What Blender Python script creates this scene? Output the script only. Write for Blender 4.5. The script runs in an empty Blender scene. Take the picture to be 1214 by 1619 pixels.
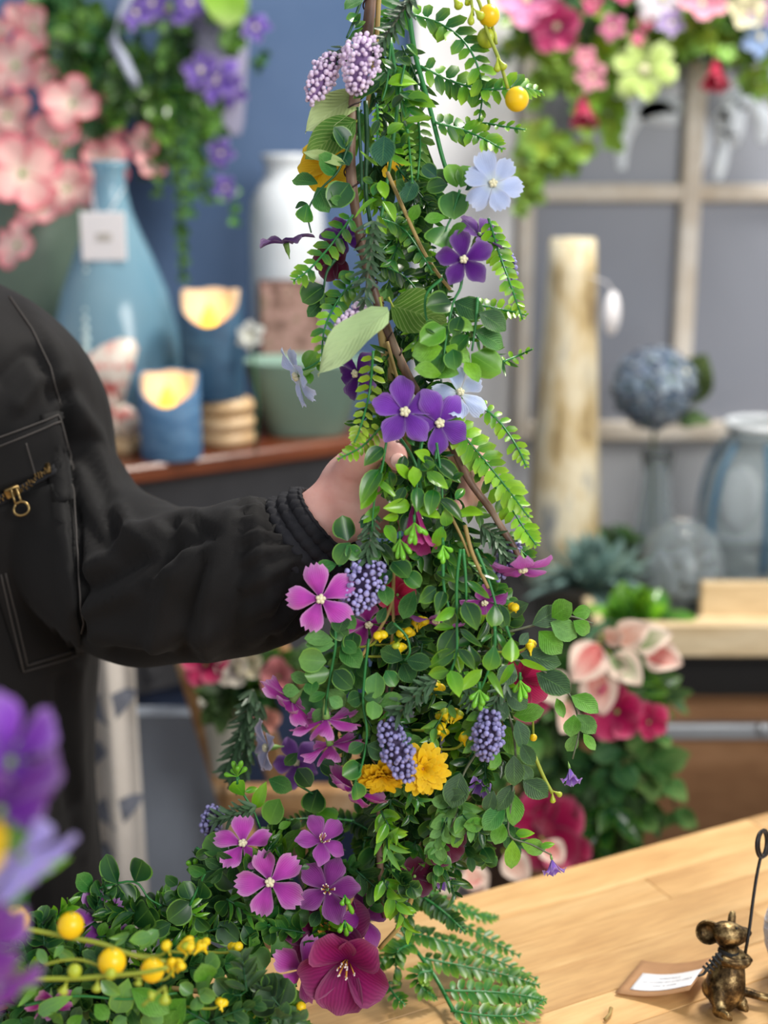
import bpy, math, random
import numpy as np
from mathutils import Vector, Matrix
from mathutils.bvhtree import BVHTree
from mathutils import noise as mnoise

random.seed(7)
SC = bpy.context.scene
COL = SC.collection
PI = math.pi

# ------------------------------------------------------------------ camera, world, lights, exposure
FPX, IW, IH = 2000.0, 1214.0, 1619.0
PITCH = math.radians(14.0)
CAM = Vector((0, 0, 1.58))
cd = bpy.data.cameras.new('camera')
cam = bpy.data.objects.new('camera', cd)
COL.objects.link(cam)
cam.location = CAM
cam.rotation_euler = (PI / 2 - PITCH, 0, 0)
cd.sensor_fit = 'HORIZONTAL'
cd.sensor_width = 24.0
cd.lens = 24.0 * FPX / IW
cd.clip_start = 0.05
cd.dof.use_dof = True
cd.dof.focus_distance = 1.01
cd.dof.aperture_fstop = 2.2
SC.camera = cam

world = bpy.data.worlds.new('world')
SC.world = world
world.use_nodes = True
bg = world.node_tree.nodes['Background']
bg.inputs[0].default_value = (0.93, 0.96, 1.0, 1)
bg.inputs[1].default_value = 0.46


def area_light(name, loc, target, sx, sy, power, col=(1, 1, 1)):
    l = bpy.data.lights.new(name, 'AREA')
    l.shape = 'RECTANGLE'
    l.size, l.size_y, l.energy, l.color = sx, sy, power, col
    o = bpy.data.objects.new(name, l)
    COL.objects.link(o)
    o.location = loc
    o.rotation_euler = (Vector(target) - Vector(loc)).to_track_quat('-Z', 'Y').to_euler()
    return o


area_light('shop_window_daylight', (1.7, -1.3, 2.6), (0.0, 1.1, 1.25), 1.5, 1.3, 52, (1.0, 0.985, 0.95))
area_light('ceiling_panel_lamp', (0.75, 1.75, 3.0), (0.3, 1.15, 0.9), 0.5, 0.35, 40, (1.0, 0.95, 0.86))
SC.view_settings.view_transform = 'Standard'
SC.view_settings.look = 'None'
SC.view_settings.exposure = 0.35
SC.view_settings.gamma = 1.0
SC.view_settings.use_curve_mapping = False

RV, UV_, FV = Vector((1, 0, 0)), Vector((0, math.sin(PITCH), math.cos(PITCH))), Vector((0, math.cos(PITCH), -math.sin(PITCH)))


def ray(px, py):
    return FV + RV * ((px - IW / 2) / FPX) + UV_ * (-(py - IH / 2) / FPX)


def P(px, py, t):
    """point seen at pixel px,py of the photograph, t metres along the lens axis"""
    return CAM + ray(px, py) * t


def PY(px, py, Y):
    d = ray(px, py)
    return CAM + d * (Y / d.y)


def PZ(px, py, z):
    d = ray(px, py)
    return CAM + d * ((z - CAM.z) / d.z)


def to_px(v):
    d = v - CAM
    t = d.dot(FV)
    return IW / 2 + FPX * d.dot(RV) / t, IH / 2 - FPX * d.dot(UV_) / t, t


def C(r, g, b, a=1.0):
    f = lambda c: (c / 255 / 12.92) if c / 255 <= 0.04045 else ((c / 255 + 0.055) / 1.055) ** 2.4
    return (f(r), f(g), f(b), a)


def mixc(a, b, k):
    return tuple(a[i] * (1 - k) + b[i] * k for i in range(3)) + (a[3] if len(a) > 3 else 1,)


# ------------------------------------------------------------------ materials
class NT:
    def __init__(self, name):
        self.m = bpy.data.materials.new(name)
        self.m.use_nodes = True
        self.nt = self.m.node_tree
        self.b = self.nt.nodes['Principled BSDF']
        self.out = self.nt.nodes['Material Output']

    def n(self, t, **kw):
        nd = self.nt.nodes.new(t)
        for k, v in kw.items():
            setattr(nd, k, v)
        return nd

    def l(self, a, b):
        self.nt.links.new(a, b)

    def mix(self, fac, a, b, blend='MIX'):
        m = self.n('ShaderNodeMix', data_type='RGBA', blend_type=blend)
        for sock, v in ((m.inputs[0], fac), (m.inputs[6], a), (m.inputs[7], b)):
            if isinstance(v, (int, float, tuple)):
                sock.default_value = v
            else:
                self.l(v, sock)
        return m.outputs[2]

    def math(self, op, a, b=0.0, c=None, clamp=False):
        m = self.n('ShaderNodeMath', operation=op, use_clamp=clamp)
        for i, v in enumerate((a, b, c)):
            if v is None:
                continue
            if isinstance(v, (int, float)):
                m.inputs[i].default_value = v
            else:
                self.l(v, m.inputs[i])
        return m.outputs[0]

    def ramp(self, fac, stops):
        r = self.n('ShaderNodeValToRGB')
        e = r.color_ramp.elements
        while len(e) < len(stops):
            e.new(0.5)
        for i, (p, c) in enumerate(stops):
            e[i].position = p
            e[i].color = c
        self.l(fac, r.inputs[0])
        return r.outputs[0]

    def noise(self, scale, detail=3, coord='Object', vec_scale=None, rough=0.5):
        tc = self.n('ShaderNodeTexCoord')
        nz = self.n('ShaderNodeTexNoise')
        nz.inputs['Scale'].default_value = scale
        nz.inputs['Detail'].default_value = detail
        nz.inputs['Roughness'].default_value = rough
        if vec_scale:
            mp = self.n('ShaderNodeMapping')
            mp.inputs['Scale'].default_value = vec_scale
            self.l(tc.outputs[coord], mp.inputs[0])
            self.l(mp.outputs[0], nz.inputs['Vector'])
        else:
            self.l(tc.outputs[coord], nz.inputs['Vector'])
        return nz.outputs['Fac']

    def bump(self, h, strength=0.3, dist=0.002):
        b = self.n('ShaderNodeBump')
        b.inputs['Strength'].default_value = strength
        b.inputs['Distance'].default_value = dist
        self.l(h, b.inputs['Height'])
        self.l(b.outputs[0], self.b.inputs['Normal'])

    def base(self, c):
        if isinstance(c, tuple):
            self.b.inputs['Base Color'].default_value = c
        else:
            self.l(c, self.b.inputs['Base Color'])

    def set(self, **kw):
        for k, v in kw.items():
            self.b.inputs[k.replace('_', ' ')].default_value = v
        return self

    def translucent(self, col, k):
        t = self.n('ShaderNodeBsdfTranslucent')
        if isinstance(col, tuple):
            t.inputs[0].default_value = col
        else:
            self.l(col, t.inputs[0])
        mx = self.n('ShaderNodeMixShader')
        mx.inputs[0].default_value = k
        self.l(self.b.outputs[0], mx.inputs[1])
        self.l(t.outputs[0], mx.inputs[2])
        self.l(mx.outputs[0], self.out.inputs[0])


def plain(name, col, rough=0.5, metal=0.0, var=0.12, scale=18.0, bump=0.0, **kw):
    t = NT(name)
    f = t.noise(scale, 4)
    dark = tuple(c * (1 - var) for c in col[:3]) + (1,)
    lite = tuple(min(1, c * (1 + var)) for c in col[:3]) + (1,)
    t.base(t.ramp(f, [(0.3, dark), (0.7, lite)]))
    t.set(Roughness=rough, Metallic=metal)
    if bump:
        t.bump(f, bump)
    for k, v in kw.items():
        t.b.inputs[k.replace('_', ' ')].default_value = v
    return t.m


def leaf_material(name, tip, rim, rough, spec, veins=0.0, mott=0.25, transl=0.18, rimw=0.44):
    t = NT(name)
    oi = t.n('ShaderNodeObjectInfo')
    uv = t.n('ShaderNodeUVMap')
    sp = t.n('ShaderNodeSeparateXYZ')
    t.l(uv.outputs[0], sp.inputs[0])
    v = t.math('POWER', sp.outputs[1], 2.2)
    v = t.math('MULTIPLY', v, oi.outputs['Alpha'], clamp=True)
    c = t.mix(v, oi.outputs['Color'], tip)
    ax = t.math('ABSOLUTE', t.math('SUBTRACT', sp.outputs[0], 0.5))
    # rim of lighter moulded plastic
    rr = t.math('MULTIPLY', t.math('GREATER_THAN', ax, rimw), rim, clamp=True)
    c = t.mix(rr, c, tip)
    # midrib
    mr = t.math('MULTIPLY', t.math('LESS_THAN', ax, 0.02), 0.22)
    c = t.mix(mr, c, tip)
    nz = t.noise(7.0, 3, 'UV')
    c = t.mix(mott, c, t.mix(nz, (0.25, 0.25, 0.25, 1), (1.6, 1.6, 1.6, 1)), 'MULTIPLY')
    if veins:
        w = t.n('ShaderNodeTexWave', wave_type='BANDS', bands_direction='Y')
        cb = t.n('ShaderNodeCombineXYZ')
        t.l(ax, cb.inputs[0])
        t.l(t.math('SUBTRACT', sp.outputs[1], t.math('MULTIPLY', ax, 0.8)), cb.inputs[1])
        t.l(cb.outputs[0], w.inputs[0])
        w.inputs['Scale'].default_value = 3.2
        w.inputs['Distortion'].default_value = 1.0
        vf = t.math('MULTIPLY', t.math('GREATER_THAN', w.outputs['Fac'], 0.9), veins)
        c = t.mix(vf, c, tip)
        t.bump(w.outputs['Fac'], 0.25, 0.001)
    t.base(c)
    t.set(Roughness=rough)
    t.b.inputs['Specular IOR Level'].default_value = spec
    t.translucent(c, transl)
    return t.m


def petal_material(name, edge=None, throat=None, tdark=0.0, rough=0.6, veins=0.2, transl=0.25):
    t = NT(name)
    oi = t.n('ShaderNodeObjectInfo')
    uv = t.n('ShaderNodeUVMap')
    sp = t.n('ShaderNodeSeparateXYZ')
    t.l(uv.outputs[0], sp.inputs[0])
    c = oi.outputs['Color']
    if throat:
        f = t.n('ShaderNodeMapRange')
        f.inputs[1].default_value, f.inputs[2].default_value = 0.02, 0.42
        f.inputs[3].default_value, f.inputs[4].default_value = 0.85, 0.0
        t.l(sp.outputs[1], f.inputs[0])
        c = t.mix(f.outputs[0], c, throat)
    if tdark:
        f = t.n('ShaderNodeMapRange')
        f.inputs[1].default_value, f.inputs[2].default_value = 0.0, 0.5
        f.inputs[3].default_value, f.inputs[4].default_value = tdark, 0.0
        t.l(sp.outputs[1], f.inputs[0])
        c = t.mix(f.outputs[0], c, (0.25, 0.2, 0.4, 1), 'MULTIPLY')
    if edge is None:
        edge = t.mix(0.62, oi.outputs['Color'], (1, 0.95, 1, 1))
    ax = t.math('MULTIPLY', t.math('ABSOLUTE', t.math('SUBTRACT', sp.outputs[0], 0.5)), 2.0)
    e1 = t.math('POWER', ax, 5.0)
    e2 = t.math('POWER', sp.outputs[1], 6.0)
    ee = t.math('MULTIPLY', t.math('ADD', e1, e2, clamp=True), oi.outputs['Alpha'], clamp=True)
    c = t.mix(ee, c, edge)
    w = t.n('ShaderNodeTexWave', wave_type='BANDS', bands_direction='X')
    t.l(uv.outputs[0], w.inputs[0])
    w.inputs['Scale'].default_value = 4.0
    w.inputs['Distortion'].default_value = 2.5
    w.inputs['Detail Scale'].default_value = 1.5
    c = t.mix(t.math('MULTIPLY', w.outputs['Fac'], veins), c, (0.35, 0.2, 0.4, 1), 'MULTIPLY')
    t.base(c)
    t.set(Roughness=rough)
    t.bump(w.outputs['Fac'], 0.2, 0.001)
    t.b.inputs['Specular IOR Level'].default_value = 0.25
    t.translucent(c, transl)
    return t.m


def wood(name, c1, c2, c3, scale=(1.5, 14, 14), rough=0.42):
    t = NT(name)
    oi = t.n('ShaderNodeObjectInfo')
    tc = t.n('ShaderNodeTexCoord')
    ad = t.n('ShaderNodeVectorMath', operation='ADD')
    sc = t.n('ShaderNodeVectorMath', operation='SCALE')
    cb = t.n('ShaderNodeCombineXYZ')
    t.l(oi.outputs['Random'], cb.inputs[0])
    t.l(oi.outputs['Random'], cb.inputs[1])
    t.l(cb.outputs[0], sc.inputs[0])
    sc.inputs['Scale'].default_value = 13.0
    t.l(tc.outputs['Object'], ad.inputs[0])
    t.l(sc.outputs[0], ad.inputs[1])
    mp = t.n('ShaderNodeMapping')
    mp.inputs['Scale'].default_value = scale
    t.l(ad.outputs[0], mp.inputs[0])
    n1 = t.n('ShaderNodeTexNoise')
    n1.inputs['Scale'].default_value = 3.0
    n1.inputs['Detail'].default_value = 6
    n1.inputs['Distortion'].default_value = 0.6
    t.l(mp.outputs[0], n1.inputs[0])
    n2 = t.n('ShaderNodeTexNoise')
    n2.inputs['Scale'].default_value = 22.0
    n2.inputs['Detail'].default_value = 4
    t.l(mp.outputs[0], n2.inputs[0])
    c = t.ramp(n1.outputs['Fac'], [(0.3, c1), (0.52, c2), (0.72, c3)])
    c = t.mix(0.35, c, t.ramp(n2.outputs['Fac'], [(0.35, (0.72, 0.66, 0.58, 1)), (0.62, (1.12, 1.12, 1.12, 1))]), 'MULTIPLY')
    tone = t.n('ShaderNodeMapRange')
    tone.inputs[3].default_value, tone.inputs[4].default_value = 0.86, 1.1
    t.l(oi.outputs['Random'], tone.inputs[0])
    c = t.mix(1.0, c, tone.outputs[0], 'MULTIPLY')
    t.base(c)
    t.set(Roughness=rough)
    t.bump(n2.outputs['Fac'], 0.12, 0.0008)
    return t.m


M = {}
LIME = C(150, 205, 45)
M['leaf_gloss'] = leaf_material('glossy_plastic_leaf', LIME, 0.35, 0.24, 0.6, mott=0.2)
M['leaf_round'] = leaf_material('waxy_round_leaf', C(140, 195, 80), 0.5, 0.34, 0.5, mott=0.22)
M['leaf_matte'] = leaf_material('powdery_grey_green_leaf', C(130, 180, 90), 0.25, 0.55, 0.35, veins=0.12, mott=0.5)
M['leaf_veined'] = leaf_material('veined_fabric_leaf', C(160, 185, 110), 0.1, 0.75, 0.2, veins=0.55, mott=0.3, transl=0.3)
M['leaf_pale'] = leaf_material('pale_fabric_leaf_underside', C(215, 232, 180), 0.1, 0.8, 0.15, veins=0.1, mott=0.12, transl=0.3)
M['fern'] = leaf_material('moulded_fern_leaflet', C(165, 205, 50), 0.2, 0.34, 0.45, mott=0.15, transl=0.25)
M['caladium'] = leaf_material('cream_and_red_leaf', C(238, 216, 200), 0.9, 0.6, 0.3, veins=0.3, mott=0.2, rimw=0.27)
M['petal_dian'] = petal_material('fringed_magenta_petal', tdark=.8, veins=0.2)
M['petal_viol'] = petal_material('rounded_violet_petal', tdark=.6, veins=0.35)
M['petal_blue'] = petal_material('pale_blue_petal', C(226, 232, 250), throat=C(214, 226, 214), veins=0.08)
M['petal_wine'] = petal_material('wine_magenta_petal', tdark=.6, veins=0.3)
M['petal_yellow'] = petal_material('yellow_petal', C(255, 226, 80), throat=C(240, 180, 14), veins=0.1)
M['petal_dogwood'] = petal_material('pink_and_cream_petal', C(236, 84, 120), throat=C(250, 246, 224), veins=0.05)
M['petal_soft'] = petal_material('soft_petal', C(240, 225, 235), veins=0.1)
M['cream'] = plain('cream_stamen', C(232, 226, 190), 0.6)
M['gold'] = plain('golden_stamen', C(214, 158, 60), 0.55)
M['white_anther'] = plain('white_anther', C(240, 228, 222), 0.55)
M['calyx'] = plain('green_calyx', C(120, 160, 80), 0.5)
M['calyx_tan'] = plain('tan_calyx', C(150, 128, 84), 0.6)
M['stem'] = plain('green_stem', C(44, 122, 58), 0.35)
M['stem_dark'] = plain('dark_green_stem', C(30, 84, 46), 0.4)
M['stem_lime'] = plain('yellow_green_stem', C(150, 164, 52), 0.45)
M['stem_tan'] = plain('straw_coloured_stem', C(168, 142, 84), 0.6, bump=0.4)
M['stem_grey'] = plain('grey_green_twig', C(98, 106, 84), 0.6)
M['needle'] = plain('rosemary_green', C(66, 96, 66), 0.45, var=0.3)
M['berry_yellow'] = plain('yellow_berry', C(252, 206, 20), 0.3, var=0.06, scale=40)
M['bud_lime'] = plain('lime_bud', C(176, 190, 52), 0.35, var=0.2)
M['bud_green'] = plain('green_bud', C(118, 192, 50), 0.25, var=0.2)
M['bud_yellow'] = plain('yellow_bud', C(246, 212, 20), 0.4, var=0.1)
M['lilac'] = plain('frosted_lilac_bead', C(232, 210, 242), 0.6, var=0.2, scale=160)
M['lilac_blue'] = plain('frosted_blue_lilac_bead', C(172, 166, 222), 0.6, var=0.3, scale=160)
M['lilac_dark'] = plain('dusky_violet_bead', C(146, 142, 194), 0.6, var=0.4, scale=160)
M['bead_core_dark'] = plain('dusky_bead_core', C(62, 50, 84), 0.8)
M['bead_core'] = plain('dark_bead_core', C(130, 100, 150), 0.8)


def vine_material():
    t = NT('brown_vine_bark')
    f = t.noise(60, 5, 'Object', (1, 1, 0.12))
    t.base(t.ramp(f, [(0.3, C(62, 42, 32)), (0.5, C(118, 88, 70)), (0.72, C(172, 146, 126))]))
    t.set(Roughness=0.5)
    t.bump(f, 0.5, 0.002)
    return t.m


M['vine'] = vine_material()
M['wire'] = plain('brown_binding_wire', C(52, 30, 24), 0.5)
M['skin'] = None


# ------------------------------------------------------------------ mesh helpers
class MB:
    def __init__(self):
        self.v, self.f, self.uv, self.mi = [], [], [], []

    def add(self, verts, faces, uvs=None, mi=0):
        o = len(self.v)
        self.v.extend([tuple(v) for v in verts])
        for k, f in enumerate(faces):
            self.f.append(tuple(i + o for i in f))
            self.mi.append(mi)
        self.uv.extend(uvs if uvs is not None else [(0.5, 0.5)] * len(verts))
        return self

    def mesh(self, name, mats, smooth=True):
        me = bpy.data.meshes.new(name)
        me.from_pydata(self.v, [], self.f)
        for m in (mats if isinstance(mats, (list, tuple)) else [mats]):
            me.materials.append(m)
        if smooth:
            me.polygons.foreach_set('use_smooth', [True] * len(me.polygons))
        if any(self.mi):
            me.polygons.foreach_set('material_index', self.mi)
        ul = me.uv_layers.new(name='UVMap')
        li = np.empty(len(me.loops), dtype=np.int32)
        me.loops.foreach_get('vertex_index', li)
        ul.data.foreach_set('uv', np.array(self.uv, dtype=np.float32)[li].ravel())
        me.update()
        return me

    def obj(self, name, mats, parent=None, smooth=True):
        return link(name, self.mesh(name, mats, smooth), parent)

    # --- shapes
    def tube(self, pts, rad, n=6, cap=True, mi=0):
        pts = [Vector(p) for p in pts]
        if not isinstance(rad, (list, tuple)):
            rad = [rad] * len(pts)
        if len(rad) != len(pts):
            rad = [rad[0] + (rad[-1] - rad[0]) * i / (len(pts) - 1) for i in range(len(pts))]
        vs, fs, uvs = [], [], []
        prev = None
        for i, p in enumerate(pts):
            tg = (pts[min(i + 1, len(pts) - 1)] - pts[max(i - 1, 0)])
            tg = tg.normalized() if tg.length > 1e-9 else Vector((0, 0, 1))
            if prev is None:
                ref = Vector((0, 0, 1)) if abs(tg.z) < 0.9 else Vector((1, 0, 0))
                a = tg.cross(ref).normalized()
            else:
                a = (prev - tg * prev.dot(tg))
                a = a.normalized() if a.length > 1e-6 else tg.orthogonal().normalized()
            prev = a
            b = tg.cross(a)
            for k in range(n):
                th = 2 * PI * k / n
                vs.append(p + (a * math.cos(th) + b * math.sin(th)) * rad[i])
                uvs.append((k / n, i / max(1, len(pts) - 1)))
        for i in range(len(pts) - 1):
            for k in range(n):
                fs.append((i * n + k, i * n + (k + 1) % n, (i + 1) * n + (k + 1) % n, (i + 1) * n + k))
        if cap:
            fs.append(tuple(range(n - 1, -1, -1)))
            fs.append(tuple((len(pts) - 1) * n + k for k in range(n)))
        return self.add(vs, fs, uvs, mi)

    def ellip(self, c, r, axis=None, nu=8, nv=6, mi=0, rot=None):
        """ellipsoid; r = (rx, ry, rz); rot = 3x3 matrix"""
        if isinstance(r, (int, float)):
            r = (r, r, r)
        vs, fs, uvs = [], [], []
        c = Vector(c)
        for j in range(nv + 1):
            ph = -PI / 2 + PI * j / nv
            if j in (0, nv):
                q = Vector((0, 0, r[2] * math.sin(ph)))
                vs.append(c + (rot @ q if rot else q))
                uvs.append((0.5, j / nv))
                continue
            for i in range(nu):
                th = 2 * PI * i / nu
                q = Vector((r[0] * math.cos(ph) * math.cos(th), r[1] * math.cos(ph) * math.sin(th), r[2] * math.sin(ph)))
                vs.append(c + (rot @ q if rot else q))
                uvs.append((i / nu, j / nv))
        top = len(vs) - 1
        for i in range(nu):
            fs.append((0, 1 + (i + 1) % nu, 1 + i))
            fs.append((top, top - nu + i, top - nu + (i + 1) % nu))
        for j in range(nv - 2):
            for i in range(nu):
                a = 1 + j * nu
                fs.append((a + i, a + (i + 1) % nu, a + nu + (i + 1) % nu, a + nu + i))
        return self.add(vs, fs, uvs, mi)

    def lathe(self, prof, n=32, c=(0, 0, 0), mi=0, closed=False):
        vs, fs, uvs = [], [], []
        c = Vector(c)
        for j, (r, z) in enumerate(prof):
            for i in range(n):
                th = 2 * PI * i / n
                vs.append(c + Vector((r * math.cos(th), r * math.sin(th), z)))
                uvs.append((i / n, j / (len(prof) - 1)))
        for j in range(len(prof) - 1):
            for i in range(n):
                fs.append((j * n + i, j * n + (i + 1) % n, (j + 1) * n + (i + 1) % n, (j + 1) * n + i))
        return self.add(vs, fs, uvs, mi)

    def box(self, lo, hi, bev=0.0, mi=0):
        """box with chamfered edges"""
        lo, hi = Vector(lo), Vector(hi)
        b = min(bev, *(0.49 * (hi - lo)[i] for i in range(3))) if bev else 0
        if not b:
            vs = [(x, y, z) for z in (lo.z, hi.z) for y in (lo.y, hi.y) for x in (lo.x, hi.x)]
            fs = [(0, 2, 3, 1), (4, 5, 7, 6), (0, 1, 5, 4), (2, 6, 7, 3), (0, 4, 6, 2), (1, 3, 7, 5)]
            return self.add(vs, fs, None, mi)
        vs, idx = [], {}
        for sx in (0, 1):
            for sy in (0, 1):
                for sz in (0, 1):
                    cx, cy, cz = (hi.x if sx else lo.x), (hi.y if sy else lo.y), (hi.z if sz else lo.z)
                    ix, iy, iz = (-b if sx else b), (-b if sy else b), (-b if sz else b)
                    for ax, q in (('x', (cx, cy + iy, cz + iz)), ('y', (cx + ix, cy, cz + iz)), ('z', (cx + ix, cy + iy, cz))):
                        idx[(sx, sy, sz, ax)] = len(vs)
                        vs.append(q)
        fs = []
        for s in (0, 1):
            q = [idx[(s, a, c_, 'x')] for a, c_ in ((0, 0), (1, 0), (1, 1), (0, 1))]
            fs.append(tuple(q if s else q[::-1]))
            q = [idx[(a, s, c_, 'y')] for a, c_ in ((0, 0), (0, 1), (1, 1), (1, 0))]
            fs.append(tuple(q if s else q[::-1]))
            q = [idx[(a, c_, s, 'z')] for a, c_ in ((0, 0), (1, 0), (1, 1), (0, 1))]
            fs.append(tuple(q if s else q[::-1]))
        for a in (0, 1):
            for c_ in (0, 1):
                fs.append((idx[(a, c_, 0, 'x')], idx[(a, c_, 1, 'x')], idx[(a, c_, 1, 'y')], idx[(a, c_, 0, 'y')]))
                fs.append((idx[(a, 0, c_, 'x')], idx[(a, 1, c_, 'x')], idx[(a, 1, c_, 'z')], idx[(a, 0, c_, 'z')]))
                fs.append((idx[(0, a, c_, 'y')], idx[(1, a, c_, 'y')], idx[(1, a, c_, 'z')], idx[(0, a, c_, 'z')]))
                for d in (0, 1):
                    fs.append((idx[(a, c_, d, 'x')], idx[(a, c_, d, 'y')], idx[(a, c_, d, 'z')]))
        return self.add(vs, fs, None, mi)

    def mesh_copy(self, me_v, me_f, me_uv, mat, mi=0):
        return self.add([mat @ Vector(v) for v in me_v], me_f, me_uv, mi)


def link(name, data, parent=None, mw=None):
    o = bpy.data.objects.new(name, data)
    COL.objects.link(o)
    if parent is not None:
        o.parent = parent
        o.matrix_parent_inverse = WORLD_INV.get(parent.name, Matrix.Identity(4))
    if mw is not None:
        o.matrix_basis = mw
    return o


WORLD_INV = {}


def thing(name, label, cat, loc=(0, 0, 0), group=None):
    """Empty at the thing's base; its parts are made in world coordinates"""
    o = bpy.data.objects.new(name, None)
    COL.objects.link(o)
    o.location = loc
    o.empty_display_size = 0.05
    WORLD_INV[o.name] = Matrix.Translation(-Vector(loc))
    return tag(o, label, cat, group)


def tag(o, label, cat=None, group=None, kind=None):
    o['label'] = label
    if cat:
        o['category'] = cat
    if group:
        o['group'] = group
    if kind:
        o['kind'] = kind
    return o


def struct(o, label=None):
    o['kind'] = 'structure'
    if label:
        o['label'] = label
    return o


def smooth_path(pts, per=4):
    """Catmull-Rom through pts (Vectors)"""
    pts = [Vector(p) for p in pts]
    if len(pts) < 3:
        n = per * 2
        return [pts[0].lerp(pts[-1], i / n) for i in range(n + 1)]
    ext = [pts[0] * 2 - pts[1]] + pts + [pts[-1] * 2 - pts[-2]]
    out = []
    for i in range(1, len(ext) - 2):
        p0, p1, p2, p3 = ext[i - 1:i + 3]
        for k in range(per):
            t = k / per
            out.append(0.5 * ((2 * p1) + (p2 - p0) * t + (2 * p0 - 5 * p1 + 4 * p2 - p3) * t * t + (3 * p1 - p0 - 3 * p2 + p3) * t ** 3))
    out.append(pts[-1])
    return out


def frame(y, z_hint):
    """rotation with local Y along y and local Z as near z_hint as it gets"""
    y = y.normalized()
    z = z_hint - y * z_hint.dot(y)
    z = z.normalized() if z.length > 1e-5 else y.orthogonal().normalized()
    x = y.cross(z)
    return Matrix((x, y, z)).transposed()


def mat4(pos, rot3, s):
    m = rot3.to_4x4()
    for i in range(3):
        for j in range(3):
            m[i][j] *= s[j] if isinstance(s, (tuple, list)) else s
    m.translation = pos
    return m


# ================================================================== THE ROOM
def wall_paint(name, c1, c2, scale=3.0):
    t = NT(name)
    f = t.noise(scale, 6, 'Object')
    t.base(t.ramp(f, [(0.3, c1), (0.7, c2)]))
    t.set(Roughness=0.85)
    t.bump(t.noise(60, 3), 0.1, 0.002)
    return t.m


M['blue_wall'] = wall_paint('mottled_blue_plaster', C(72, 98, 136), C(96, 120, 156))
M['white_paint'] = wall_paint('white_paint', C(222, 222, 226), C(234, 234, 236), 2)
M['floor'] = wall_paint('grey_floor', C(120, 118, 116), C(140, 136, 132), 5)
M['grey_pane'] = NT('hazy_grey_glass').set(Roughness=0.3).m
_b = M['grey_pane'].node_tree.nodes['Principled BSDF']
_b.inputs['Base Color'].default_value = C(134, 138, 150)
_b.inputs['Coat Weight'].default_value = 0.3
M['old_frame'] = wall_paint('chipped_cream_frame', C(196, 182, 164), C(226, 220, 212), 14)
M['frost'] = plain('frosted_white_etching', C(226, 234, 246), 0.8)

WY = 2.45
o = MB().box((-3.2, WY, 0), (PY(650, 800, WY).x, WY + 0.12, 3.1)).obj('wall_back', M['blue_wall'], smooth=False)
struct(o, 'mottled blue plaster wall behind the shelf')
xs0, xs1 = PY(650, 600, WY).x, PY(806, 600, WY).x
o = MB().box((xs0, WY - 0.03, 0), (xs1, WY + 0.12, 3.1), 0.006).obj('trim_1', M['white_paint'], smooth=False)
struct(o, 'white painted post beside the window')
o = MB().box((xs1, WY + 0.06, 0), (2.6, WY + 0.14, 3.1)).obj('wall_right', M['white_paint'], smooth=False)
struct(o, 'white wall around the old window')
o = MB().box((-3.2, -2.2, -0.05), (2.6, WY, 0)).obj('floor', M['floor'], smooth=False)
struct(o, 'grey shop floor')

# old sash window: stiles, rails and four panes, each its own piece
win = bpy.data.objects.new('window_1', None)
COL.objects.link(win)
zt, zm, zb = 2.36, PY(1000, 305, WY).z, PY(1130, 662, WY).z
xa, xm, xb = xs1 + 0.005, PY(1078, 420, WY).x, PY(1345, 420, WY).x
win.location = (xm, WY, zb)
WORLD_INV['window_1'] = Matrix.Translation(-Vector(win.location))
struct(win, 'old cream window with grey panes and frosted flower etching')
fw = 0.036
for nm, lo, hi in (('stile', (xa, 0, zb - fw), (xa + fw * .8, 0, zt)), ('stile', (xb, 0, zb - fw), (xb + fw, 0, zt)),
                   ('mullion', (xm - fw / 2, 0, zb), (xm + fw / 2, 0, zt)),
                   ('rail', (xa + fw * .8, 0, zb - fw), (xb, 0, zb)), ('rail', (xa + fw * .8, 0, zm - fw * .45), (xb, 0, zm + fw * .45)),
                   ('rail', (xa + fw * .8, 0, zt), (xb, 0, zt + fw))):
    d = 0.0 if nm != 'rail' else 0.004
    MB().box((lo[0], WY - 0.05 + d, lo[2]), (hi[0], WY + 0.005, hi[2]), 0.005).obj(nm, M['old_frame'], win, smooth=False)
for (x0, x1) in ((xa + fw * .8, xm - fw / 2), (xm + fw / 2, xb)):
    for (z0, z1) in ((zb, zm - fw * .45), (zm + fw * .45, zt)):
        MB().box((x0, WY - 0.022, z0), (x1, WY - 0.014, z1)).obj('pane', M['grey_pane'], win, smooth=False)
# etched curls of frost on the upper panes
for k, pl in enumerate((((982, 268), (985, 215), (1010, 175), (1050, 165), (1082, 172)), ((1108, 180), (1110, 230), (1105, 268)),
                        ((1138, 175), (1150, 220), (1165, 160), (1190, 165)), ((1150, 215), (1140, 255), (1135, 285)),
                        ((1190, 165), (1208, 190), (1205, 225)), ((1010, 180), (1040, 178), (1072, 190)))):
    w = (16, 13, 20, 10, 14, 18)[k]
    path = smooth_path([PY(x, y, WY - 0.0225) for x, y in pl], 5)
    mb = MB()
    n = len(path)
    vs, fs = [], []
    for i, p in enumerate(path):
        tg = (path[min(i + 1, n - 1)] - path[max(0, i - 1)]).normalized()
        sd = Vector((-tg.z, 0, tg.x)) * (w * 2.45 / 2000 * (0.35 + 0.65 * math.sin(PI * (i + 0.6) / (n + 0.2))))
        for q in (p - sd, p + sd):
            vs += [q, q + Vector((0, -0.0012, 0))]
    for i in range(n - 1):
        a = i * 4
        fs += [(a + 1, a + 3, a + 7, a + 5), (a, a + 1, a + 5, a + 4), (a + 2, a + 6, a + 7, a + 3)]
    mb.add(vs, fs).obj('frost_etching', M['frost'], win)

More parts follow.
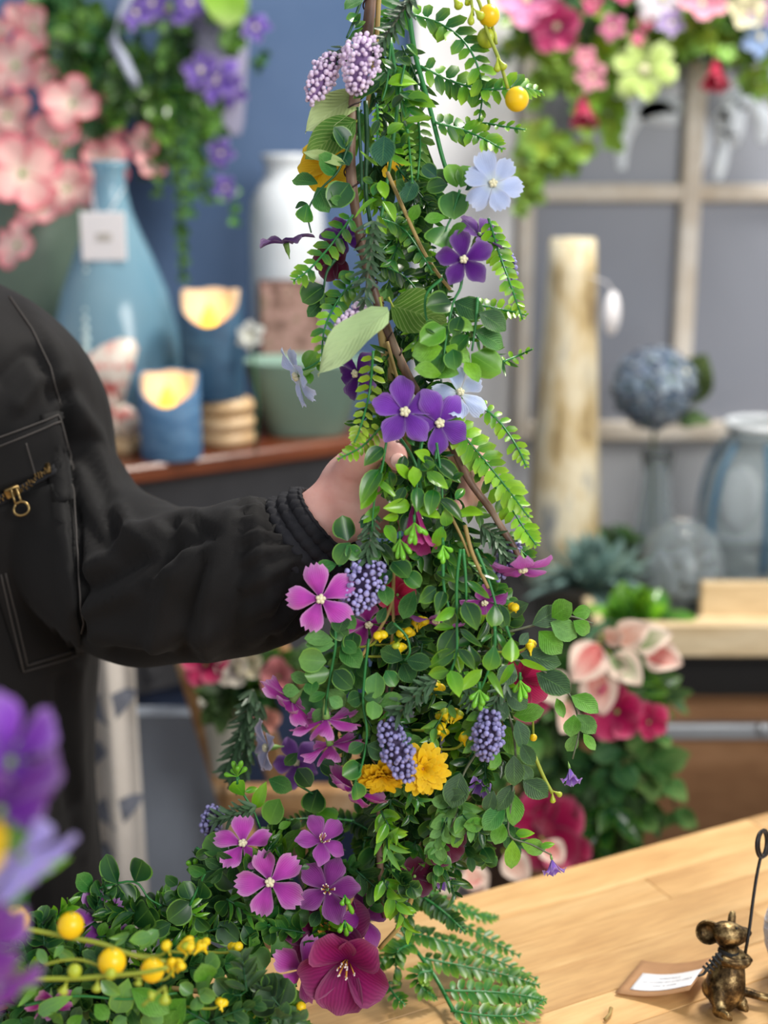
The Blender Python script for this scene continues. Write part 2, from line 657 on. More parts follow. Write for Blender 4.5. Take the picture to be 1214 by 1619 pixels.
# ------------------------------------------------------------------ butcher-block table, staves as pieces
M['maple'] = wood('oiled_maple', C(190, 146, 92), C(208, 166, 110), C(220, 184, 130), (1.2, 10, 10))
TZ = 0.90
e0, e1 = PZ(720, 1420, TZ), PZ(1214, 1285, TZ)
ed = (e1 - e0).normalized()
en = Vector((ed.y, -ed.x, 0))            # towards the camera
tang = math.atan2(ed.y, ed.x)
table = thing('work_table', 'honey-coloured butcher block table with long maple staves', 'table', (0.1, 0.75, 0))
T2W = Matrix.Translation((e0.x, e0.y, 0)) @ Matrix.Rotation(tang, 4, 'Z')   # local x along edge, -y towards camera
rs = random.Random(3)
yy = 0.0
row = 0
widths = [0.052, 0.043, 0.047, 0.05, 0.045, 0.05, 0.046, 0.05, 0.048, 0.05, 0.05, 0.05, 0.05, 0.05]
for w in widths:
    x = -1.25
    x += -rs.uniform(0, .4)
    while x < 1.0:
        ln = rs.uniform(0.42, 0.8)
        me = MB().box((-ln / 2, -w / 2, -0.042), (ln / 2, w / 2, 0.0), 0.0007).mesh('stave', M['maple'], smooth=False)
        so = link('stave', me, table, T2W @ Matrix.Translation((x + ln / 2, -yy - w / 2, TZ + rs.uniform(-.0002, .0))))
        x += ln + 0.0004
    yy += w + 0.0004
M['apron'] = wood('apron_maple', C(150, 104, 62), C(170, 122, 76), C(182, 136, 88), (1.2, 10, 10))
me = MB().box((-1.2, -yy + 0.05, 0.76), (1.1, -0.09, TZ - 0.043), 0.003).mesh('apron', M['apron'], smooth=False)
link('apron', me, table, T2W)
for lx in (-1.1, 1.0):
    for ly in (-0.13, -yy + 0.09):
        me = MB().box((lx - .035, ly - .035, 0), (lx + .035, ly + .035, 0.765), 0.004).mesh('leg', M['apron'], smooth=False)
        link('leg', me, table, T2W)

# ================================================================== LEFT BACKGROUND: shelf and ornaments
M['mahogany'] = wood('red_brown_shelf_wood', C(92, 44, 24), C(122, 62, 36), C(142, 80, 48), (1.5, 10, 10), 0.3)
M['charcoal'] = plain('charcoal_paint', C(62, 62, 66), 0.7)
M['navy'] = plain('navy_paint', C(36, 50, 78), 0.6)
SZ = 1.197
s0, s1 = PZ(225, 737, SZ), PZ(549, 694, SZ)
sd_ = (s1 - s0).normalized()
sang = math.atan2(sd_.y, sd_.x)
S2W = Matrix.Translation((s0.x, s0.y, 0)) @ Matrix.Rotation(sang, 4, 'Z')
shelf = thing('console_cabinet', 'charcoal console cabinet with red-brown wooden top against blue wall', 'cabinet', (s0.x, s0.y, 0))
link('top', MB().box((-0.75, 0, SZ - 0.026), (0.46, 0.40, SZ), 0.004).mesh('top', M['mahogany'], False), shelf, S2W)
link('body', MB().box((-0.72, 0.05, 0.82), (0.44, 0.38, SZ - 0.026), 0.004).mesh('body', M['charcoal'], False), shelf, S2W)
link('lower_panel', MB().box((-0.72, 0.06, 0.0), (0.44, 0.38, 0.82), 0.004).mesh('lower_panel', M['navy'], False), shelf, S2W)
for xx in (-0.35, 0.02):
    link('door_rail', MB().box((xx - .01, 0.042, 0.85), (xx + .01, 0.05, SZ - 0.05), 0.002).mesh('door_rail', M['charcoal'], False), shelf, S2W)


def on_shelf(px, py):
    return PZ(px, py, SZ)


def kpx(p):
    return to_px(p)[2] / FPX


# ---- LED candles
def candle_wax(name, base, hi):
    t = NT(name)
    f = t.noise(30, 5, 'Object', (1, 1, 2.5))
    t.base(t.ramp(f, [(0.3, base), (0.7, hi)]))
    t.set(Roughness=0.6)
    t.b.inputs['Subsurface Weight'].default_value = 0.1
    return t.m


M['wax_blue'] = candle_wax('denim_blue_wax', C(56, 98, 140), C(96, 136, 172))
M['wax_navy'] = candle_wax('dark_teal_wax', C(30, 66, 96), C(52, 90, 118))
t_ = NT('warm_lit_wax')
t_.base(C(226, 190, 150))
t_.set(Roughness=0.6)
t_.b.inputs['Emission Color'].default_value = C(255, 196, 130)
t_.b.inputs['Emission Strength'].default_value = 0.03
M['wax_cream'] = t_.m
t_ = NT('led_flame')
t_.base(C(255, 210, 60))
t_.b.inputs['Emission Color'].default_value = (1.0, 0.62, 0.06, 1)
t_.b.inputs['Emission Strength'].default_value = 1.3
M['flame'] = t_.m


def candle(label, base, r, h, dip, mat):
    th = thing('led_candle', label, 'candle', base, 'lit pillar candles on the shelf')
    n = 40
    vs, fs = [], []
    rise = h - dip

    def rim(a):   # scooped, melted rim: lowest towards the room
        f = max(0.0, -math.sin(a))
        return h - dip * (f ** 0.8) + 0.0015 * math.sin(5 * a)
    for part, ro, ri, m in (('wax_shell', r, r * 0.93, mat), ('inner_wax', r * 0.925, r * 0.62, M['wax_cream'])):
        vs, fs = [], []
        ring = []
        for i in range(n):
            a = 2 * PI * i / n
            c, s = math.cos(a), math.sin(a)
            top = rim(a) - (0.0 if part == 'wax_shell' else 0.002)
            bot = 0.0 if part == 'wax_shell' else rise - 0.03
            for rr, z in ((ro * 0.97, bot), (ro, bot + .004), (ro, top - .003), (ro - .002, top), (ri, top - .001), (ri, rise - 0.012)):
                vs.append((base.x + rr * c, base.y + rr * s, base.z + z))
        for i in range(n):
            j = (i + 1) % n
            for k in range(5):
                fs.append((i * 6 + k, j * 6 + k, j * 6 + k + 1, i * 6 + k + 1))
        vs.append((base.x, base.y, base.z + rise - 0.012))
        ci = len(vs) - 1
        for i in range(n):
            fs.append((i * 6 + 5, ((i + 1) % n) * 6 + 5, ci))
        MB().add(vs, fs).obj(part, m, th)
    fl = MB()
    prof = [(0.0005, 0.0), (0.010, 0.006), (0.013, 0.014), (0.010, 0.026), (0.005, 0.036), (0.0005, 0.044)]
    k = r / 0.046
    fl.lathe([(a * k, b * k) for a, b in prof], 14, base + Vector((0, -r * .45, rise - 0.014)))
    fl.obj('flame', M['flame'], th)
    l = bpy.data.lights.new('flame_glow', 'POINT')
    l.energy, l.color, l.shadow_soft_size = 0.05, (1.0, 0.62, 0.25), 0.012
    lo = bpy.data.objects.new('flame_glow', l)
    COL.objects.link(lo)
    lo.parent = th
    lo.location = (0, 0, rise + 0.03)
    return th


b1 = on_shelf(272, 722)
k1 = kpx(b1)
candle('short denim blue lit candle standing on the wooden shelf itself', b1, 48 * k1, 133 * k1, 46 * k1, M['wax_blue'])
b2 = on_shelf(358, 703)
k2 = kpx(b2)
M['pale_wood'] = wood('pale_turned_wood', C(196, 160, 116), C(214, 182, 140), C(226, 198, 160), (6, 6, 6))
riser = thing('candle_riser', 'pale wooden riser of three stacked rings under the tall candle', 'candle stand', b2)
for i in range(3):
    r0, z0, hh = 46 * k2, i * 25 * k2, 25 * k2
    MB().lathe([(0.001, z0), (r0 * .82, z0), (r0 * .97, z0 + hh * .25), (r0, z0 + hh * .5), (r0 * .97, z0 + hh * .75), (r0 * .82, z0 + hh), (0.001, z0 + hh)], 28, b2).obj('ring', M['pale_wood'], riser)
candle('tall dark teal lit candle raised on the pale wooden rings', b2 + Vector((-0.018, 0, 75 * k2)), 49 * k2, 168 * k2, 52 * k2, M['wax_navy'])

# ---- blue teardrop bottle with tag and beads
t_ = NT('blue_glass')
f = t_.noise(5, 2, 'Object')
t_.base(t_.ramp(f, [(0.35, C(128, 180, 208)), (0.7, C(170, 210, 226))]))
t_.set(Roughness=0.12)
t_.b.inputs['Transmission Weight'].default_value = 0.45
M['blue_glass'] = t_.m
b3 = on_shelf(193, 686)
k3 = kpx(b3)
bottle = thing('glass_bottle', 'pale blue teardrop glass bottle with a white tag on its neck', 'bottle', b3)
MB().lathe([(a * k3, z * k3) for a, z in ((1, 0), (72, 1), (84, 10), (96, 60), (99, 120), (94, 170), (80, 225), (60, 275), (42, 315), (31, 345), (25, 372), (23, 400), (29, 408), (29, 416), (22, 416), (18, 400))], 40, b3).obj('body', M['blue_glass'], bottle)
M['white_card'] = plain('white_card', C(236, 234, 238), 0.7, var=0.03)
fr = b3 + Vector((0, -40 * k3, 0))
MB().box(fr + Vector((-33 * k3, -0.003 - 20 * k3, 272 * k3)), fr + Vector((33 * k3, -20 * k3, 342 * k3)), 0.001).obj('tag', M['white_card'], bottle, False)
M['faint_print'] = plain('faint_grey_print', C(190, 186, 180), 0.8)
MB().box(fr + Vector((-10 * k3, -0.0036 - 20 * k3, 300 * k3)), fr + Vector((12 * k3, -0.0029 - 20 * k3, 312 * k3))).obj('print', M['faint_print'], bottle, False)
MB().tube([b3 + Vector((x * k3, y * k3, z * k3)) for x, y, z in ((-24, -8, 378), (-14, -50, 350), (-8, -61, 338))] + [b3 + Vector((x * k3, y * k3, z * k3)) for x, y, z in ((8, -61, 338), (14, -50, 350), (24, -8, 378))], 0.001, 5).obj('string', M['white_card'], bottle)
M['pearl'] = plain('pearly_bead', C(206, 226, 226), 0.25)
for i in range(11):
    z = 270 - i * 14
    rr = 40 + (300 - z) * 0.36
    MB().ellip(b3 + Vector((-27 * k3, -min(98, rr) * k3, z * k3)), 6.5 * k3, nu=8, nv=6).obj('bead', M['pearl'], bottle)


# ---- butterfly ornament
def extrude_outline(mb, pts2, org, ax, az, thick, mi=0):
    """outline in px units on the plane org + x*ax + z*az, given real thickness"""
    n = len(pts2)
    nrm = ax.cross(az).normalized() * thick
    front = [org + ax * x + az * z for x, z in pts2]
    vs = front + [p - nrm for p in front]
    c = sum(front, Vector()) / n
    vs += [c + nrm * 0.35, c - nrm * 1.35]
    fs = []
    for i in range(n):
        j = (i + 1) % n
        fs += [(i, j, 2 * n), (n + j, n + i, 2 * n + 1), (j, i, n + i, n + j)]
    mb.add(vs, fs, None, mi)
    return mb


t_ = NT('cream_ceramic_with_pink_blotches')
f = t_.noise(42, 2, 'Object')
t_.base(t_.ramp(f, [(0.5, C(232, 220, 208)), (0.6, C(226, 150, 140)), (0.7, C(206, 96, 96))]))
t_.set(Roughness=0.3)
M['butterfly'] = t_.m
b4 = on_shelf(205, 712)
k4 = kpx(b4)
bf = thing('butterfly_ornament', 'cream butterfly ornament with pink blotches beside the short candle', 'ornament', b4)
ax, az = Vector((1, 0.15, 0)).normalized() * k4, Vector((0, 0, 1)) * k4
for nm, pts in (('upper_wing', ((-22, 62), (-48, 78), (-78, 108), (-82, 124), (-62, 146), (-34, 166), (-6, 176), (14, 174), (20, 160), (12, 130), (0, 96), (-8, 70))),
                ('lower_wing', ((-20, 66), (-4, 74), (10, 66), (18, 46), (16, 28), (4, 18), (-10, 22), (-22, 40))),
                ('lower_wing', ((-26, 64), (-44, 72), (-64, 62), (-70, 44), (-58, 26), (-40, 28), (-30, 44)))):
    extrude_outline(MB(), pts, b4 + Vector((0, -0.004 if nm[0] == 'l' else 0, 0)), ax, az, 0.010).obj(nm, M['butterfly'], bf)
MB().ellip(b4 + az * 58 + ax * -22 + Vector((0, -.004, 0)), (5 * k4, 5 * k4, 36 * k4)).obj('body', M['butterfly'], bf)
MB().lathe([(0.001, 0), (34 * k4, 0), (36 * k4, 5 * k4), (34 * k4, 20 * k4), (0.001, 20 * k4)], 24, b4 + ax * -10).obj('base', M['pale_wood'], bf)

# ---- sage planter, white jar, floral block
M['sage'] = plain('sage_green_glaze', C(126, 156, 142), 0.5, var=0.1, scale=9)
b5 = on_shelf(486, 684)
k5 = kpx(b5)
pot = thing('planter_pot', 'sage green tapered planter pot at the end of the shelf', 'pot', b5)
vs, fs = [], []
prof = [(58, 0), (62, 3), (96, 112), (100, 116), (92, 116), (60, 20), (30, 18)]
for r, z in prof:
    for i in range(32):
        a = 2 * PI * i / 32
        e = (abs(math.cos(a)) ** 3.2 + abs(math.sin(a)) ** 3.2) ** (-1 / 3.2)
        vs.append(b5 + Vector((r * e * math.cos(a) * k5, r * e * math.sin(a) * 0.72 * k5, z * k5)))
for j in range(len(prof) - 1):
    for i in range(32):
        fs.append((j * 32 + i, j * 32 + (i + 1) % 32, (j + 1) * 32 + (i + 1) % 32, (j + 1) * 32 + i))
MB().add(vs, fs).obj('body', M['sage'], pot)
M['soil'] = plain('dark_soil', C(50, 42, 34), 0.9, var=0.4, scale=80)
MB().lathe([(0.001, 90 * k5), (62 * k5, 88 * k5)], 24, b5).obj('soil', M['soil'], pot)
t_ = NT('antique_floral_print')
f = t_.noise(38, 4, 'Object')
t_.base(t_.ramp(f, [(0.3, C(92, 62, 54)), (0.45, C(158, 124, 110)), (0.55, C(190, 150, 140)), (0.68, C(140, 120, 96))]))
t_.set(Roughness=0.7)
M['floral_block'] = t_.m
M['dark_frame'] = plain('dark_brown_frame', C(96, 66, 58), 0.6)
blk = thing('floral_picture_block', 'brown picture block with faded pink flowers behind the sage pot', 'picture', b5 + Vector((-.03, .11, 0)))
zb5, xb5 = b5.z, b5.x
MB().box((xb5 - 82 * k5, b5.y + .085, zb5), (xb5 + 20 * k5, b5.y + .11, zb5 + 232 * k5), 0.003).obj('frame', M['dark_frame'], blk, False)
MB().box((xb5 - 76 * k5, b5.y + .081, zb5 + 8 * k5), (xb5 + 14 * k5, b5.y + .0855, zb5 + 225 * k5), 0.001).obj('print', M['floral_block'], blk, False)
M['white_glaze'] = plain('white_crackle_glaze', C(214, 220, 226), 0.35, var=0.06)
b6 = on_shelf(450, 672)
k6 = kpx(b6)
jar = MB().lathe([(a * k6, z * k6) for a, z in ((1, 0), (50, 0), (58, 8), (60, 200), (60, 310), (56, 345), (44, 368), (34, 380), (32, 400), (38, 408), (38, 416), (30, 416), (28, 398))], 36, b6 + Vector((0.0, 0.13, 0))).obj('ceramic_jar', M['white_glaze'])
tag(jar, 'tall white ceramic jar with a narrow neck in front of the blue wall', 'jar')

# ---- big green vase
M['green_glaze'] = plain('mossy_green_glaze', C(98, 118, 104), 0.45, var=0.25, scale=7)
b7 = on_shelf(62, 700) + Vector((-.05, .24, 0))
k7 = kpx(b7)
vase = MB().lathe([(a * k7, z * k7) for a, z in ((1, 0), (55, 0), (64, 10), (84, 120), (92, 230), (88, 320), (76, 380), (70, 400), (76, 412), (80, 420), (70, 420), (64, 400))], 36, b7).obj('vase', M['green_glaze'])
tag(vase, 'large mossy green vase holding the pink dogwood branches', 'vase')

# ================================================================== RIGHT BACKGROUND: counter
M['pine'] = wood('pale_pine', C(206, 180, 138), C(224, 202, 164), C(232, 214, 180), (1.2, 8, 8), 0.5)
M['cardboard'] = wood('brown_panel', C(140, 98, 62), C(158, 114, 76), C(170, 126, 88), (1.2, 5, 5), 0.7)
M['black'] = plain('black_recess', C(12, 12, 13), 0.6)
M['steel'] = plain('brushed_steel', C(176, 180, 186), 0.35, 0.7, var=0.05)
CZ = 0.918
cy = 1.78
cx0 = PZ(842, 1050, CZ).x
zz = lambda py: PY(1150, py, cy).z
counter = thing('display_counter', 'display counter with black recess, steel strip and brown front panel', 'counter', (1.1, cy, 0))
MB().box((cx0, cy + .04, zz(1116)), (2.2, WY - 0.04, CZ - 0.012), 0).obj('recess', M['black'], counter, False)
MB().box((cx0, cy, CZ - 0.012), (2.2, WY - 0.04, CZ), 0.002).obj('top', M['black'], counter, False)
MB().box((cx0, cy, zz(1142)), (2.2, WY - 0.04, zz(1116)), 0.003).obj('rail', M['cardboard'], counter, False)
MB().box((cx0, cy - .012, zz(1166)), (2.2, cy + .02, zz(1142)), 0.004).obj('steel_strip', M['steel'], counter, False)
MB().box((cx0, cy + .01, 0), (2.2, WY - 0.04, zz(1166)), 0.003).obj('front_panel', M['cardboard'], counter, False)
for px in (1042, 1205):
    c = PY(px, 1153, cy - .016)
    MB().lathe([(0.001, -.003), (.009, -.003), (.009, .004), (.001, .005)], 14).obj('screw_head', M['steel'], counter).matrix_basis = Matrix.Translation(c) @ Matrix.Rotation(PI / 2, 4, 'X')

ty0 = 1.765
tx0 = PZ(948, 1045, CZ).x
zr = PY(1150, 987, ty0).z
tray = thing('wooden_tray', 'pale pine tray with raised sides on the counter', 'tray', (tx0 + .4, ty0 + .1, CZ))
ty1 = ty0 + 0.165
MB().box((tx0, ty0, CZ), (2.0, ty0 + .018, zr), 0.003).obj('front_side', M['pine'], tray, False)
MB().box((PZ(1090, 960, CZ).x, ty1, CZ), (2.0, ty1 + .018, zr + .012), 0.003).obj('back_side', M['pine'], tray, False)
MB().box((tx0, ty0 + .018, CZ), (tx0 + .016, ty1, zr - .01), 0.003).obj('end_side', M['pine'], tray, False)
MB().box((tx0 + .016, ty0 + .018, CZ), (2.0, ty1, CZ + .008), 0.0).obj('bottom', M['pine'], tray, False)

# ---- tall distressed cone
t_ = NT('distressed_cream_and_gold')
f = t_.noise(16, 6, 'Object', (1, 1, 0.35), 0.65)
t_.base(t_.ramp(f, [(0.34, C(120, 98, 64)), (0.43, C(196, 174, 128)), (0.56, C(228, 218, 190)), (0.66, C(136, 140, 142))]))
t_.set(Roughness=0.55)
t_.bump(f, 0.5, 0.004)
M['cone'] = t_.m
b8 = PZ(905, 960, CZ)
b8 = Vector((b8.x + .004, 2.17, CZ))
k8 = kpx(b8 + Vector((0, 0, .2)))
topz = PY(912, 378, 2.17).z - CZ
cone = thing('cone_pillar', 'tall tapering cream pillar with worn gold paint by the window', 'pillar', b8)
pr = [(0.001, 0), (62 * k8, 0), (64 * k8, .01)]
for i in range(1, 12):
    pr.append(((64 - 29 * i / 11.0) * k8, topz * i / 11.0))
pr += [(31 * k8, topz + .002), (28 * k8, topz - .03)]
MB().lathe(pr, 12, b8).obj('body', M['cone'], cone)
tp = PY(968, 495, 2.1)
MB().tube([tp + Vector((-.04, .02, .06)), tp + Vector((-.012, 0, .05)), tp + Vector((0, 0, .035))], .0012, 5).obj('string', M['white_card'], cone)
mb = MB()
extrude_outline(mb, [(13 * math.cos(a) , 33 * math.sin(a)) for a in [2 * PI * i / 20 for i in range(20)]], tp, Vector((k8, .0003, 0)), Vector((0, 0, k8)), .0015)
mb.obj('tag', M['white_card'], cone)

# ---- clear glass pieces on the counter
t_ = NT('clear_glass')
t_.base(C(226, 234, 236))
t_.set(Roughness=0.05)
t_.b.inputs['Transmission Weight'].default_value = 0.9
t_.b.inputs['IOR'].default_value = 1.2
M['glass'] = t_.m
t_ = NT('blue_tinted_glass')
t_.base(C(90, 142, 176))
t_.set(Roughness=0.1)
t_.b.inputs['Transmission Weight'].default_value = 0.5
M['glass_blue'] = t_.m


def glass_vase(name, label, px, Y, prof, cat, top_px, extra=None):
    b = Vector((PY(px, 900, Y).x, Y, CZ + .002))
    hgt = PY(px, top_px, Y).z - CZ
    th = thing(name, label, cat, b)
    k = kpx(b)
    outer = [(r * k, z * hgt) for r, z in prof]
    inner = [(max(.001, r * k - .004), z * hgt + .001) for r, z in reversed(prof)]
    MB().lathe(outer + inner, 28, b).obj('body', M['glass'], th)
    return th, b, k, hgt


gv1, gb1, gk1, gh1 = glass_vase('glass_vase', 'slim clear glass vase holding the dusty blue hydrangea', 1030, 2.19, [(.1, 0), (34, 0), (36, .05), (26, .5), (20, .8), (26, 1)], 'vase', 715)
gv2, gb2, gk2, gh2 = glass_vase('glass_jug', 'big clear glass jug with blue edging beside the pine tray', 1190, 2.19, [(.1, 0), (72, 0), (82, .1), (88, .4), (76, .7), (50, .9), (54, 1)], 'jug', 672)
mb = MB()
for a0 in (2.6, 3.6, 4.6):
    mb.tube(smooth_path([gb2 + Vector(((r + 2) * gk2 * math.cos(a0), (r + 2) * gk2 * math.sin(a0), z * gh2)) for r, z in ((82, .1), (88, .4), (76, .7), (50, .9))]), .006, 6)
mb.obj('blue_edging', M['glass_blue'], gv2)
mb = MB()
mb.tube([gb2 + Vector((54 * gk2 * math.cos(2 * PI * i / 24), 54 * gk2 * math.sin(2 * PI * i / 24), gh2)) for i in range(25)], .007, 6, cap=False)
mb.obj('rim', M['white_glaze'], gv2)
MB().ellip(gb2 + Vector((-38 * gk2, -.03, gh2 * .52)), (34 * gk2, .012, 55 * gk2)).obj('white_reflection', M['white_card'], gv2)  # white ellipsoid modelled in place of the reflection on the jug
gv3, gb3, gk3, gh3 = glass_vase('glass_cloche', 'low clear glass dome with silvery beads on the counter', 1075, 2.045, [(70, 0), (74, .05), (70, .4), (50, .8), (22, .97), (.1, 1)], 'dome', 822)
mb = MB()
rb = random.Random(5)
for i in range(46):
    a, r, z = rb.uniform(0, 2 * PI), rb.uniform(.1, .72), rb.uniform(.12, .55)
    mb.ellip(gb3 + Vector((70 * gk3 * r * math.cos(a), 70 * gk3 * r * math.sin(a), gh3 * z)), rb.uniform(.005, .010), nu=7, nv=5)
o = mb.obj('glint_bead', M['steel'], gv3)  # steel beads stand in for white sparkles on the dome glass
o['kind'] = 'stuff'

# ================================================================== LOW LEFT: fabric roll, board, easel, crate
t_ = NT('cream_linen')
f = t_.noise(300, 2, 'Object')
t_.base(t_.ramp(f, [(0.3, C(226, 216, 206)), (0.7, C(238, 230, 222))]))
t_.set(Roughness=0.9)
M['linen'] = t_.m
M['print_grey'] = plain('slate_blue_print', C(136, 140, 154), 0.9, var=0.3, scale=60)
fy = 1.55
ft, fb = PY(165, 1000, fy), PY(165, 1520, fy)
cur = thing('linen_curtain', 'cream linen curtain printed with slate blue leaves behind the person', 'curtain', (ft.x, fy, 0))
xl, xr = PY(100, 1200, fy).x - .12, PY(218, 1200, fy).x


def cury(u, z):
    return fy + 0.016 * math.sin(u * 19 + z * 1.2) + 0.006 * math.sin(u * 43 + 2 - z * 3)


nx, nz = 40, 14
vs, fs = [], []
for j in range(nz + 1):
    z = 0.03 + (ft.z + 0.12 - 0.03) * j / nz
    for i in range(nx + 1):
        u = i / nx
        vs.append((xl + (xr - xl) * u - 0.015 * (z - .9) * u, cury(u, z), z))
for j in range(nz):
    for i in range(nx):
        a = j * (nx + 1) + i
        fs.append((a, a + 1, a + nx + 2, a + nx + 1))
o = MB().add(vs, fs).obj('cloth', M['linen'], cur)
md = o.modifiers.new('thickness', 'SOLIDIFY')
md.thickness = .002
kf = 1.6 / 2000
for j, z in enumerate([ft.z + .05 - i * .075 for i in range(13)]):
    for ii in range(3):
        u = (0.12 + ii * 0.36 + (0.18 if j % 2 else 0))
        if u > 0.96:
            continue
        cx = xl + (xr - xl) * u
        vs, fs = [], []
        ang = 0.5 if (j + ii) % 2 else 0.42
        n = 7
        for i in range(n + 1):
            s = i / n * 2 - 1
            w = (1 - s * s) * 0.019
            for q in (-w, w):
                X = s * .042 * math.cos(ang) - q * math.sin(ang)
                Z = s * .042 * math.sin(ang) + q * math.cos(ang)
                uu = (cx + X - xl) / (xr - xl)
                vs.append((cx + X - .015 * (z - .9) * u, cury(uu, z + Z) - .0022, z + Z))
        for i in range(n):
            fs.append((2 * i, 2 * i + 2, 2 * i + 3, 2 * i + 1))
        if z > .1:
            MB().add(vs, fs).obj('printed_leaf', M['print_grey'], cur)

M['grey_board'] = plain('blue_grey_board', C(150, 158, 172), 0.7, var=0.05)
by = 1.70
q0, q1 = PY(196, 1330, by), PY(352, 1128, by)
brd = MB().box((q0.x - .1, by, 0.34), (q1.x, by + .03, q1.z), .003).obj('storage_box', M['grey_board'], smooth=False)
tag(brd, 'plain blue-grey storage box front low beside the easel leg', 'box')
crt = thing('wooden_crate', 'dark brown wooden crate on the floor under the grey box', 'crate', (q0.x + .05, by - .06, 0))
M['crate'] = wood('dark_crate_wood', C(70, 42, 24), C(92, 56, 34), C(108, 68, 42), (1.5, 8, 8), 0.7)
for i in range(3):
    MB().box((q0.x - .08, by - .05, i * .115 + .005), (q1.x + .05, by - .03, i * .115 + .112), .003).obj('slat', M['crate'], crt, False)
MB().box((q0.x - .08, by - .03, 0.0), (q1.x + .05, by + .05, 0.335), .003).obj('body', M['crate'], crt, False)

M['easel'] = wood('worn_easel_wood', C(150, 108, 66), C(180, 138, 92), C(206, 178, 146), (8, 8, 1.4), 0.55)
es = thing('easel', 'worn wooden easel leaning behind the garland', 'easel', PY(380, 1330, 1.6) * Vector((1, 1, 0)) if False else (PY(380, 1330, 1.6).x, 1.6, 0))


def slat_between(a, b, w, d, nm, mat, par):
    a, b = Vector(a), Vector(b)
    yv = (b - a)
    L = yv.length
    R = frame(yv, Vector((0, -1, 0)))
    me = MB().box((-w / 2, 0, -d / 2), (w / 2, L, d / 2), .003).mesh(nm, mat, False)
    return link(nm, me, par, mat4(a, R, 1.0))


pa, pb = PY(385, 1330, 1.62), PY(285, 1000, 1.66)
dv = pb - pa
slat_between(pa - dv * (pa.z / dv.z), pb + dv * .12, .036, .02, 'leg', M['easel'], es)
pa2, pb2 = Vector((pa.x + .42, 1.62, 0)), Vector((pb.x + .06, 1.68, pb.z + .0))
slat_between((pa.x + .62, 1.64, 0), pb2 + Vector((.02, 0, .05)), .036, .02, 'leg', M['easel'], es)
slat_between((pa.x + .2, 2.0, 0), pb2 + Vector((-.02, .03, .05)), .034, .02, 'leg', M['easel'], es)
slat_between(PY(360, 1262, 1.60), PY(360, 1262, 1.60) + Vector((.40, 0.0, 0)), .035, .025, 'ledge', M['easel'], es)

cp = PY(356, 1222, 1.575)
M['cream_pot'] = plain('cream_painted_metal', C(206, 202, 188), 0.5)
kc = 1.62 / 2000
cpot = MB().lathe([(a * kc, z * kc) for a, z in ((1, 0), (20, 0), (23, 8), (36, 120), (40, 126), (40, 132), (32, 130), (18, 14), (1, 12))], 24, cp).obj('small_pot', M['cream_pot'])
tag(cpot, 'small cream pot standing on the easel ledge', 'pot')
# ================================================================== THE PERSON
def skin_material():
    t = NT('skin')
    f = t.noise(35, 4, 'Object')
    t.base(t.ramp(f, [(0.3, C(226, 162, 150)), (0.7, C(240, 192, 180))]))
    t.set(Roughness=0.5)
    t.b.inputs['Subsurface Weight'].default_value = 0.12
    t.b.inputs['Subsurface Radius'].default_value = (0.01, 0.004, 0.002)
    t.bump(t.noise(420, 3, 'Object'), 0.15, 0.0006)
    return t.m


def twill(name, c1, c2):
    t = NT(name)
    f = t.noise(9, 5, 'Object')
    t.base(t.ramp(f, [(0.35, c1), (0.7, c2)]))
    t.set(Roughness=0.78)
    t.b.inputs['Sheen Weight'].default_value = 0.03
    t.b.inputs['Specular IOR Level'].default_value = 0.25
    t.bump(t.noise(900, 2, 'Object'), 0.25, 0.0006)
    return t.m


M['skin'] = skin_material()
M['black_twill'] = twill('washed_black_cotton', C(10, 9, 10), C(20, 18, 19))
M['black_knit'] = twill('black_cuff_elastic', C(24, 24, 28), C(36, 36, 42))
M['stitch'] = plain('dark_stitching', C(58, 54, 52), 0.8)
M['brass'] = plain('aged_brass', C(150, 126, 82), 0.35, 0.9, var=0.2, scale=200)
M['hair'] = plain('grey_brown_hair', C(96, 78, 62), 0.6, var=0.3, scale=120)
M['shoe'] = plain('black_leather', C(30, 28, 28), 0.4)
M['nail'] = plain('fingernail', C(236, 188, 176), 0.25, var=0.02)
M['eye_white'] = plain('eye_white', C(236, 234, 230), 0.2, var=0.02)
M['iris'] = plain('iris', C(70, 80, 70), 0.2)
M['lip'] = plain('lips', C(190, 104, 98), 0.45)


def loft(mb, secs, n=20, ref=Vector((0, -1, 0)), cap=True):
    """secs: (centre, half-width across, half-depth along ref) swept along the centres"""
    pts = [Vector(s[0]) for s in secs]
    vs, fs = [], []
    for i, s in enumerate(secs):
        tg = (pts[min(i + 1, len(pts) - 1)] - pts[max(i - 1, 0)]).normalized()
        b = ref - tg * ref.dot(tg)
        b = b.normalized() if b.length > 1e-4 else tg.orthogonal().normalized()
        a = tg.cross(b)
        for k in range(n):
            th = 2 * PI * k / n
            vs.append(pts[i] + a * (math.cos(th) * s[1]) + b * (math.sin(th) * s[2]))
    for i in range(len(pts) - 1):
        for k in range(n):
            fs.append((i * n + k, i * n + (k + 1) % n, (i + 1) * n + (k + 1) % n, (i + 1) * n + k))
    if cap:
        fs.append(tuple(range(n - 1, -1, -1)))
        fs.append(tuple((len(pts) - 1) * n + k for k in range(n)))
    return mb.add(vs, fs)


def dense(secs, per=5):
    """Catmull-Rom resampling of loft sections"""
    cs = smooth_path([s[0] for s in secs], per)
    aa = smooth_path([Vector((s[1], s[2], 0)) for s in secs], per)
    return [(c, a.x, a.y) for c, a in zip(cs, aa)]


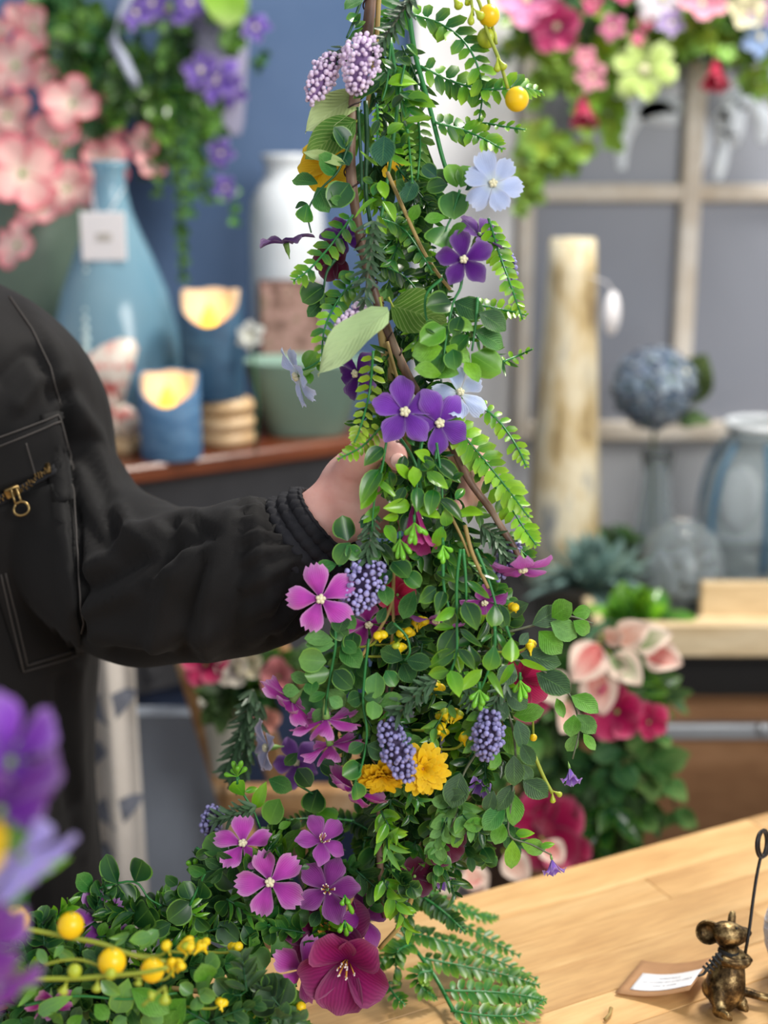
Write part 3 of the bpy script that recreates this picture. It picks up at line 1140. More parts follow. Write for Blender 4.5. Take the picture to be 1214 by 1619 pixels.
def remeshed(mb, name, voxel, smooth_it=6):
    me = mb.mesh(name + '_raw', [])
    o = bpy.data.objects.new(name + '_raw', me)
    COL.objects.link(o)
    r = o.modifiers.new('r', 'REMESH')
    r.mode = 'VOXEL'
    r.voxel_size = voxel
    if smooth_it:
        s = o.modifiers.new('s', 'SMOOTH')
        s.iterations = smooth_it
        s.factor = 0.5
    dg = bpy.context.evaluated_depsgraph_get()
    out = bpy.data.meshes.new_from_object(o.evaluated_get(dg))
    bpy.data.objects.remove(o)
    bpy.data.meshes.remove(me)
    out.name = name
    out.polygons.foreach_set('use_smooth', [True] * len(out.polygons))
    return out


def mesh_np(me):
    n = len(me.vertices)
    co, no = np.empty(n * 3), np.empty(n * 3)
    me.vertices.foreach_get('co', co)
    me.vertices.foreach_get('normal', no)
    return co.reshape(-1, 3), no.reshape(-1, 3)


HX, HY = -0.455, 1.20            # the person's axis
per = thing('person', 'person in a black zip-pocket jumpsuit holding up the flower garland', 'person', (HX, HY, 0))

# ---- arm skeleton in the photograph's places
SH = P(18, 600, 1.21)
EL = P(205, 925, 1.145)
WR = P(508, 822, 1.045)

# ---- body: one continuous skin surface
mb = MB()
loft(mb, dense([((HX, HY, 0.98), .125, .09), ((HX, HY, 1.08), .12, .09), ((HX, HY, 1.25), .15, .10), ((HX, HY, 1.38), .14, .08), ((HX, HY + .01, 1.45), .09, .06), ((HX, HY + .01, 1.50), .055, .055), ((HX, HY, 1.56), .05, .055)], 4))
# head and neck
hc = Vector((HX, HY - .01, 1.66))
mb.ellip(hc + Vector((0, .012, .02)), (.073, .09, .092), nu=18, nv=14)
loft(mb, dense([(hc + Vector((0, -.03, -.10)), .028, .025), (hc + Vector((0, -.035, -.075)), .046, .045), (hc + Vector((0, -.03, -.03)), .06, .055), (hc + Vector((0, -.02, .03)), .064, .06)], 3))
loft(mb, [(hc + Vector((0, -.098, -.028)), .016, .012), (hc + Vector((0, -.103, -.018)), .013, .012), (hc + Vector((0, -.088, .02)), .008, .008)], 10)
for sx in (-1, 1):
    mb.ellip(hc + Vector((sx * .076, .012, .0)), (.008, .02, .03))
# legs
for sx in (-1, 1):
    loft(mb, dense([((HX + sx * .07, HY, 1.0), .06, .08), ((HX + sx * .09, HY, .75), .065, .075), ((HX + sx * .09, HY - .01, .5), .05, .055), ((HX + sx * .09, HY, .35), .05, .055), ((HX + sx * .09, HY + .01, .1), .034, .038), ((HX + sx * .09, HY - .02, .035), .036, .06)], 4))
    loft(mb, [((HX + sx * .09, HY + .04, .035), .03, .025), ((HX + sx * .10, HY - .14, .03), .035, .018)], 12, Vector((0, 0, 1)))
# left arm to wrist and palm
loft(mb, dense([((HX + .10, HY, 1.40), .04, .04), (SH + Vector((-.02, .02, -.01)), .03, .03), (P(84, 775, 1.225), .028, .028), (P(205, 925, 1.155), .030, .030), (EL.lerp(WR, .4), .030, .030), (EL.lerp(WR, .85), .025, .023), (WR, .028, .024), (P(535, 806, 1.045), .031, .022), (P(566, 785, 1.05), .040, .020), (P(610, 768, 1.055), .042, .017), (P(655, 757, 1.06), .040, .014)], 5), 18)
# thumb: leaves the side of the palm near its base, closes over the stems
HAND = {'thumb': [(548, 790, 1.045, .018), (556, 748, 1.03, .0165), (578, 716, 1.01, .0145), (604, 704, .998, .0115), (624, 716, .988, .0105), (630, 732, .984, .0088)]}
for nm, y0, ln, r in (('index', 716, 1.0, .0098), ('middle', 742, 1.06, .0100), ('ring', 768, 1.02, .0096), ('little', 792, .9, .0086)):
    x1, x2 = 655 + 58 * ln, 655 + 92 * ln
    HAND[nm] = [(640, y0 + 4, 1.06, r * 1.25), (x1, y0 - 6, 1.066, r * 1.08), (x2, y0 - 2, 1.045, r), (x2 + 4, y0 + 4, 1.02, r * .95), (x2 - 14, y0 + 8, 1.002, r * .86)]
for nm, pts in HAND.items():
    loft(mb, dense([(P(x, y, t), r, r * .92) for x, y, t, r in pts], 5), 12)
    x, y, t, r = pts[-1]
    mb.ellip(P(x, y, t), r * .9, nu=10, nv=8)
# right arm hanging at the side, with a hand
rs_, re_, rw_ = Vector((HX - .20, HY, 1.40)), Vector((HX - .26, HY + .02, 1.13)), Vector((HX - .25, HY - .10, .90))
loft(mb, dense([((HX - .10, HY, 1.42), .05, .05), (rs_, .05, .05), (rs_.lerp(re_, .5), .044, .044), (re_, .04, .04), (re_.lerp(rw_, .5), .036, .036), (rw_, .027, .022), (rw_ + Vector((0, -.02, -.05)), .022, .038), (rw_ + Vector((.005, -.035, -.09)), .013, .038)], 4), 16)
for i in range(4):
    b0 = rw_ + Vector((.004, -.035 + (i - 1.5) * .019, -.085))
    l = (.062, .072, .068, .052)[i]
    loft(mb, dense([(b0, .0095, .0095), (b0 + Vector((.004, -.004, -l * .5)), .009, .009), (b0 + Vector((.016, -.004, -l)), .0075, .0075)], 4), 10)
b0 = rw_ + Vector((.008, -.05, -.035))
loft(mb, dense([(b0, .012, .012), (b0 + Vector((.012, -.022, -.03)), .011, .011), (b0 + Vector((.02, -.026, -.06)), .0085, .0085)], 4), 10)
body = link('body', remeshed(mb, 'body', 0.0034, 4), per)
body.data.materials.append(M['skin'])
# soft creases over the thumb heel and wrist
co, no = mesh_np(body.data)
disp = np.zeros(len(co))
for a, b, amp, w in (((528, 790), (575, 800), -.0010, 3), ((520, 830), (528, 870), -.0012, 3), ((545, 760), (590, 772), -.0008, 3), ((535, 812), (570, 830), -.0008, 3)):
    d = co - np.array(CAM)
    t = d @ np.array(FV)
    px = IW / 2 + FPX * (d @ np.array(RV)) / t
    py = IH / 2 - FPX * (d @ np.array(UV_)) / t
    ab = np.array(b, float) - np.array(a, float)
    s = np.clip(((px - a[0]) * ab[0] + (py - a[1]) * ab[1]) / (ab @ ab), 0, 1)
    dd = (px - a[0] - s * ab[0]) ** 2 + (py - a[1] - s * ab[1]) ** 2
    disp += amp * np.exp(-dd / (2 * w * w))
co = co + no * disp[:, None]
body.data.vertices.foreach_set('co', co.ravel())
# nails on the visible thumb and finger tips
for nm in ('thumb', 'index', 'middle'):
    (x0, y0, t0, _), (x1, y1, t1, r1) = HAND[nm][-2], HAND[nm][-1]
    p0, p1 = P(x0, y0, t0), P(x1, y1, t1)
    d = (p1 - p0).normalized()
    out = (-FV if nm == 'thumb' else RV - FV * .5)
    R = frame(d, out)
    q = MB()
    q.ellip((0, 0, 0), (.0062, .0075, .0016), nu=10, nv=6)
    link('fingernail', q.mesh('fingernail', M['nail']), body, mat4(p1 + R @ Vector((0, .002, r1 * .86)), R, 1.0))
# face
for sx in (-1, 1):
    e = link('eye', MB().ellip((0, 0, 0), (.013, .012, .0085)).mesh('eye', M['eye_white']), body, Matrix.Translation(hc + Vector((sx * .03, -.073, .008))))
    link('iris', MB().ellip((0, 0, 0), (.0055, .004, .0055)).mesh('iris', M['iris']), body, Matrix.Translation(hc + Vector((sx * .03, -.084, .008))))
MB().ellip(hc + Vector((0, -.080, -.058)), (.024, .008, .007)).obj('mouth', M['lip'], body)
mb = MB()
mb.ellip(hc + Vector((0, .028, .035)), (.088, .098, .096), nu=20, nv=14)
mb.ellip(hc + Vector((0, .05, -.02)), (.078, .07, .085), nu=20, nv=14)
mb.ellip(hc + Vector((.03, -.05, .085)), (.05, .04, .028), nu=14, nv=10)
mb.ellip(hc + Vector((-.03, -.05, .085)), (.05, .04, .028), nu=14, nv=10)
hair = link('hair', remeshed(mb, 'hair', 0.006, 4), per)
hair.data.materials.append(M['hair'])
for sx in (-1, 1):
    mb = MB()
    loft(mb, dense([((HX + sx * .09, HY + .07, .05), .038, .045), ((HX + sx * .095, HY, .055), .045, .05), ((HX + sx * .10, HY - .10, .04), .05, .036), ((HX + sx * .105, HY - .19, .03), .035, .024)], 4), 16, Vector((0, 0, 1)))
    mb.obj('shoe', M['shoe'], per)

# ---- jumpsuit: torso, legs and sleeves in one garment surface
mb = MB()
loft(mb, dense([((HX, HY, .93), .150, .13), ((HX, HY, 1.02), .156, .13), ((HX, HY, 1.10), .164, .13), ((HX, HY, 1.20), .174, .13), ((HX, HY, 1.30), .195, .135), ((HX, HY, 1.40), .188, .125), ((HX, HY + .01, 1.46), .15, .10), ((HX, HY + .01, 1.50), .085, .078), ((HX, HY + .01, 1.525), .068, .068)], 5), 30)
for sx in (-1, 1):
    loft(mb, dense([((HX + sx * .075, HY, .98), .078, .12), ((HX + sx * .08, HY, .75), .08, .11), ((HX + sx * .10, HY, .45), .085, .095), ((HX + sx * .10, HY, .12), .075, .085), ((HX + sx * .10, HY, .07), .07, .08)], 5), 22)
A = lambda x, y, t, w, d: (P(x, y, t), w * t / FPX, d)
loft(mb, dense([A(-110, 545, 1.25, 92, .080), A(-20, 590, 1.24, 108, .080), A(38, 665, 1.225, 106, .075), A(88, 770, 1.21, 108, .073), A(140, 860, 1.185, 120, .074), A(212, 918, 1.145, 134, .077), A(290, 925, 1.105, 122, .075), A(360, 918, 1.07, 122, .070), A(420, 900, 1.06, 122, .066), A(460, 882, 1.055, 100, .058), A(482, 868, 1.052, 74, .048), A(493, 858, 1.05, 60, .038)], 6), 30)
loft(mb, dense([(Vector((HX - .12, HY, 1.41)), .075, .075), (rs_ + Vector((-.0, 0, -.02)), .07, .07), (rs_.lerp(re_, .5), .062, .064), (re_, .066, .068), (re_.lerp(rw_, .5), .062, .064), (re_.lerp(rw_, .9), .052, .052)], 5), 24)
jm = remeshed(mb, 'jumpsuit', 0.0052, 5)
# ---- folds, seams and gathers sculpted into the cloth
co, no = mesh_np(jm)
d = co - np.array(CAM)
tt = d @ np.array(FV)
px = IW / 2 + FPX * (d @ np.array(RV)) / tt
py = IH / 2 - FPX * (d @ np.array(UV_)) / tt
face = np.clip(-(no @ np.array(FV)) * 1.6 + .2, 0, 1)
disp = np.zeros(len(co))
FOLDS = [  # polyline, amplitude (m), width (px)
    (((115, 640), (150, 690), (170, 760)), .009, 11), (((125, 700), (165, 770), (180, 840)), -.008, 9),
    (((60, 560), (95, 650), (120, 720)), -.007, 9), (((20, 450), (70, 520), (100, 590)), .006, 12),
    (((105, 625), (110, 720), (116, 830), (128, 1000)), -.012, 6), (((95, 640), (98, 740), (106, 840), (120, 1000)), .006, 7),
    (((150, 900), (220, 850), (300, 815)), .010, 12), (((140, 930), (220, 885), (310, 850)), -.008, 9), (((135, 965), (210, 935), (270, 905)), .008, 10),
    (((230, 930), (262, 880), (275, 830)), -.008, 8), (((255, 1010), (262, 950), (300, 880)), .009, 11), (((290, 1030), (295, 960), (322, 890)), -.007, 9),
    (((330, 1030), (325, 960), (335, 880), (365, 820)), .007, 11), (((370, 1020), (372, 940), (385, 860)), -.006, 9),
    (((160, 1000), (240, 1010), (330, 1000)), .008, 14), (((180, 1030), (260, 1040)), -.006, 8),
    (((265, 830), (300, 820), (340, 850)), -.007, 6), (((400, 800), (410, 880), (440, 1000)), .006, 11), (((430, 1010), (455, 950), (470, 900)), -.006, 8),
    (((180, 800), (215, 850), (240, 870)), .007, 9), (((120, 800), (150, 850), (190, 880)), -.006, 9),
    (((20, 1130), (60, 1200), (70, 1300)), .006, 12), (((100, 1080), (105, 1200), (125, 1330)), -.008, 10), (((120, 1060), (122, 1200), (140, 1350)), .007, 10),
    (((30, 640), (60, 600), (90, 600)), .005, 9), (((0, 600), (40, 560)), -.005, 9)]
for pl, amp, w in FOLDS:
    best = np.full(len(co), 1e9)
    for a, b in zip(pl[:-1], pl[1:]):
        ab = np.array(b, float) - np.array(a, float)
        s = np.clip(((px - a[0]) * ab[0] + (py - a[1]) * ab[1]) / (ab @ ab), 0, 1)
        best = np.minimum(best, (px - a[0] - s * ab[0]) ** 2 + (py - a[1] - s * ab[1]) ** 2)
    disp += amp * np.exp(-best / (2 * w * w)) * face
# gathers running into the elastic cuff
wd = np.array((WR - EL).normalized())
rel = co - np.array(P(488, 862, 1.05))
along = rel @ wd
rad = rel - along[:, None] * wd
angv = np.arctan2(rad @ np.array(UV_), rad @ np.array(FV))
near = np.exp(-((along + .012) / .03) ** 2) * (np.linalg.norm(rad, axis=1) < .09) * (px > 380)
disp += near * .0035 * np.sin(angv * 22)
disp += .0016 * np.array([mnoise.noise(Vector(c) * 24) for c in co])
co = co + no * disp[:, None]
jm.vertices.foreach_set('co', co.ravel())
jm.update()
jump = link('jumpsuit', jm, per)
jm.materials.append(M['black_twill'])
JB = BVHTree.FromPolygons([Vector(c) for c in co], [tuple(p.vertices) for p in jm.polygons])


def on_cloth(x, y, off=.0):
    dr = ray(x, y).normalized()
    h = JB.ray_cast(CAM, dr)
    if h[0] is None:
        return None, -FV
    n = h[1] if h[1].dot(dr) < 0 else -h[1]
    return h[0] + n * off, n


def cloth_patch(name, TL, TR, BR, BL, off, mat, nu=14, nv=14, thick=.0022, par=None):
    vs = []
    for j in range(nv + 1):
        for i in range(nu + 1):
            u, v = i / nu, j / nv
            x = (TL[0] * (1 - u) + TR[0] * u) * (1 - v) + (BL[0] * (1 - u) + BR[0] * u) * v
            y = (TL[1] * (1 - u) + TR[1] * u) * (1 - v) + (BL[1] * (1 - u) + BR[1] * u) * v
            p, n = on_cloth(x, y, off)
            vs.append(p or P(x, y, 1.06))
    fs = [(j * (nu + 1) + i, (j + 1) * (nu + 1) + i, (j + 1) * (nu + 1) + i + 1, j * (nu + 1) + i + 1) for j in range(nv) for i in range(nu)]
    o = MB().add(vs, fs).obj(name, mat, par or jump)
    m = o.modifiers.new('t', 'SOLIDIFY')
    m.thickness = thick
    m.offset = 0
    return o


def cloth_line(name, pl, r, mat, off=.002, par=None, n=5):
    pts = []
    for a, b in zip(pl[:-1], pl[1:]):
        for i in range(10):
            k = i / 10
            pts.append(on_cloth(a[0] + (b[0] - a[0]) * k, a[1] + (b[1] - a[1]) * k, off)[0])
    pts.append(on_cloth(*pl[-1], off)[0])
    pts = [q for q in pts if q is not None]
    keep = [pts[0]]
    for q in pts[1:]:
        if (q - keep[-1]).length < .02:
            keep.append(q)
    pts = keep
    return MB().tube(pts, r, n).obj(name, mat, par or jump)


cloth_patch('pocket', (-45, 812), (100, 762), (130, 1030), (32, 1058), .0028, M['black_twill'], 16, 20)
cloth_patch('pocket_flap', (-45, 706), (90, 658), (106, 738), (-45, 790), .0034, M['black_twill'], 16, 8)
cloth_patch('sleeve_tab', (62, 656), (96, 650), (110, 790), (88, 800), .0030, M['black_twill'], 5, 14)
for pl in (((-45, 700), (0, 690), (88, 658)), ((-45, 716), (0, 704), (90, 668)), ((0, 905), (34, 1060), (116, 1036), (131, 1010)), ((8, 903), (40, 1050), (114, 1027)),
           ((108, 742), (111, 800), (133, 1000)), ((88, 657), (108, 742)), ((98, 655), (116, 742)), ((15, 470), (50, 520), (80, 580), (95, 640)), ((38, 700), (56, 760))):
    cloth_line('seam', pl, .0009, M['stitch'], .0046 if pl[0][1] > 640 and pl[0][0] < 380 else .0006)
# brass zip
zp = cloth_patch('zip_tape', (-45, 802), (90, 737), (93, 752), (-45, 818), .0052, M['black_knit'], 14, 3, .0015)
mb = MB()
nt = 44
for i in range(nt):
    k = i / (nt - 1)
    x, y = -44 + 128 * k, 806 - 61 * k
    p, n = on_cloth(x, y, .0085)
    p2, _ = on_cloth(x + 4, y - 2, .0085)
    n = (n - FV * 1.5).normalized()
    R = frame((p2 - p).normalized(), n)
    s = 1 if i % 2 else -1
    q = MB().box((-.0016 + s * .0014, -.0006, -.001), (.0016 + s * .0014, .0006, .001), .0003)
    mb.mesh_copy(q.v, q.f, None, mat4(p, R, 1.0))
mb.obj('zip_teeth', M['brass'], zp)['kind'] = 'stuff'
p, n = on_cloth(84, 745, .008)
p2, _ = on_cloth(90, 742, .008)
R = frame((p2 - p), n)
link('zip_stop', MB().box((-.005, -.002, -.0015), (.005, .002, .0015), .0006).mesh('zip_stop', M['brass']), zp, mat4(p, R, 1.0))
p, n = on_cloth(16, 775, .009)
p2, _ = on_cloth(26, 770, .009)
R = frame((p2 - p), n)
link('zip_slider', MB().box((-.0045, -.007, -.002), (.0045, .007, .003), .0012).mesh('zip_slider', M['brass']), zp, mat4(p, R, 1.0))
pc = on_cloth(20, 784, .012)[0]
tz = to_px(pc)[2] - .004
pz = lambda x, y: P(x, y, tz)
ring = [pz(x, y) for x, y in ((25, 797), (22, 806), (25, 813), (34, 815), (43, 811), (46, 804), (42, 796), (34, 793), (25, 797))]
mb = MB().tube([pz(17, 774), pz(22, 788), pz(25, 797)], .0011, 6).tube([pz(25, 771), pz(31, 786), pz(34, 794)], .0011, 6).tube(smooth_path(ring, 3), .0012, 6)
mb.obj('zip_pull', M['brass'], zp)

# elastic cuff: ribbed tube around the wrist
mb = MB()
n, rows = 96, 16
c0, c1 = P(468, 872, 1.053), P(522, 824, 1.043)
axv = (c1 - c0).normalized()
fa = axv.cross(UV_).normalized()
fb = axv.cross(fa)
vs, fs = [], []
for j in range(rows + 1):
    k = j / rows
    c = c0.lerp(c1, k)
    r0 = .0465 - .0135 * k ** .7 + .0022 * math.sin(j * PI / 2.0) * (1 if j < rows else 0)
    for i in range(n):
        a = 2 * PI * i / n
        rr = r0 + .0012 * math.sin(a * 26 + j * .5) + .0006 * math.sin(a * 41 + j)
        vs.append(c + fb * (rr * 1.06 * math.cos(a)) + fa * (rr * .85 * math.sin(a)))
for j in range(rows):
    for i in range(n):
        fs.append((j * n + i, j * n + (i + 1) % n, (j + 1) * n + (i + 1) % n, (j + 1) * n + i))
o = MB().add(vs, fs).obj('cuff', M['black_knit'], jump)
m = o.modifiers.new('t', 'SOLIDIFY')
m.thickness = .003
# ================================================================== PLANT PIECES
def leaf_geo(prof, nu=4, nv=6, fold=.18, curve=.15, cup=0.0, wav=0.0, stalk=0.0):
    """unit leaf: base at origin, tip at +Y, upper side +Z. -> verts, faces, uvs"""
    vs, fs, uvs = [], [], []
    for j in range(nv + 1):
        v = j / nv
        w = prof(v)
        for i in range(nu + 1):
            u = i / nu * 2 - 1
            x = u * w
            z = fold * abs(x) - curve * (v * v) + cup * (x * x) * 4 + wav * math.sin(v * 9 + u * 2) * abs(u) + .12 * v
            vs.append((x, v, z))
            uvs.append((i / nu, v))
    for j in range(nv):
        for i in range(nu):
            a = j * (nu + 1) + i
            fs.append((a, a + 1, a + nu + 2, a + nu + 1))
    return vs, fs, uvs


def s_(x):
    return max(0.0, x)


def p_box(v): return .235 * s_(math.sin(PI * v ** .82)) ** .8 + .004
def p_tear(v): return .30 * s_(math.sin(PI * v ** 1.45)) ** .75 * (1 if v < .97 else .6) + .012
def p_oval(v): return .30 * s_(math.sin(PI * s_((v - .08) / .92) ** .95)) ** .62 + .012
def p_big(v): return .34 * s_(math.sin(PI * v ** .78)) ** .8 + .006


def p_round(v):
    k = (v - .1) / .9
    return .02 if k <= 0 else .02 + .41 * math.sqrt(s_(1 - (2 * k ** .9 - 1) ** 2))


def p_fern(v): return .20 * (s_(1 - (2 * v - 1) ** 4)) ** .5 + .02
def p_needle(v): return .075 * s_(math.sin(PI * (v * .85 + .1))) ** .6
def p_strap(v): return .13 * s_(math.sin(PI * v ** .7)) ** .6 + .004


LEAFG = {
    'box': [leaf_geo(p_box, 4, 6, .5, .28), leaf_geo(p_box, 4, 6, .35, -.18, wav=.03), leaf_geo(p_box, 4, 6, .6, .1)],
    'tear': [leaf_geo(p_tear, 4, 6, .1, .1, cup=-.5), leaf_geo(p_tear, 4, 6, .3, .2)],
    'oval': [leaf_geo(p_oval, 4, 6, .3, .15, wav=.03), leaf_geo(p_oval, 4, 6, .22, -.1, wav=.02)],
    'round': [leaf_geo(p_round, 4, 8, .08, .12, cup=.25), leaf_geo(p_round, 4, 8, .05, -.05, cup=-.3), leaf_geo(p_round, 4, 8, .3, .2)],
    'big': [leaf_geo(p_big, 6, 9, .2, .22, wav=.05), leaf_geo(p_big, 6, 9, .35, -.12, wav=.06)],
    'fern': [leaf_geo(p_fern, 2, 4, .25, .25), leaf_geo(p_fern, 2, 4, .3, .05)],
    'needle': [leaf_geo(p_needle, 2, 3, .3, -.1)],
    'strap': [leaf_geo(p_strap, 2, 6, .5, .45), leaf_geo(p_strap, 2, 6, .5, -.35)],
}
LMAT = {'box': 'leaf_gloss', 'tear': 'leaf_gloss', 'oval': 'leaf_matte', 'round': 'leaf_round', 'big': 'leaf_veined', 'fern': 'fern', 'needle': 'needle', 'strap': 'leaf_gloss'}
LMESH = {}


def leaf_mesh(kind, var, mat):
    k = (kind, var, mat)
    if k not in LMESH:
        g = LEAFG[kind][var]
        LMESH[k] = MB().add(*g).mesh('leaf', M[mat])
    return LMESH[k]


GREENS = {  # base colour, amount of lime towards the tip
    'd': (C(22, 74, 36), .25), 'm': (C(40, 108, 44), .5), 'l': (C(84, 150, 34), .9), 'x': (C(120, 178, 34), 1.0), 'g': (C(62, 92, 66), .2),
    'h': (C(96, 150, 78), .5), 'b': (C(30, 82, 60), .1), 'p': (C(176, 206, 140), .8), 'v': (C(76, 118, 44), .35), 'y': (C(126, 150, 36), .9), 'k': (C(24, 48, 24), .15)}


def shade(code, rnd):
    c, a = GREENS[code]
    k = rnd.uniform(.78, 1.22)
    return (c[0] * k * rnd.uniform(.9, 1.12), c[1] * k, c[2] * k * rnd.uniform(.85, 1.15), a * rnd.uniform(.6, 1.3))


COUNT = {'leaf': 0, 'leaflet': 0, 'petal': 0}
LIMIT = {'leaf': 290, 'leaflet': 290}
RP = random.Random(11)


class Spray:
    """one part of a plant: a stem mesh with its leaves; leaves past the limit are joined"""

    def __init__(self, plant, name, stems, r_px=2.2, mat='stem', n=5, limit=None, piece='leaf', t=1.0):
        self.plant, self.piece = plant, piece
        mb = MB()
        for i, st in enumerate(stems):
            mb = MB().tube(smooth_path(st, 4), [r_px * t / FPX, r_px * .6 * t / FPX], n)
            if i == 0:
                self.o = mb.obj(name, M[mat], plant)
            else:
                mb.obj('stem', M[mat], self.o)
        self.join = {}
        self.counter = COUNT if limit is None else limit

    def leaf(self, kind, mw, col, mat=None, single=True):
        mat = mat or LMAT[kind]
        var = RP.randrange(len(LEAFG[kind]))
        if single and self.counter.get(self.piece, 0) < LIMIT.get(self.piece, 290):
            self.counter[self.piece] = self.counter.get(self.piece, 0) + 1
            o = link(self.piece, leaf_mesh(kind, var, mat), self.o, mw)
            o.color = col
            return o
        key = (mat,)
        if key not in self.join:
            self.join[key] = (MB(), col)
        g = LEAFG[kind][var]
        self.join[key][0].mesh_copy(g[0], g[1], g[2], mw)

    def done(self):
        for (mat,), (mb, col) in self.join.items():
            o = mb.obj('foliage', M[mat], self.o)
            o.color = col
            o['kind'] = 'stuff'
        return self.o


def leaf_between(sp, kind, b, tip, code, wide=1.0, tilt=(0, 0), mat=None, rnd=RP):
    """leaf from point b to point tip, upper side towards the room"""
    d = tip - b
    z = -FV + RV * (tilt[0] + rnd.uniform(-.45, .45)) + UV_ * (tilt[1] + rnd.uniform(-.1, .6))
    L = d.length
    return sp.leaf(kind, mat4(b, frame(d, z), (L * wide, L, L)), shade(code, rnd), mat)


def auto_leaves(sp, path, kind, L, n, code, ang=(45, 75), pair=True, tipcode=None, taper=.35, cam_bias=.6, wide=1.0, rnd=RP, single=True, start=.08, mat=None):
    """leaves set along a smooth stem path"""
    m = len(path) - 1
    for k in range(n):
        f = start + (1 - start) * k / max(1, n - 1)
        i = min(int(f * m), m - 1)
        p = path[i].lerp(path[i + 1], f * m - i)
        tg = (path[i + 1] - path[i]).normalized()
        phi = rnd.uniform(0, PI) if not pair else (k % 2) * PI / 2 + rnd.uniform(-.5, .5)
        side0 = tg.cross(FV)
        side0 = side0.normalized() if side0.length > 1e-4 else RV
        for s in ((0, PI) if pair else (0,)):
            sd = Matrix.Rotation(phi * .75 + s, 3, tg) @ side0
            a = math.radians(rnd.uniform(*ang)) * (1 - .35 * f)
            d = tg * math.cos(a) + sd * math.sin(a)
            nad = tg * math.sin(a) - sd * math.cos(a)
            z = nad * (1 - cam_bias) + (-FV + UV_ * .5) * cam_bias + Vector((rnd.uniform(-.3, .3), rnd.uniform(-.3, .3), rnd.uniform(-.3, .3)))
            LL = L * (1 - taper * f) * rnd.uniform(.8, 1.15)
            c = code if (tipcode is None or rnd.random() > f ** 1.3) else tipcode
            sp.leaf(kind, mat4(p, frame(d, z), (LL * wide, LL, LL)), shade(c, rnd), mat, single)


# ---- flowers
def petal_geo(prof, nu=6, nv=6, cup=.2, lift=.25, curl=.0, ruffle=.03, teeth=0.0, seed=0):
    r = random.Random(seed)
    vs, fs, uvs = [], [], []
    ph = r.uniform(0, 6)
    for j in range(nv + 1):
        v = j / nv
        w = prof(v)
        for i in range(nu + 1):
            u = i / nu * 2 - 1
            y = v - .12 * (u * u) * (v ** 3)
            if teeth and j == nv:
                y += teeth * ((i % 2) * 2 - 1) * .5 + r.uniform(-.02, .02)
            z = lift * v - curl * v ** 3 + cup * (u * w) ** 2 * 2 + ruffle * math.sin(u * 4 + v * 5 + ph) * v
            vs.append((u * w, y, z))
            uvs.append((i / nu, v))
    for j in range(nv):
        for i in range(nu):
            a = j * (nu + 1) + i
            fs.append((a, a + 1, a + nu + 2, a + nu + 1))
    return vs, fs, uvs


def q_dian(v): return .045 + .32 * (math.sin(PI * .5 * min(1, v / .78)) ** 1.7) - (.05 * s_((v - .8) / .2))
def q_viol(v): return .035 + .31 * s_(math.sin(PI * (v * .90 + .02) ** 1.45)) ** .85
def q_wine(v): return .08 + .42 * s_(math.sin(PI * (v * .86) ** 1.05)) ** .75
def q_ray(v): return .06 + .14 * s_(math.sin(PI * (v * .85 + .05))) ** .6
def q_dog(v): return .10 + .38 * s_(math.sin(PI * (v * .82) ** 1.1)) ** .8


PETG = {
    'dian': ([petal_geo(q_dian, 8, 6, (.25, -.6, .8)[i], (.22, .34, .1)[i], (.15, .35, .0)[i], .06, .09, i) for i in range(3)], 'petal_dian'),
    'blue': ([petal_geo(q_dian, 8, 6, (.2, -.5, .6)[i], (.20, .3, .1)[i], (.12, .3, .0)[i], .06, .07, 10 + i) for i in range(3)], 'petal_blue'),
    'viol': ([petal_geo(q_viol, 6, 6, (.35, -.5, .8)[i], (.30, .42, .15)[i], (.25, .5, .1)[i], .06, 0, 20 + i) for i in range(3)], 'petal_viol'),
    'wine': ([petal_geo(q_wine, 6, 6, .5, .55, .15, .06, 0, 30 + i) for i in range(3)], 'petal_wine'),
    'bell': ([petal_geo(q_wine, 6, 6, .7, 3.0, .7, .04, 0, 40 + i) for i in range(2)], 'petal_wine'),
    'ray': ([petal_geo(q_ray, 3, 4, .6, .35, .25, .03, 0, 50 + i) for i in range(2)], 'petal_yellow'),
    'yellow': ([petal_geo(q_wine, 6, 6, .3, .45, .3, .08, 0, 60 + i) for i in range(2)], 'petal_yellow'),
    'dogwood': ([petal_geo(q_dog, 5, 5, .3, .25, .1, .04, 0, 70 + i) for i in range(2)], 'petal_dogwood'),
    'soft': ([petal_geo(q_viol, 5, 5, .35, .30, .2, .05, 0, 80 + i) for i in range(2)], 'petal_soft'),
    'bud': ([petal_geo(q_viol, 4, 4, .9, 2.0, 1.1, .03, 0, 90 + i) for i in range(2)], 'petal_viol'),
}
PMESH, CMESH = {}, {}


def petal_mesh(kind, var):
    if (kind, var) not in PMESH:
        g, mat = PETG[kind]
        PMESH[(kind, var)] = MB().add(*g[var]).mesh('petal', M[mat])
    return PMESH[(kind, var)]


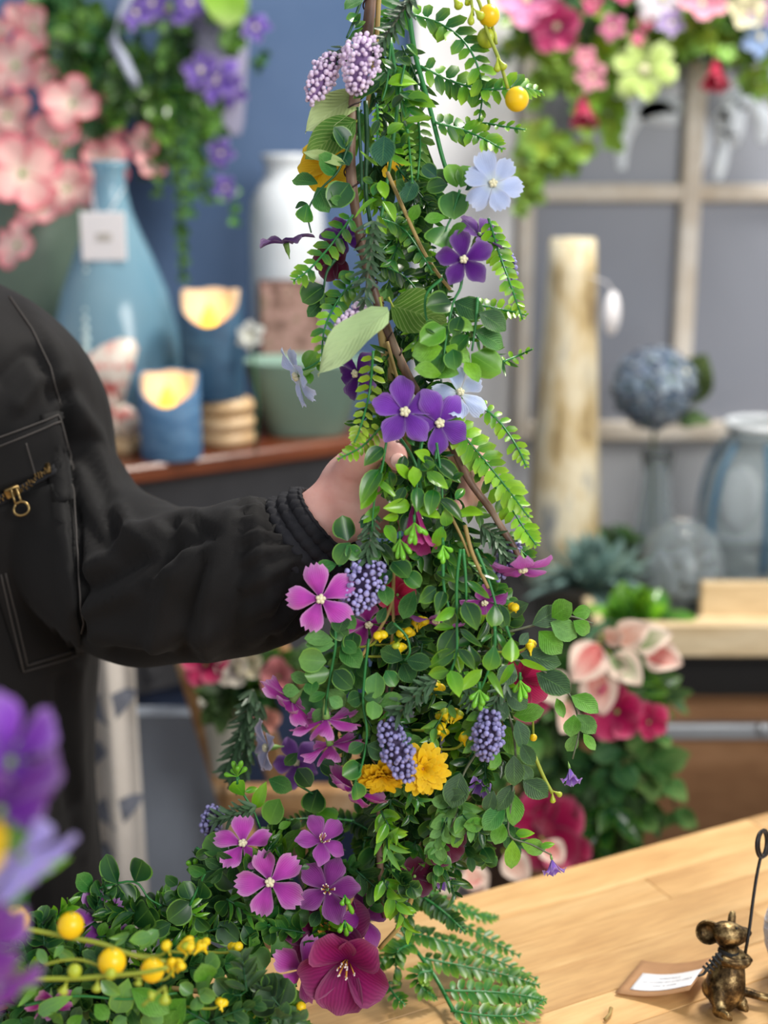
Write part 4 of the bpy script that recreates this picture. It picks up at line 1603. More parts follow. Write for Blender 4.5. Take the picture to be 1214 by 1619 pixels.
def centre_mesh(kind):
    if kind in CMESH:
        return CMESH[kind]
    mb = MB()
    r = random.Random(1)
    if kind == 'knob':
        for i in range(5):
            a = 2 * PI * i / 5
            mb.ellip((.085 * math.cos(a), .085 * math.sin(a), .11), (.07, .07, .08), nu=6, nv=5)
        mb.ellip((0, 0, .13), .08, nu=6, nv=5)
        mats = M['cream']
    elif kind in ('stamen', 'stamen_gold'):
        for i in range(22):
            a, q = 2 * PI * i / 22 * 3.1, .05 + .17 * ((i % 7) / 7)
            e = Vector((q * 1.2 * math.cos(a), q * 1.2 * math.sin(a), .38 + r.uniform(-.08, .06)))
            mb.tube([(q * .4 * math.cos(a), q * .4 * math.sin(a), .03), e], .010, 4, mi=0)
            mb.ellip(e, (.022, .022, .034), nu=5, nv=4, mi=1)
        mats = [M['gold'], M['white_anther'] if kind == 'stamen' else M['gold']]
    elif kind == 'disc':
        for i in range(26):
            a, q = i * 2.4, .16 * math.sqrt(i / 26)
            mb.ellip((q * math.cos(a), q * math.sin(a), .09 - q * .2), .03, nu=5, nv=4)
        mats = M['gold']
    else:
        mb.ellip((0, 0, .05), (.09, .09, .06), nu=7, nv=5)
        mats = M['calyx']
    CMESH[kind] = mb.mesh('flower_centre', mats)
    return CMESH[kind]


CALYX = {}


def calyx_mesh(mat):
    if mat not in CALYX:
        CALYX[mat] = MB().lathe([(.012, -.55), (.03, -.42), (.085, -.28), (.10, -.12), (.12, .0), (.02, .02)], 8).mesh('calyx', M[mat])
    return CALYX[mat]


def flower(plant, kind, pos, R, face, col, n=5, roll=0.0, centre='knob', calyx='calyx', layers=((1.0, 0.0),), name='flower', label=None, jit=.08, edge=.8, rnd=RP, skip=(), counter=None):
    """a flower part (its centre) whose petals are sub-parts; face = lean of the flower's axis in the view (right, up) or a vector"""
    z = (face if isinstance(face, Vector) else (-FV * (face[2] if len(face) > 2 else 1.0) + RV * face[0] + UV_ * face[1])).normalized()
    y = UV_ - z * UV_.dot(z)
    if y.length < .15:
        y = RV - z * RV.dot(z)
    rot = frame(y, z) @ Matrix.Rotation(roll, 3, 'Z')
    o = link(name, centre_mesh(centre), plant, mat4(pos, rot, R))
    if label:
        o['label'] = label
    g = PETG[kind][0]
    for li, (ls, lz) in enumerate(layers):
        for i in range(n):
            if (li, i) in skip:
                continue
            a = 2 * PI * (i + .5 * (li % 2)) / n + rnd.uniform(-jit, jit)
            sc = ls * rnd.uniform(.92, 1.06)
            m = Matrix.Rotation(a, 4, 'Z') @ Matrix.Rotation(rnd.uniform(-.12, .16) + lz, 4, 'X') @ Matrix.Diagonal((sc, sc, sc, 1))
            c = link('petal', petal_mesh(kind, rnd.randrange(len(g))), o)
            c.matrix_basis = m
            k = rnd.uniform(.85, 1.12)
            c.color = (col[0] * k, col[1] * k, col[2] * k, edge)
    if calyx:
        c = link('calyx', calyx_mesh(calyx), o)
    return o


def bead_cluster(plant, p0, p1, w, mat, name='berry_cluster', rnd=RP, bead=.0021, label=None, dens=1.0):
    """tapered head of tiny beads from p0 (top) to p1 (tip), half width w metres"""
    d = p1 - p0
    L = d.length
    a = d.orthogonal().normalized()
    b = d.normalized().cross(a)
    mb = MB()
    core = [p0.lerp(p1, i / 8) for i in range(9)]
    mb.tube(core, [w * .55 * s_(math.sin(PI * (.12 + .8 * i / 8))) ** .6 for i in range(9)], 8)
    o = mb.obj(name, M['bead_core' if mat == 'lilac' else 'bead_core_dark'], plant)
    mb = MB()
    nrow = max(6, int(L / (bead * 1.75)))
    for j in range(nrow + 1):
        k = j / nrow
        rw = w * (s_(math.sin(PI * (.14 + .8 * k)))) ** .7 * rnd.uniform(.85, 1.1)
        nn = max(4, int(2 * PI * rw / (bead * 2.3) * dens))
        for i in range(nn):
            th = 2 * PI * (i + .5 * (j % 2)) / nn + rnd.uniform(-.2, .2)
            rr = rw * rnd.uniform(.82, 1.12)
            mb.ellip(p0 + d * k + (a * math.cos(th) + b * math.sin(th)) * rr + d.normalized() * rnd.uniform(-1, 1) * bead * .6, bead * rnd.uniform(.7, 1.15), nu=6, nv=4)
    q = mb.obj('bead', M[mat], o)
    q['kind'] = 'stuff'
    if label:
        o['label'] = label
    return o


def fern_frond(plant, pts, L, n, code='m', tip='x', name='fern_frond', limit=None, single=True, rnd=RP, mat='stem', t=1.0, flat=None, sides=(0, 1)):
    """rachis through pts with paired leaflets, longest a third of the way along"""
    path = smooth_path(pts, 6)
    sp = Spray(plant, name, [pts], 2.3, mat, 5, limit, 'leaflet', t)
    m = len(path) - 1
    for k in range(n):
        f = .05 + .93 * k / (n - 1)
        i = min(int(f * m), m - 1)
        p = path[i].lerp(path[i + 1], f * m - i)
        tg = (path[i + 1] - path[i]).normalized()
        nz = (flat if flat is not None else (-FV + UV_ * .35 + RV * .1)).normalized()
        side = tg.cross(nz).normalized()
        prof = (.55 + .45 * math.sin(PI * min(1, f * 1.35 + .12))) if f < .6 else (1.0 - .78 * ((f - .6) / .4) ** 1.2)
        for s in sides:
            sd = side if s else -side
            a = math.radians(72 - 30 * f)
            d = tg * math.cos(a) + sd * math.sin(a) + nz * rnd.uniform(-.25, .15)
            LL = L * prof * rnd.uniform(.9, 1.08)
            c = code if rnd.random() > f * 1.15 else tip
            sp.leaf('fern', mat4(p, frame(d, nz + Vector((rnd.uniform(-.25, .25), rnd.uniform(-.25, .25), rnd.uniform(-.2, .2)))), (LL * 1.1, LL, LL)), shade(c, rnd), None, single)
    return sp.done()


def bud(plant, p0, p1, r, mat, name='bud', par=None):
    """drop-shaped bud from p0 to p1"""
    d = p1 - p0
    R = frame(d, -FV)
    mb = MB()
    L = d.length
    prof = [(.15, 0), (.22, .25), (.55, .5), (.95, .72), (.9, .88), (.5, .98), (.05, 1.0)]
    vs, fs = [], []
    for j, (rr, k) in enumerate(prof):
        for i in range(8):
            a = 2 * PI * i / 8
            vs.append(p0 + R @ Vector((rr * r * math.cos(a), k * L, rr * r * math.sin(a))))
    for j in range(len(prof) - 1):
        for i in range(8):
            fs.append((j * 8 + i, j * 8 + (i + 1) % 8, (j + 1) * 8 + (i + 1) % 8, (j + 1) * 8 + i))
    mb.add(vs, fs)
    return mb.obj(name, M[mat], par or plant)


def needle_sprig(plant, pts, L, rows, mat='needle', name='needle_sprig', stem='stem_grey', t=1.0, rnd=RP):
    path = smooth_path(pts, 5)
    mb = MB()
    mb.tube(path, [2.6 * t / FPX, 1.6 * t / FPX], 5)
    o = mb.obj(name, M[stem], plant)
    mb = MB()
    m = len(path) - 1
    for k in range(rows):
        f = k / max(1, rows - 1)
        i = min(int(f * m), m - 1)
        p = path[i].lerp(path[i + 1], f * m - i)
        tg = (path[i + 1] - path[i]).normalized()
        for q in range(6):
            sd = Matrix.Rotation(2 * PI * q / 6 + k * .7 + rnd.uniform(-.3, .3), 3, tg) @ tg.orthogonal().normalized()
            a = math.radians(rnd.uniform(30, 62))
            d = tg * math.cos(a) + sd * math.sin(a)
            LL = L * rnd.uniform(.7, 1.15)
            g = LEAFG['needle'][0]
            mb.mesh_copy(g[0], g[1], g[2], mat4(p, frame(d, -FV + UV_ * .5), (LL * 1.5, LL, LL)))
    q = mb.obj('needle', M[mat], o)
    q['kind'] = 'stuff'
    return o
# ================================================================== THE GARLAND
gar = thing('flower_garland', 'artificial flower garland with purple blooms, ferns and brown vine, held up by hand', 'garland', P(600, 1560, 1.06) * 1.0)


def pp(pl, t=1.0):
    out = []
    for q in pl:
        out.append(P(q[0], q[1], (q[2] if len(q) > 2 else t)))
    return out


# ---- woody stems
vp = pp([(590, -60, 1.0), (586, 0, 1.0), (577, 80, .998), (560, 160, .995), (554, 250, .993), (560, 320, .993), (575, 400, .996), (594, 470, 1.0), (620, 540, 1.004), (648, 600, 1.006), (690, 665, 1.002), (722, 720, .992), (745, 765, .985), (772, 800, .985), (790, 830, .986), (815, 870, .985), (824, 895, .985)])
path = smooth_path(vp, 5)
n_ = len(path)
rad = [(9.8 - 5.0 * (i / n_) + .5 * math.sin(i * .9)) * 1.0 / FPX for i in range(n_)]
mb = MB().tube(path, rad, 10)
vine = mb.obj('vine', M['vine'], gar)
vine['label'] = 'thick brown vine running down the garland'
mb = MB()
turns = []
for i in range(0, int(n_ * .55)):
    for k in range(8):
        p = path[i].lerp(path[i + 1], k / 8)
        a = (i + k / 8) * 1.25
        tg = (path[i + 1] - path[i]).normalized()
        sd = tg.orthogonal().normalized()
        if (i // 3) % 2 == 0:
            continue
        turns.append((i // 3, p + (Matrix.Rotation(a * 1.9, 3, tg) @ sd) * (rad[i] + .0011)))
grp = {}
for g, p in turns:
    grp.setdefault(g, []).append(p)
for g, pts_ in grp.items():
    w_ = MB().tube(pts_, .0007, 4).obj('binding_wire', M['wire'], vine)
for nm, pl, r, mat, t in (('vine', [(600, -40), (597, 30), (592, 90), (580, 170)], 4.5, 'stem_tan', 1.005), ('vine', [(598, 470), (606, 540), (620, 610), (640, 680), (650, 760)], 8, 'stem_tan', 1.006),
                          ('vine', [(612, 540), (628, 600), (640, 650)], 3, 'stem_tan', .998), ('vine', [(612, 272), (640, 335), (668, 395), (690, 430), (712, 458)], 3.2, 'stem_tan', .975),
                          ('vine', [(622, 905), (620, 950), (606, 985), (588, 1012), (570, 1040)], 3.2, 'stem_tan', .985), ('vine', [(620, 950), (622, 985), (619, 1018)], 3, 'stem_tan', .985),
                          ('vine', [(735, 830), (745, 870), (760, 905), (772, 930)], 3.5, 'stem_tan', .978), ('vine', [(705, 800), (730, 850), (742, 880)], 2.6, 'stem_tan', .98),
                          ('stem', [(578, 160), (580, 220), (578, 300), (585, 350)], 4, 'stem_dark', .995), ('stem', [(566, 170), (570, 240), (572, 300)], 3, 'stem_dark', .99),
                          ('stem', [(617, 60), (628, 150), (622, 220), (610, 300), (600, 360)], 3.2, 'stem', .985), ('stem', [(646, 20), (655, 80), (668, 130), (682, 180), (697, 240), (706, 270)], 4.2, 'stem', .985),
                          ('stem', [(668, 690), (662, 740), (668, 790)], 3, 'stem', .972), ('stem', [(692, 690), (688, 740), (690, 800)], 2.4, 'stem', .975),
                          ('stem', [(630, 690), (650, 720), (668, 760)], 3, 'stem', .985), ('vine', [(640, 1300), (655, 1380), (640, 1450), (600, 1500)], 5, 'stem_tan', 1.05),
                          ('vine', [(560, 1400), (556, 1420), (545, 1440)], 4, 'stem_tan', 1.02), ('vine', [(-20, 1600), (60, 1575), (140, 1560), (240, 1560), (340, 1570)], 5, 'stem_tan', .98),
                          ('vine', [(650, 760), (640, 900), (620, 1050), (605, 1200), (600, 1350), (610, 1450)], 7, 'vine', 1.04)):
    MB().tube(smooth_path(pp(pl, t), 5), [r / FPX, r * .8 / FPX], 7).obj(nm, M[mat], gar)

# ---- flowers: kind, pixel, depth, radius px, lean (right, up), roll, colour ...
LIL, MAG, VIO, DVI, BLU, WIN = C(204, 72, 192), C(182, 50, 164), C(132, 62, 190), C(94, 26, 136), C(190, 206, 246), C(150, 22, 104)
FL = [
    ('dian', 507, 947, .965, 57, (.05, .05), .2, LIL, 5, 'knob', 'pink-purple fringed flower open towards the room'),
    ('dian', 427, 1395, .995, 56, (0, .25), .35, LIL, 5, 'knob', 'pink-purple fringed flower open towards the room'),
    ('dian', 384, 1336, 1.01, 50, (0, 1.1), .1, LIL, 5, 'knob', None),
    ('dian', 462, 1108, .985, 57, (-.6, -.7, -.15), .5, MAG, 6, 'knob', None),
    ('dian', 516, 1136, .975, 58, (.1, -1.0, -.12), .2, LIL, 5, 'knob', None),
    ('dian', 522, 1178, 1.0, 52, (.3, -1.0, -.1), .8, LIL, 5, 'knob', None),
    ('dian', 562, 1248, 1.0, 58, (-.5, -.9, -.12), .4, MAG, 5, 'knob', None),
    ('dian', 478, 1532, 1.01, 56, (.35, .0), .9, LIL, 5, 'knob', None),
    ('viol', 826, 896, .985, 54, (.05, -1.0, .3), .3, C(182, 84, 180), 5, 'knob', None),
    ('dian', 582, 985, 1.0, 48, (.2, -.7), .2, MAG, 5, 'knob', None),
    ('viol', 690, 978, .985, 46, (-.2, -1.0, .2), .7, C(160, 64, 168), 4, 'knob', None),
    ('viol', 765, 950, 1.0, 42, (.2, -1.2), .3, C(160, 60, 160), 5, 'knob', None),
    ('dian', 157, 1452, .985, 46, (.25, .15), .3, C(150, 62, 168), 5, 'knob', None),
    ('dian', 352, 1448, 1.05, 36, (.6, .5), .6, MAG, 5, 'knob', None),
    ('dian', 80, 1582, .93, 40, (.2, -.9), .2, MAG, 5, 'knob', None),
    ('viol', 640, 652, .965, 60, (.0, .1), .05, VIO, 5, 'knob', 'rounded violet flower with a cream centre, doubled at the hand'),
    ('viol', 693, 668, .972, 58, (.35, -.2), .55, VIO, 5, 'knob', 'rounded violet flower with a cream centre, doubled at the hand'),
    ('viol', 733, 411, .96, 48, (-.05, .0), .15, DVI, 5, 'knob', 'deep purple flower between round green leaves'),
    ('viol', 757, 372, .985, 46, (.7, .9), .4, DVI, 5, 'calyx', None),
    ('viol', 565, 590, .99, 48, (-1.3, -.4), .3, DVI, 5, 'knob', None),
    ('viol', 452, 385, 1.0, 46, (-.6, 2.6), .3, C(84, 34, 110), 5, 'calyx', None),
    ('viol', 545, 375, 1.02, 40, (.2, .4), .3, DVI, 5, 'knob', None),
    ('viol', 508, 1330, 1.02, 46, (.4, .9), .3, C(178, 76, 180), 5, 'stamen', None),
    ('viol', 517, 1406, 1.01, 55, (.0, .45), .9, C(140, 46, 142), 5, 'stamen', None),
    ('viol', 572, 1450, 1.03, 50, (.9, .5), .1, C(140, 44, 140), 4, 'knob', None),
    ('wine', 548, 1518, 1.0, 74, (-.1, -.2), .5, WIN, 5, 'stamen', 'big wine-magenta bloom resting on the table edge of the garland'),
    ('wine', 520, 1470, 1.035, 74, (-.1, .4), .1, C(136, 20, 100), 5, 'stamen_gold', None),
    ('bell', 655, 795, .985, 32, (.1, -3), .2, C(196, 44, 140), 5, 'knob', None),
    ('wine', 530, 412, 1.02, 32, (-.4, -.3), .2, C(92, 12, 48), 5, 'calyx', None),
    ('wine', 628, 940, .995, 34, (.0, -.2), .2, C(200, 40, 84), 5, 'calyx', None),
    ('soft', 424, 1182, 1.10, 48, (-2.4, .0), .2, C(140, 144, 176), 5, 'knob', None),
    ('viol', 470, 1205, 1.12, 42, (-.3, .1), .5, C(120, 70, 160), 5, 'knob', None),
    ('blue', 779, 291, .955, 50, (.03, .03), .32, BLU, 6, 'knob', 'pale blue six-petalled flower beside the ferns'),
    ('blue', 726, 622, .985, 48, (.35, .45), .2, BLU, 5, 'knob', 'pale blue flower tucked behind the violet pair'),
    ('blue', 472, 594, .98, 52, (-1.2, -.5, .3), .4, BLU, 6, 'knob', 'pale blue flower sticking out sideways'),
    ('yellow', 520, 262, 1.02, 50, (-.5, .2), .4, C(240, 190, 20), 5, 'disc', None),
    ('yellow', 622, 275, 1.02, 24, (.5, .2), .4, C(240, 190, 20), 5, 'disc', None),
    ('wine', 700, 1330, 1.03, 36, (.2, .0), .2, C(110, 18, 60), 5, 'calyx', None),
    ('wine', 655, 1385, 1.03, 34, (.2, .0), .2, C(90, 14, 56), 5, 'calyx', None),
    ('wine', 822, 1072, 1.03, 48, (.2, .0), .2, C(206, 40, 100), 5, 'calyx', None),
]
for kind, x, y, t, r, face, roll, col, n, cen, lab in FL:
    R = r * t / FPX
    o = flower(gar, kind, P(x, y, t), R, face, col, n, roll, cen, label=lab, calyx='calyx' if kind not in ('wine', 'yellow') else 'calyx_tan', edge={'wine': .15, 'viol': .28, 'bell': .15}.get(kind, .5))
# extra petal of a second bloom peeping out behind the open one
# many-rayed yellow blooms
for x, y, t, r, face in ((668, 1215, .99, 44, (.15, .0)), (604, 1222, .99, 44, (0, -1.0))):
    flower(gar, 'ray', P(x, y, t), r * t / FPX, face, C(252, 208, 22), 18, 0, 'disc', layers=((1.0, 0), (.9, .22), (.74, .45), (.55, .7)), label='golden many-rayed bloom deep in the garland', edge=.3)
# little lilac bells at the sprig ends
for x, y, t, r, face in ((900, 1214, 1.02, 20, (.2, -1.6)), (762, 1226, 1.01, 24, (-.3, -1.0)), (676, 1366, 1.06, 24, (.2, -1.2)), (700, 1380, 1.06, 20, (.4, -1.0)), (872, 1358, 1.03, 20, (.3, -1.8))):
    flower(gar, 'bud', P(x, y, t), r * t / FPX, face, C(140, 100, 206), 5, .2, 'calyx', name='bell_flower', edge=.5)

# ---- bead heads
for p0, p1, w, mat, t in (((528, 88), (490, 160), 21, 'lilac', .98), ((578, 60), (562, 145), 29, 'lilac', .965), ((575, 482), (545, 512), 12, 'lilac', .975), ((545, 505), (533, 530), 10, 'lilac', .975),
                          ((592, 888), (556, 968), 33, 'lilac_blue', .975), ((610, 1142), (644, 1232), 25, 'lilac_dark', .97), ((776, 1126), (766, 1202), 24, 'lilac_dark', .975),
                          ((340, 1278), (330, 1322), 18, 'lilac_dark', 1.06), ((815, 860), (785, 915), 16, 'lilac_dark', 1.0), ((800, 395), (812, 440), 9, 'lilac_dark', 1.02), ((470, 1420), (478, 1460), 12, 'lilac', 1.08)):
    bead_cluster(gar, P(*p0, t), P(*p1, t), w * t / FPX, mat)

# ---- yellow berries on their wiry stems
for pl, r, t in (([(742, -20), (758, 5), (770, 50), (788, 92), (803, 140)], 3, .965), ([(768, -20), (772, 0), (778, 40), (785, 70)], 2.6, .97), ([(742, -30), (745, 0), (748, 25)], 2.4, .965),
                 ([(0, 1462), (60, 1472), (110, 1482), (160, 1492), (210, 1510), (262, 1520)], 4, .87), ([(20, 1555), (60, 1548), (120, 1547), (170, 1543), (225, 1538), (265, 1530)], 3.6, .84),
                 ([(70, 1525), (100, 1518), (130, 1518), (160, 1528)], 2.4, .86), ([(845, 1195), (860, 1230), (873, 1254)], 3, 1.0), ([(842, 1130), (843, 1162)], 2, 1.02), ([(225, 1590), (245, 1573), (262, 1560)], 2.6, .84)):
    MB().tube(smooth_path(pp(pl, t), 5), r * t / FPX, 6).obj('berry_stem', M['stem_lime'], gar)
for x, y, r, t, mat in ((773, 25, 17, .965, 'berry_yellow'), (817, 157, 19, .958, 'berry_yellow'), (770, 60, 16, .975, 'bud_lime'), (112, 1463, 21, .86, 'berry_yellow'), (177, 1521, 22, .85, 'berry_yellow'),
                        (25, 1456, 23, .78, 'berry_yellow'), (241, 1534, 19, .86, 'berry_yellow'), (118, 1535, 11, .84, 'bud_lime'), (175, 1540, 9, .83, 'bud_lime'), (843, 1166, 6, 1.02, 'berry_yellow')):
    p = P(x, y, t)
    k = r * t / FPX
    b = MB().ellip(p, (k, k, k * 1.02), nu=16, nv=12).obj('berry', M[mat], gar)
    MB().ellip(p + Vector((k * .1, 0, k * .98)), (k * .16, k * .16, k * .1), nu=6, nv=4).obj('stalk_end', M['stem_lime'], b)
for x0, y0, x1, y1, r, t, mat in ((746, 12, 744, 40, 6, .96, 'bud_lime'), (748, 12, 764, 30, 8, .96, 'bud_lime'), (715, -8, 728, 14, 8, .965, 'bud_lime'), (735, -8, 742, 8, 7, .97, 'bud_lime'), (786, 90, 786, 114, 6, .96, 'bud_lime'), (788, 92, 798, 110, 7, .96, 'bud_lime'),
                                  (106, 1552, 98, 1572, 9, .84, 'bud_lime'), (155, 1548, 152, 1568, 8, .84, 'bud_lime'), (220, 1545, 218, 1558, 7, .84, 'bud_lime'), (250, 1570, 236, 1576, 9, .84, 'bud_lime'), (262, 1562, 260, 1588, 10, .84, 'bud_lime'), (873, 1250, 888, 1258, 5, 1.0, 'bud_lime'), (873, 1250, 874, 1270, 5, 1.0, 'bud_lime')):
    bud(gar, P(x0, y0, t), P(x1, y1, t), r * t / FPX, mat)
# yellow freesia-like buds
rb = random.Random(4)
for cx, cy, t, n, spd in ((300, 1500, .885, 9, 24), (268, 1495, .87, 6, 16), (275, 1530, .875, 6, 20), (325, 1492, .90, 4, 14), (372, 1497, .95, 3, 8), (350, 1585, .92, 3, 9), (475, 1592, .98, 2, 6), (712, 1130, 1.05, 9, 24), (700, 1155, 1.06, 5, 14), (692, 1085, 1.05, 4, 12), (600, 1005, 1.03, 4, 14),
                          (632, 1020, 1.03, 4, 14), (660, 985, 1.04, 4, 18), (838, 1018, 1.05, 3, 8), (815, 960, 1.03, 2, 8), (600, 940, 1.03, 3, 12), (640, 1000, 1.04, 5, 16), (735, 1170, 1.05, 3, 12)):
    t -= .05 if 900 < cy < 1300 else 0
    base = P(cx, cy + spd * .8, t)
    for i in range(n):
        a = rb.uniform(-1.0, 1.0) * 1.3
        p1 = P(cx + spd * math.sin(a) * rb.uniform(.4, 1), cy - spd * math.cos(a) * rb.uniform(.1, .9), t + rb.uniform(-.012, .012))
        dv = (p1 - base)
        bud(gar, p1 - dv.normalized() * 21 * t / FPX, p1, 7.8 * t / FPX, 'bud_yellow' if rb.random() > .12 else 'bud_lime')
    MB().tube(smooth_path([base + Vector((-.03, .012, -.008)), base + Vector((-.008, .004, -.004)), P(cx, cy, t)], 4), .0011, 5).obj('stem', M['stem_lime'], gar)

# ---- leaves set one by one: (base x,y, tip x,y, shade, kind, width)
def leaf_group(name, stems, leaves, t=.98, mat='stem', r=2.2, kind='round'):
    sp = Spray(gar, name, [pp(s, t) for s in stems], r, mat, 5, None, 'leaf', t)
    for q in leaves:
        x0, y0, x1, y1, code = q[:5]
        kd = q[5] if len(q) > 5 else kind
        wd = q[6] if len(q) > 6 else 1.0
        mt = q[7] if len(q) > 7 else None
        tb = t + RP.uniform(-.006, .006)
        leaf_between(sp, kd, P(x0, y0, tb), P(x1, y1, tb + RP.uniform(-.014, .008)), code, wd, mat=mt)
    return sp.done()


leaf_group('leaf_spray', [[(727, 300), (715, 340), (705, 365), (712, 392)]], [
    (708, 292, 674, 298, 'd'), (716, 302, 718, 345, 'm', 'round', 1.15), (704, 343, 672, 350, 'l', 'oval'), (708, 358, 684, 392, 'm', 'round', 1.1), (706, 372, 742, 362, 'l', 'oval'), (722, 296, 708, 260, 'l'), (728, 296, 744, 262, 'l'),
    (700, 300, 686, 268, 'd'), (735, 300, 760, 285, 'b', 'oval'), (655, 285, 640, 320, 'b', 'oval', 1.2), (648, 350, 662, 322, 'l', 'oval'), (690, 280, 668, 262, 'b')], .972)
leaf_group('leaf_spray', [[(705, 430), (728, 432), (728, 455), (716, 480), (706, 530), (698, 592)], [(700, 440), (676, 462), (672, 490), (678, 518)], [(755, 470), (752, 510), (746, 555)]], [
    (714, 479, 674, 484, 'd', 'round', 1.0), (718, 477, 762, 500, 'd', 'oval', 1.3), (757, 494, 800, 522, 'd', 'oval', 1.35), (751, 524, 796, 548, 'm', 'oval', 1.35), (707, 510, 748, 521, 'x', 'oval', 1.0), (704, 518, 664, 542, 'l', 'round', .9),
    (699, 550, 651, 562, 'x', 'oval', 1.3), (702, 548, 744, 572, 'x', 'oval', 1.2), (745, 560, 790, 588, 'l', 'round', 1.05), (735, 572, 757, 603, 'x', 'oval'), (697, 592, 655, 583, 'x', 'oval'), (728, 500, 718, 530, 'd'), (740, 530, 716, 556, 'm'),
    (690, 520, 672, 515, 'd'), (700, 560, 690, 590, 'm'), (716, 552, 720, 585, 'm'), (680, 585, 725, 590, 'l', 'oval')], .962, 'stem', 2.8)
leaf_group('fabric_leaf', [[(600, 470), (603, 488), (596, 500)]], [(614, 490, 499, 585, 'p', 'big', .62, 'leaf_pale')], .955, 'stem_lime')
leaf_group('fabric_leaf', [[(614, 470), (622, 486)]], [(617, 482, 704, 512, 'v', 'big', 1.15)], .985, 'stem_lime')
leaf_group('fabric_leaf', [[(566, 150), (556, 158)]], [(568, 150, 482, 202, 'p', 'big', .85, 'leaf_pale')], 1.0, 'stem_lime')
leaf_group('fabric_leaf', [[(566, 190), (556, 198)]], [(562, 190, 480, 250, 'v', 'big', .8), (545, 260, 478, 238, 'p', 'big', .4, 'leaf_pale')], .99, 'stem_lime')
leaf_group('leaf_spray', [[(552, 225), (535, 270), (508, 298), (490, 325), (487, 345), (492, 368)]], [
    (551, 238, 530, 200, 'b'), (552, 262, 538, 240, 'b'), (533, 276, 498, 248, 'm', 'oval', 1.3), (502, 290, 461, 284, 'm', 'oval'), (503, 296, 520, 335, 'm', 'oval', 1.2), (486, 322, 480, 352, 'm', 'tear', 1.4), (552, 290, 524, 326, 'd', 'round', 1.0), (486, 322, 466, 328, 'd', 'oval'), (545, 320, 522, 315, 'm', 'oval')], .985, 'stem_dark')
leaf_group('leaf_spray', [[(578, -20), (566, 15), (556, 42), (548, 60)]], [(574, 0, 545, 14, 'm', 'oval'), (566, 25, 542, 36, 'm', 'box'), (560, 45, 578, 32, 'm', 'box'), (552, 60, 576, 50, 'm', 'box'), (545, 90, 570, 72, 'm', 'box'), (542, 88, 545, 110, 'd', 'box'), (560, 40, 572, 20, 'd', 'box')], .99, 'stem_dark', 3)
leaf_group('leaf_spray', [[(618, 60), (612, 130), (604, 160)], [(640, 100), (632, 150), (640, 185)]], [
    (612, 132, 660, 127, 'x', 'box', 1.1), (602, 128, 564, 163, 'd', 'strap', 1.4), (632, 145, 668, 184, 'd', 'strap', 1.3), (645, 152, 686, 166, 'l', 'box'), (640, 190, 684, 196, 'x', 'strap'), (612, 212, 638, 196, 'l', 'box', 1.3), (598, 262, 560, 252, 'x', 'strap', .9),
    (616, 245, 648, 280, 'l', 'strap'), (608, 215, 604, 262, 'b', 'oval', 1.2), (602, 285, 608, 318, 'x', 'box', 1.2), (598, 315, 560, 332, 'l', 'strap', .8), (605, 318, 624, 352, 'x', 'box', .9), (597, 340, 611, 371, 'x', 'box', .8), (590, 360, 576, 375, 'l', 'box'), (630, 90, 650, 115, 'd', 'box'),
    (625, 110, 602, 98, 'm', 'box'), (642, 70, 660, 90, 'm', 'box'), (620, 170, 640, 150, 'd', 'box', 1.4), (600, 190, 586, 215, 'd', 'box'), (632, 230, 655, 214, 'm', 'box'), (590, 290, 572, 280, 'm', 'box'), (640, 300, 622, 285, 'd', 'oval'), (590, 310, 598, 285, 'm', 'box')], .972)
leaf_group('leaf_spray', [[(530, 410), (517, 430), (512, 455)]], [(513, 452, 478, 478, 'd', 'round', 1.1), (510, 475, 488, 500, 'd', 'oval'), (535, 470, 505, 485, 'd', 'oval', 1.3), (560, 430, 535, 440, 'm', 'oval')], .985, 'stem_dark', 3)
leaf_group('leaf_spray', [[(468, 590), (490, 580), (505, 570)]], [(484, 585, 500, 555, 'l', 'round'), (485, 588, 492, 610, 'l', 'oval'), (500, 575, 520, 585, 'l', 'oval')], .985)
# box leaves round the hand
leaf_group('leaf_spray', [[(612, 690), (604, 740), (592, 790), (588, 840)], [(668, 690), (660, 760), (655, 825)], [(690, 700), (698, 760), (700, 830), (702, 865)]], [
    (606, 708, 576, 733, 'd', 'box', 1.3), (602, 742, 569, 792, 'm', 'box', 1.0), (594, 768, 570, 806, 'l', 'box', 1.0), (598, 762, 626, 782, 'l', 'strap', 1.2), (600, 800, 578, 830, 'l', 'box'), (650, 756, 621, 737, 'x', 'box', 1.2), (655, 770, 654, 738, 'x', 'tear', 1.2), (679, 728, 654, 714, 'x', 'box', 1.2),
    (674, 745, 702, 777, 'l', 'box', 1.2), (687, 726, 728, 764, 'd', 'box', 1.0), (715, 756, 736, 751, 'd', 'box', 1.2), (697, 772, 716, 759, 'm', 'box', 1.3), (660, 770, 660, 808, 'm', 'box', 1.2), (662, 802, 697, 826, 'x', 'box', 1.0), (648, 798, 609, 803, 'x', 'box', 1.1), (694, 788, 734, 822, 'd', 'box', .9),
    (724, 808, 767, 824, 'x', 'box', 1.0), (706, 832, 704, 806, 'l', 'box', 1.6), (698, 832, 688, 868, 'l', 'box', 1.2), (686, 774, 679, 812, 'm', 'box', 1.2), (630, 815, 605, 820, 'x', 'box'), (625, 800, 612, 782, 'd', 'box', 1.3), (640, 770, 628, 800, 'd', 'box', 1.4), (672, 720, 684, 748, 'd', 'box', 1.2),
    (640, 720, 632, 748, 'd', 'box', 1.3), (665, 740, 690, 735, 'm', 'box', 1.3), (610, 830, 625, 860, 'l', 'box', 1.2), (720, 790, 735, 770, 'm', 'box'), (690, 750, 672, 770, 'd', 'box', 1.3), (655, 705, 640, 690, 'm', 'box'), (615, 745, 622, 775, 'd', 'box', 1.2), (705, 720, 722, 730, 'd', 'strap')], .965)
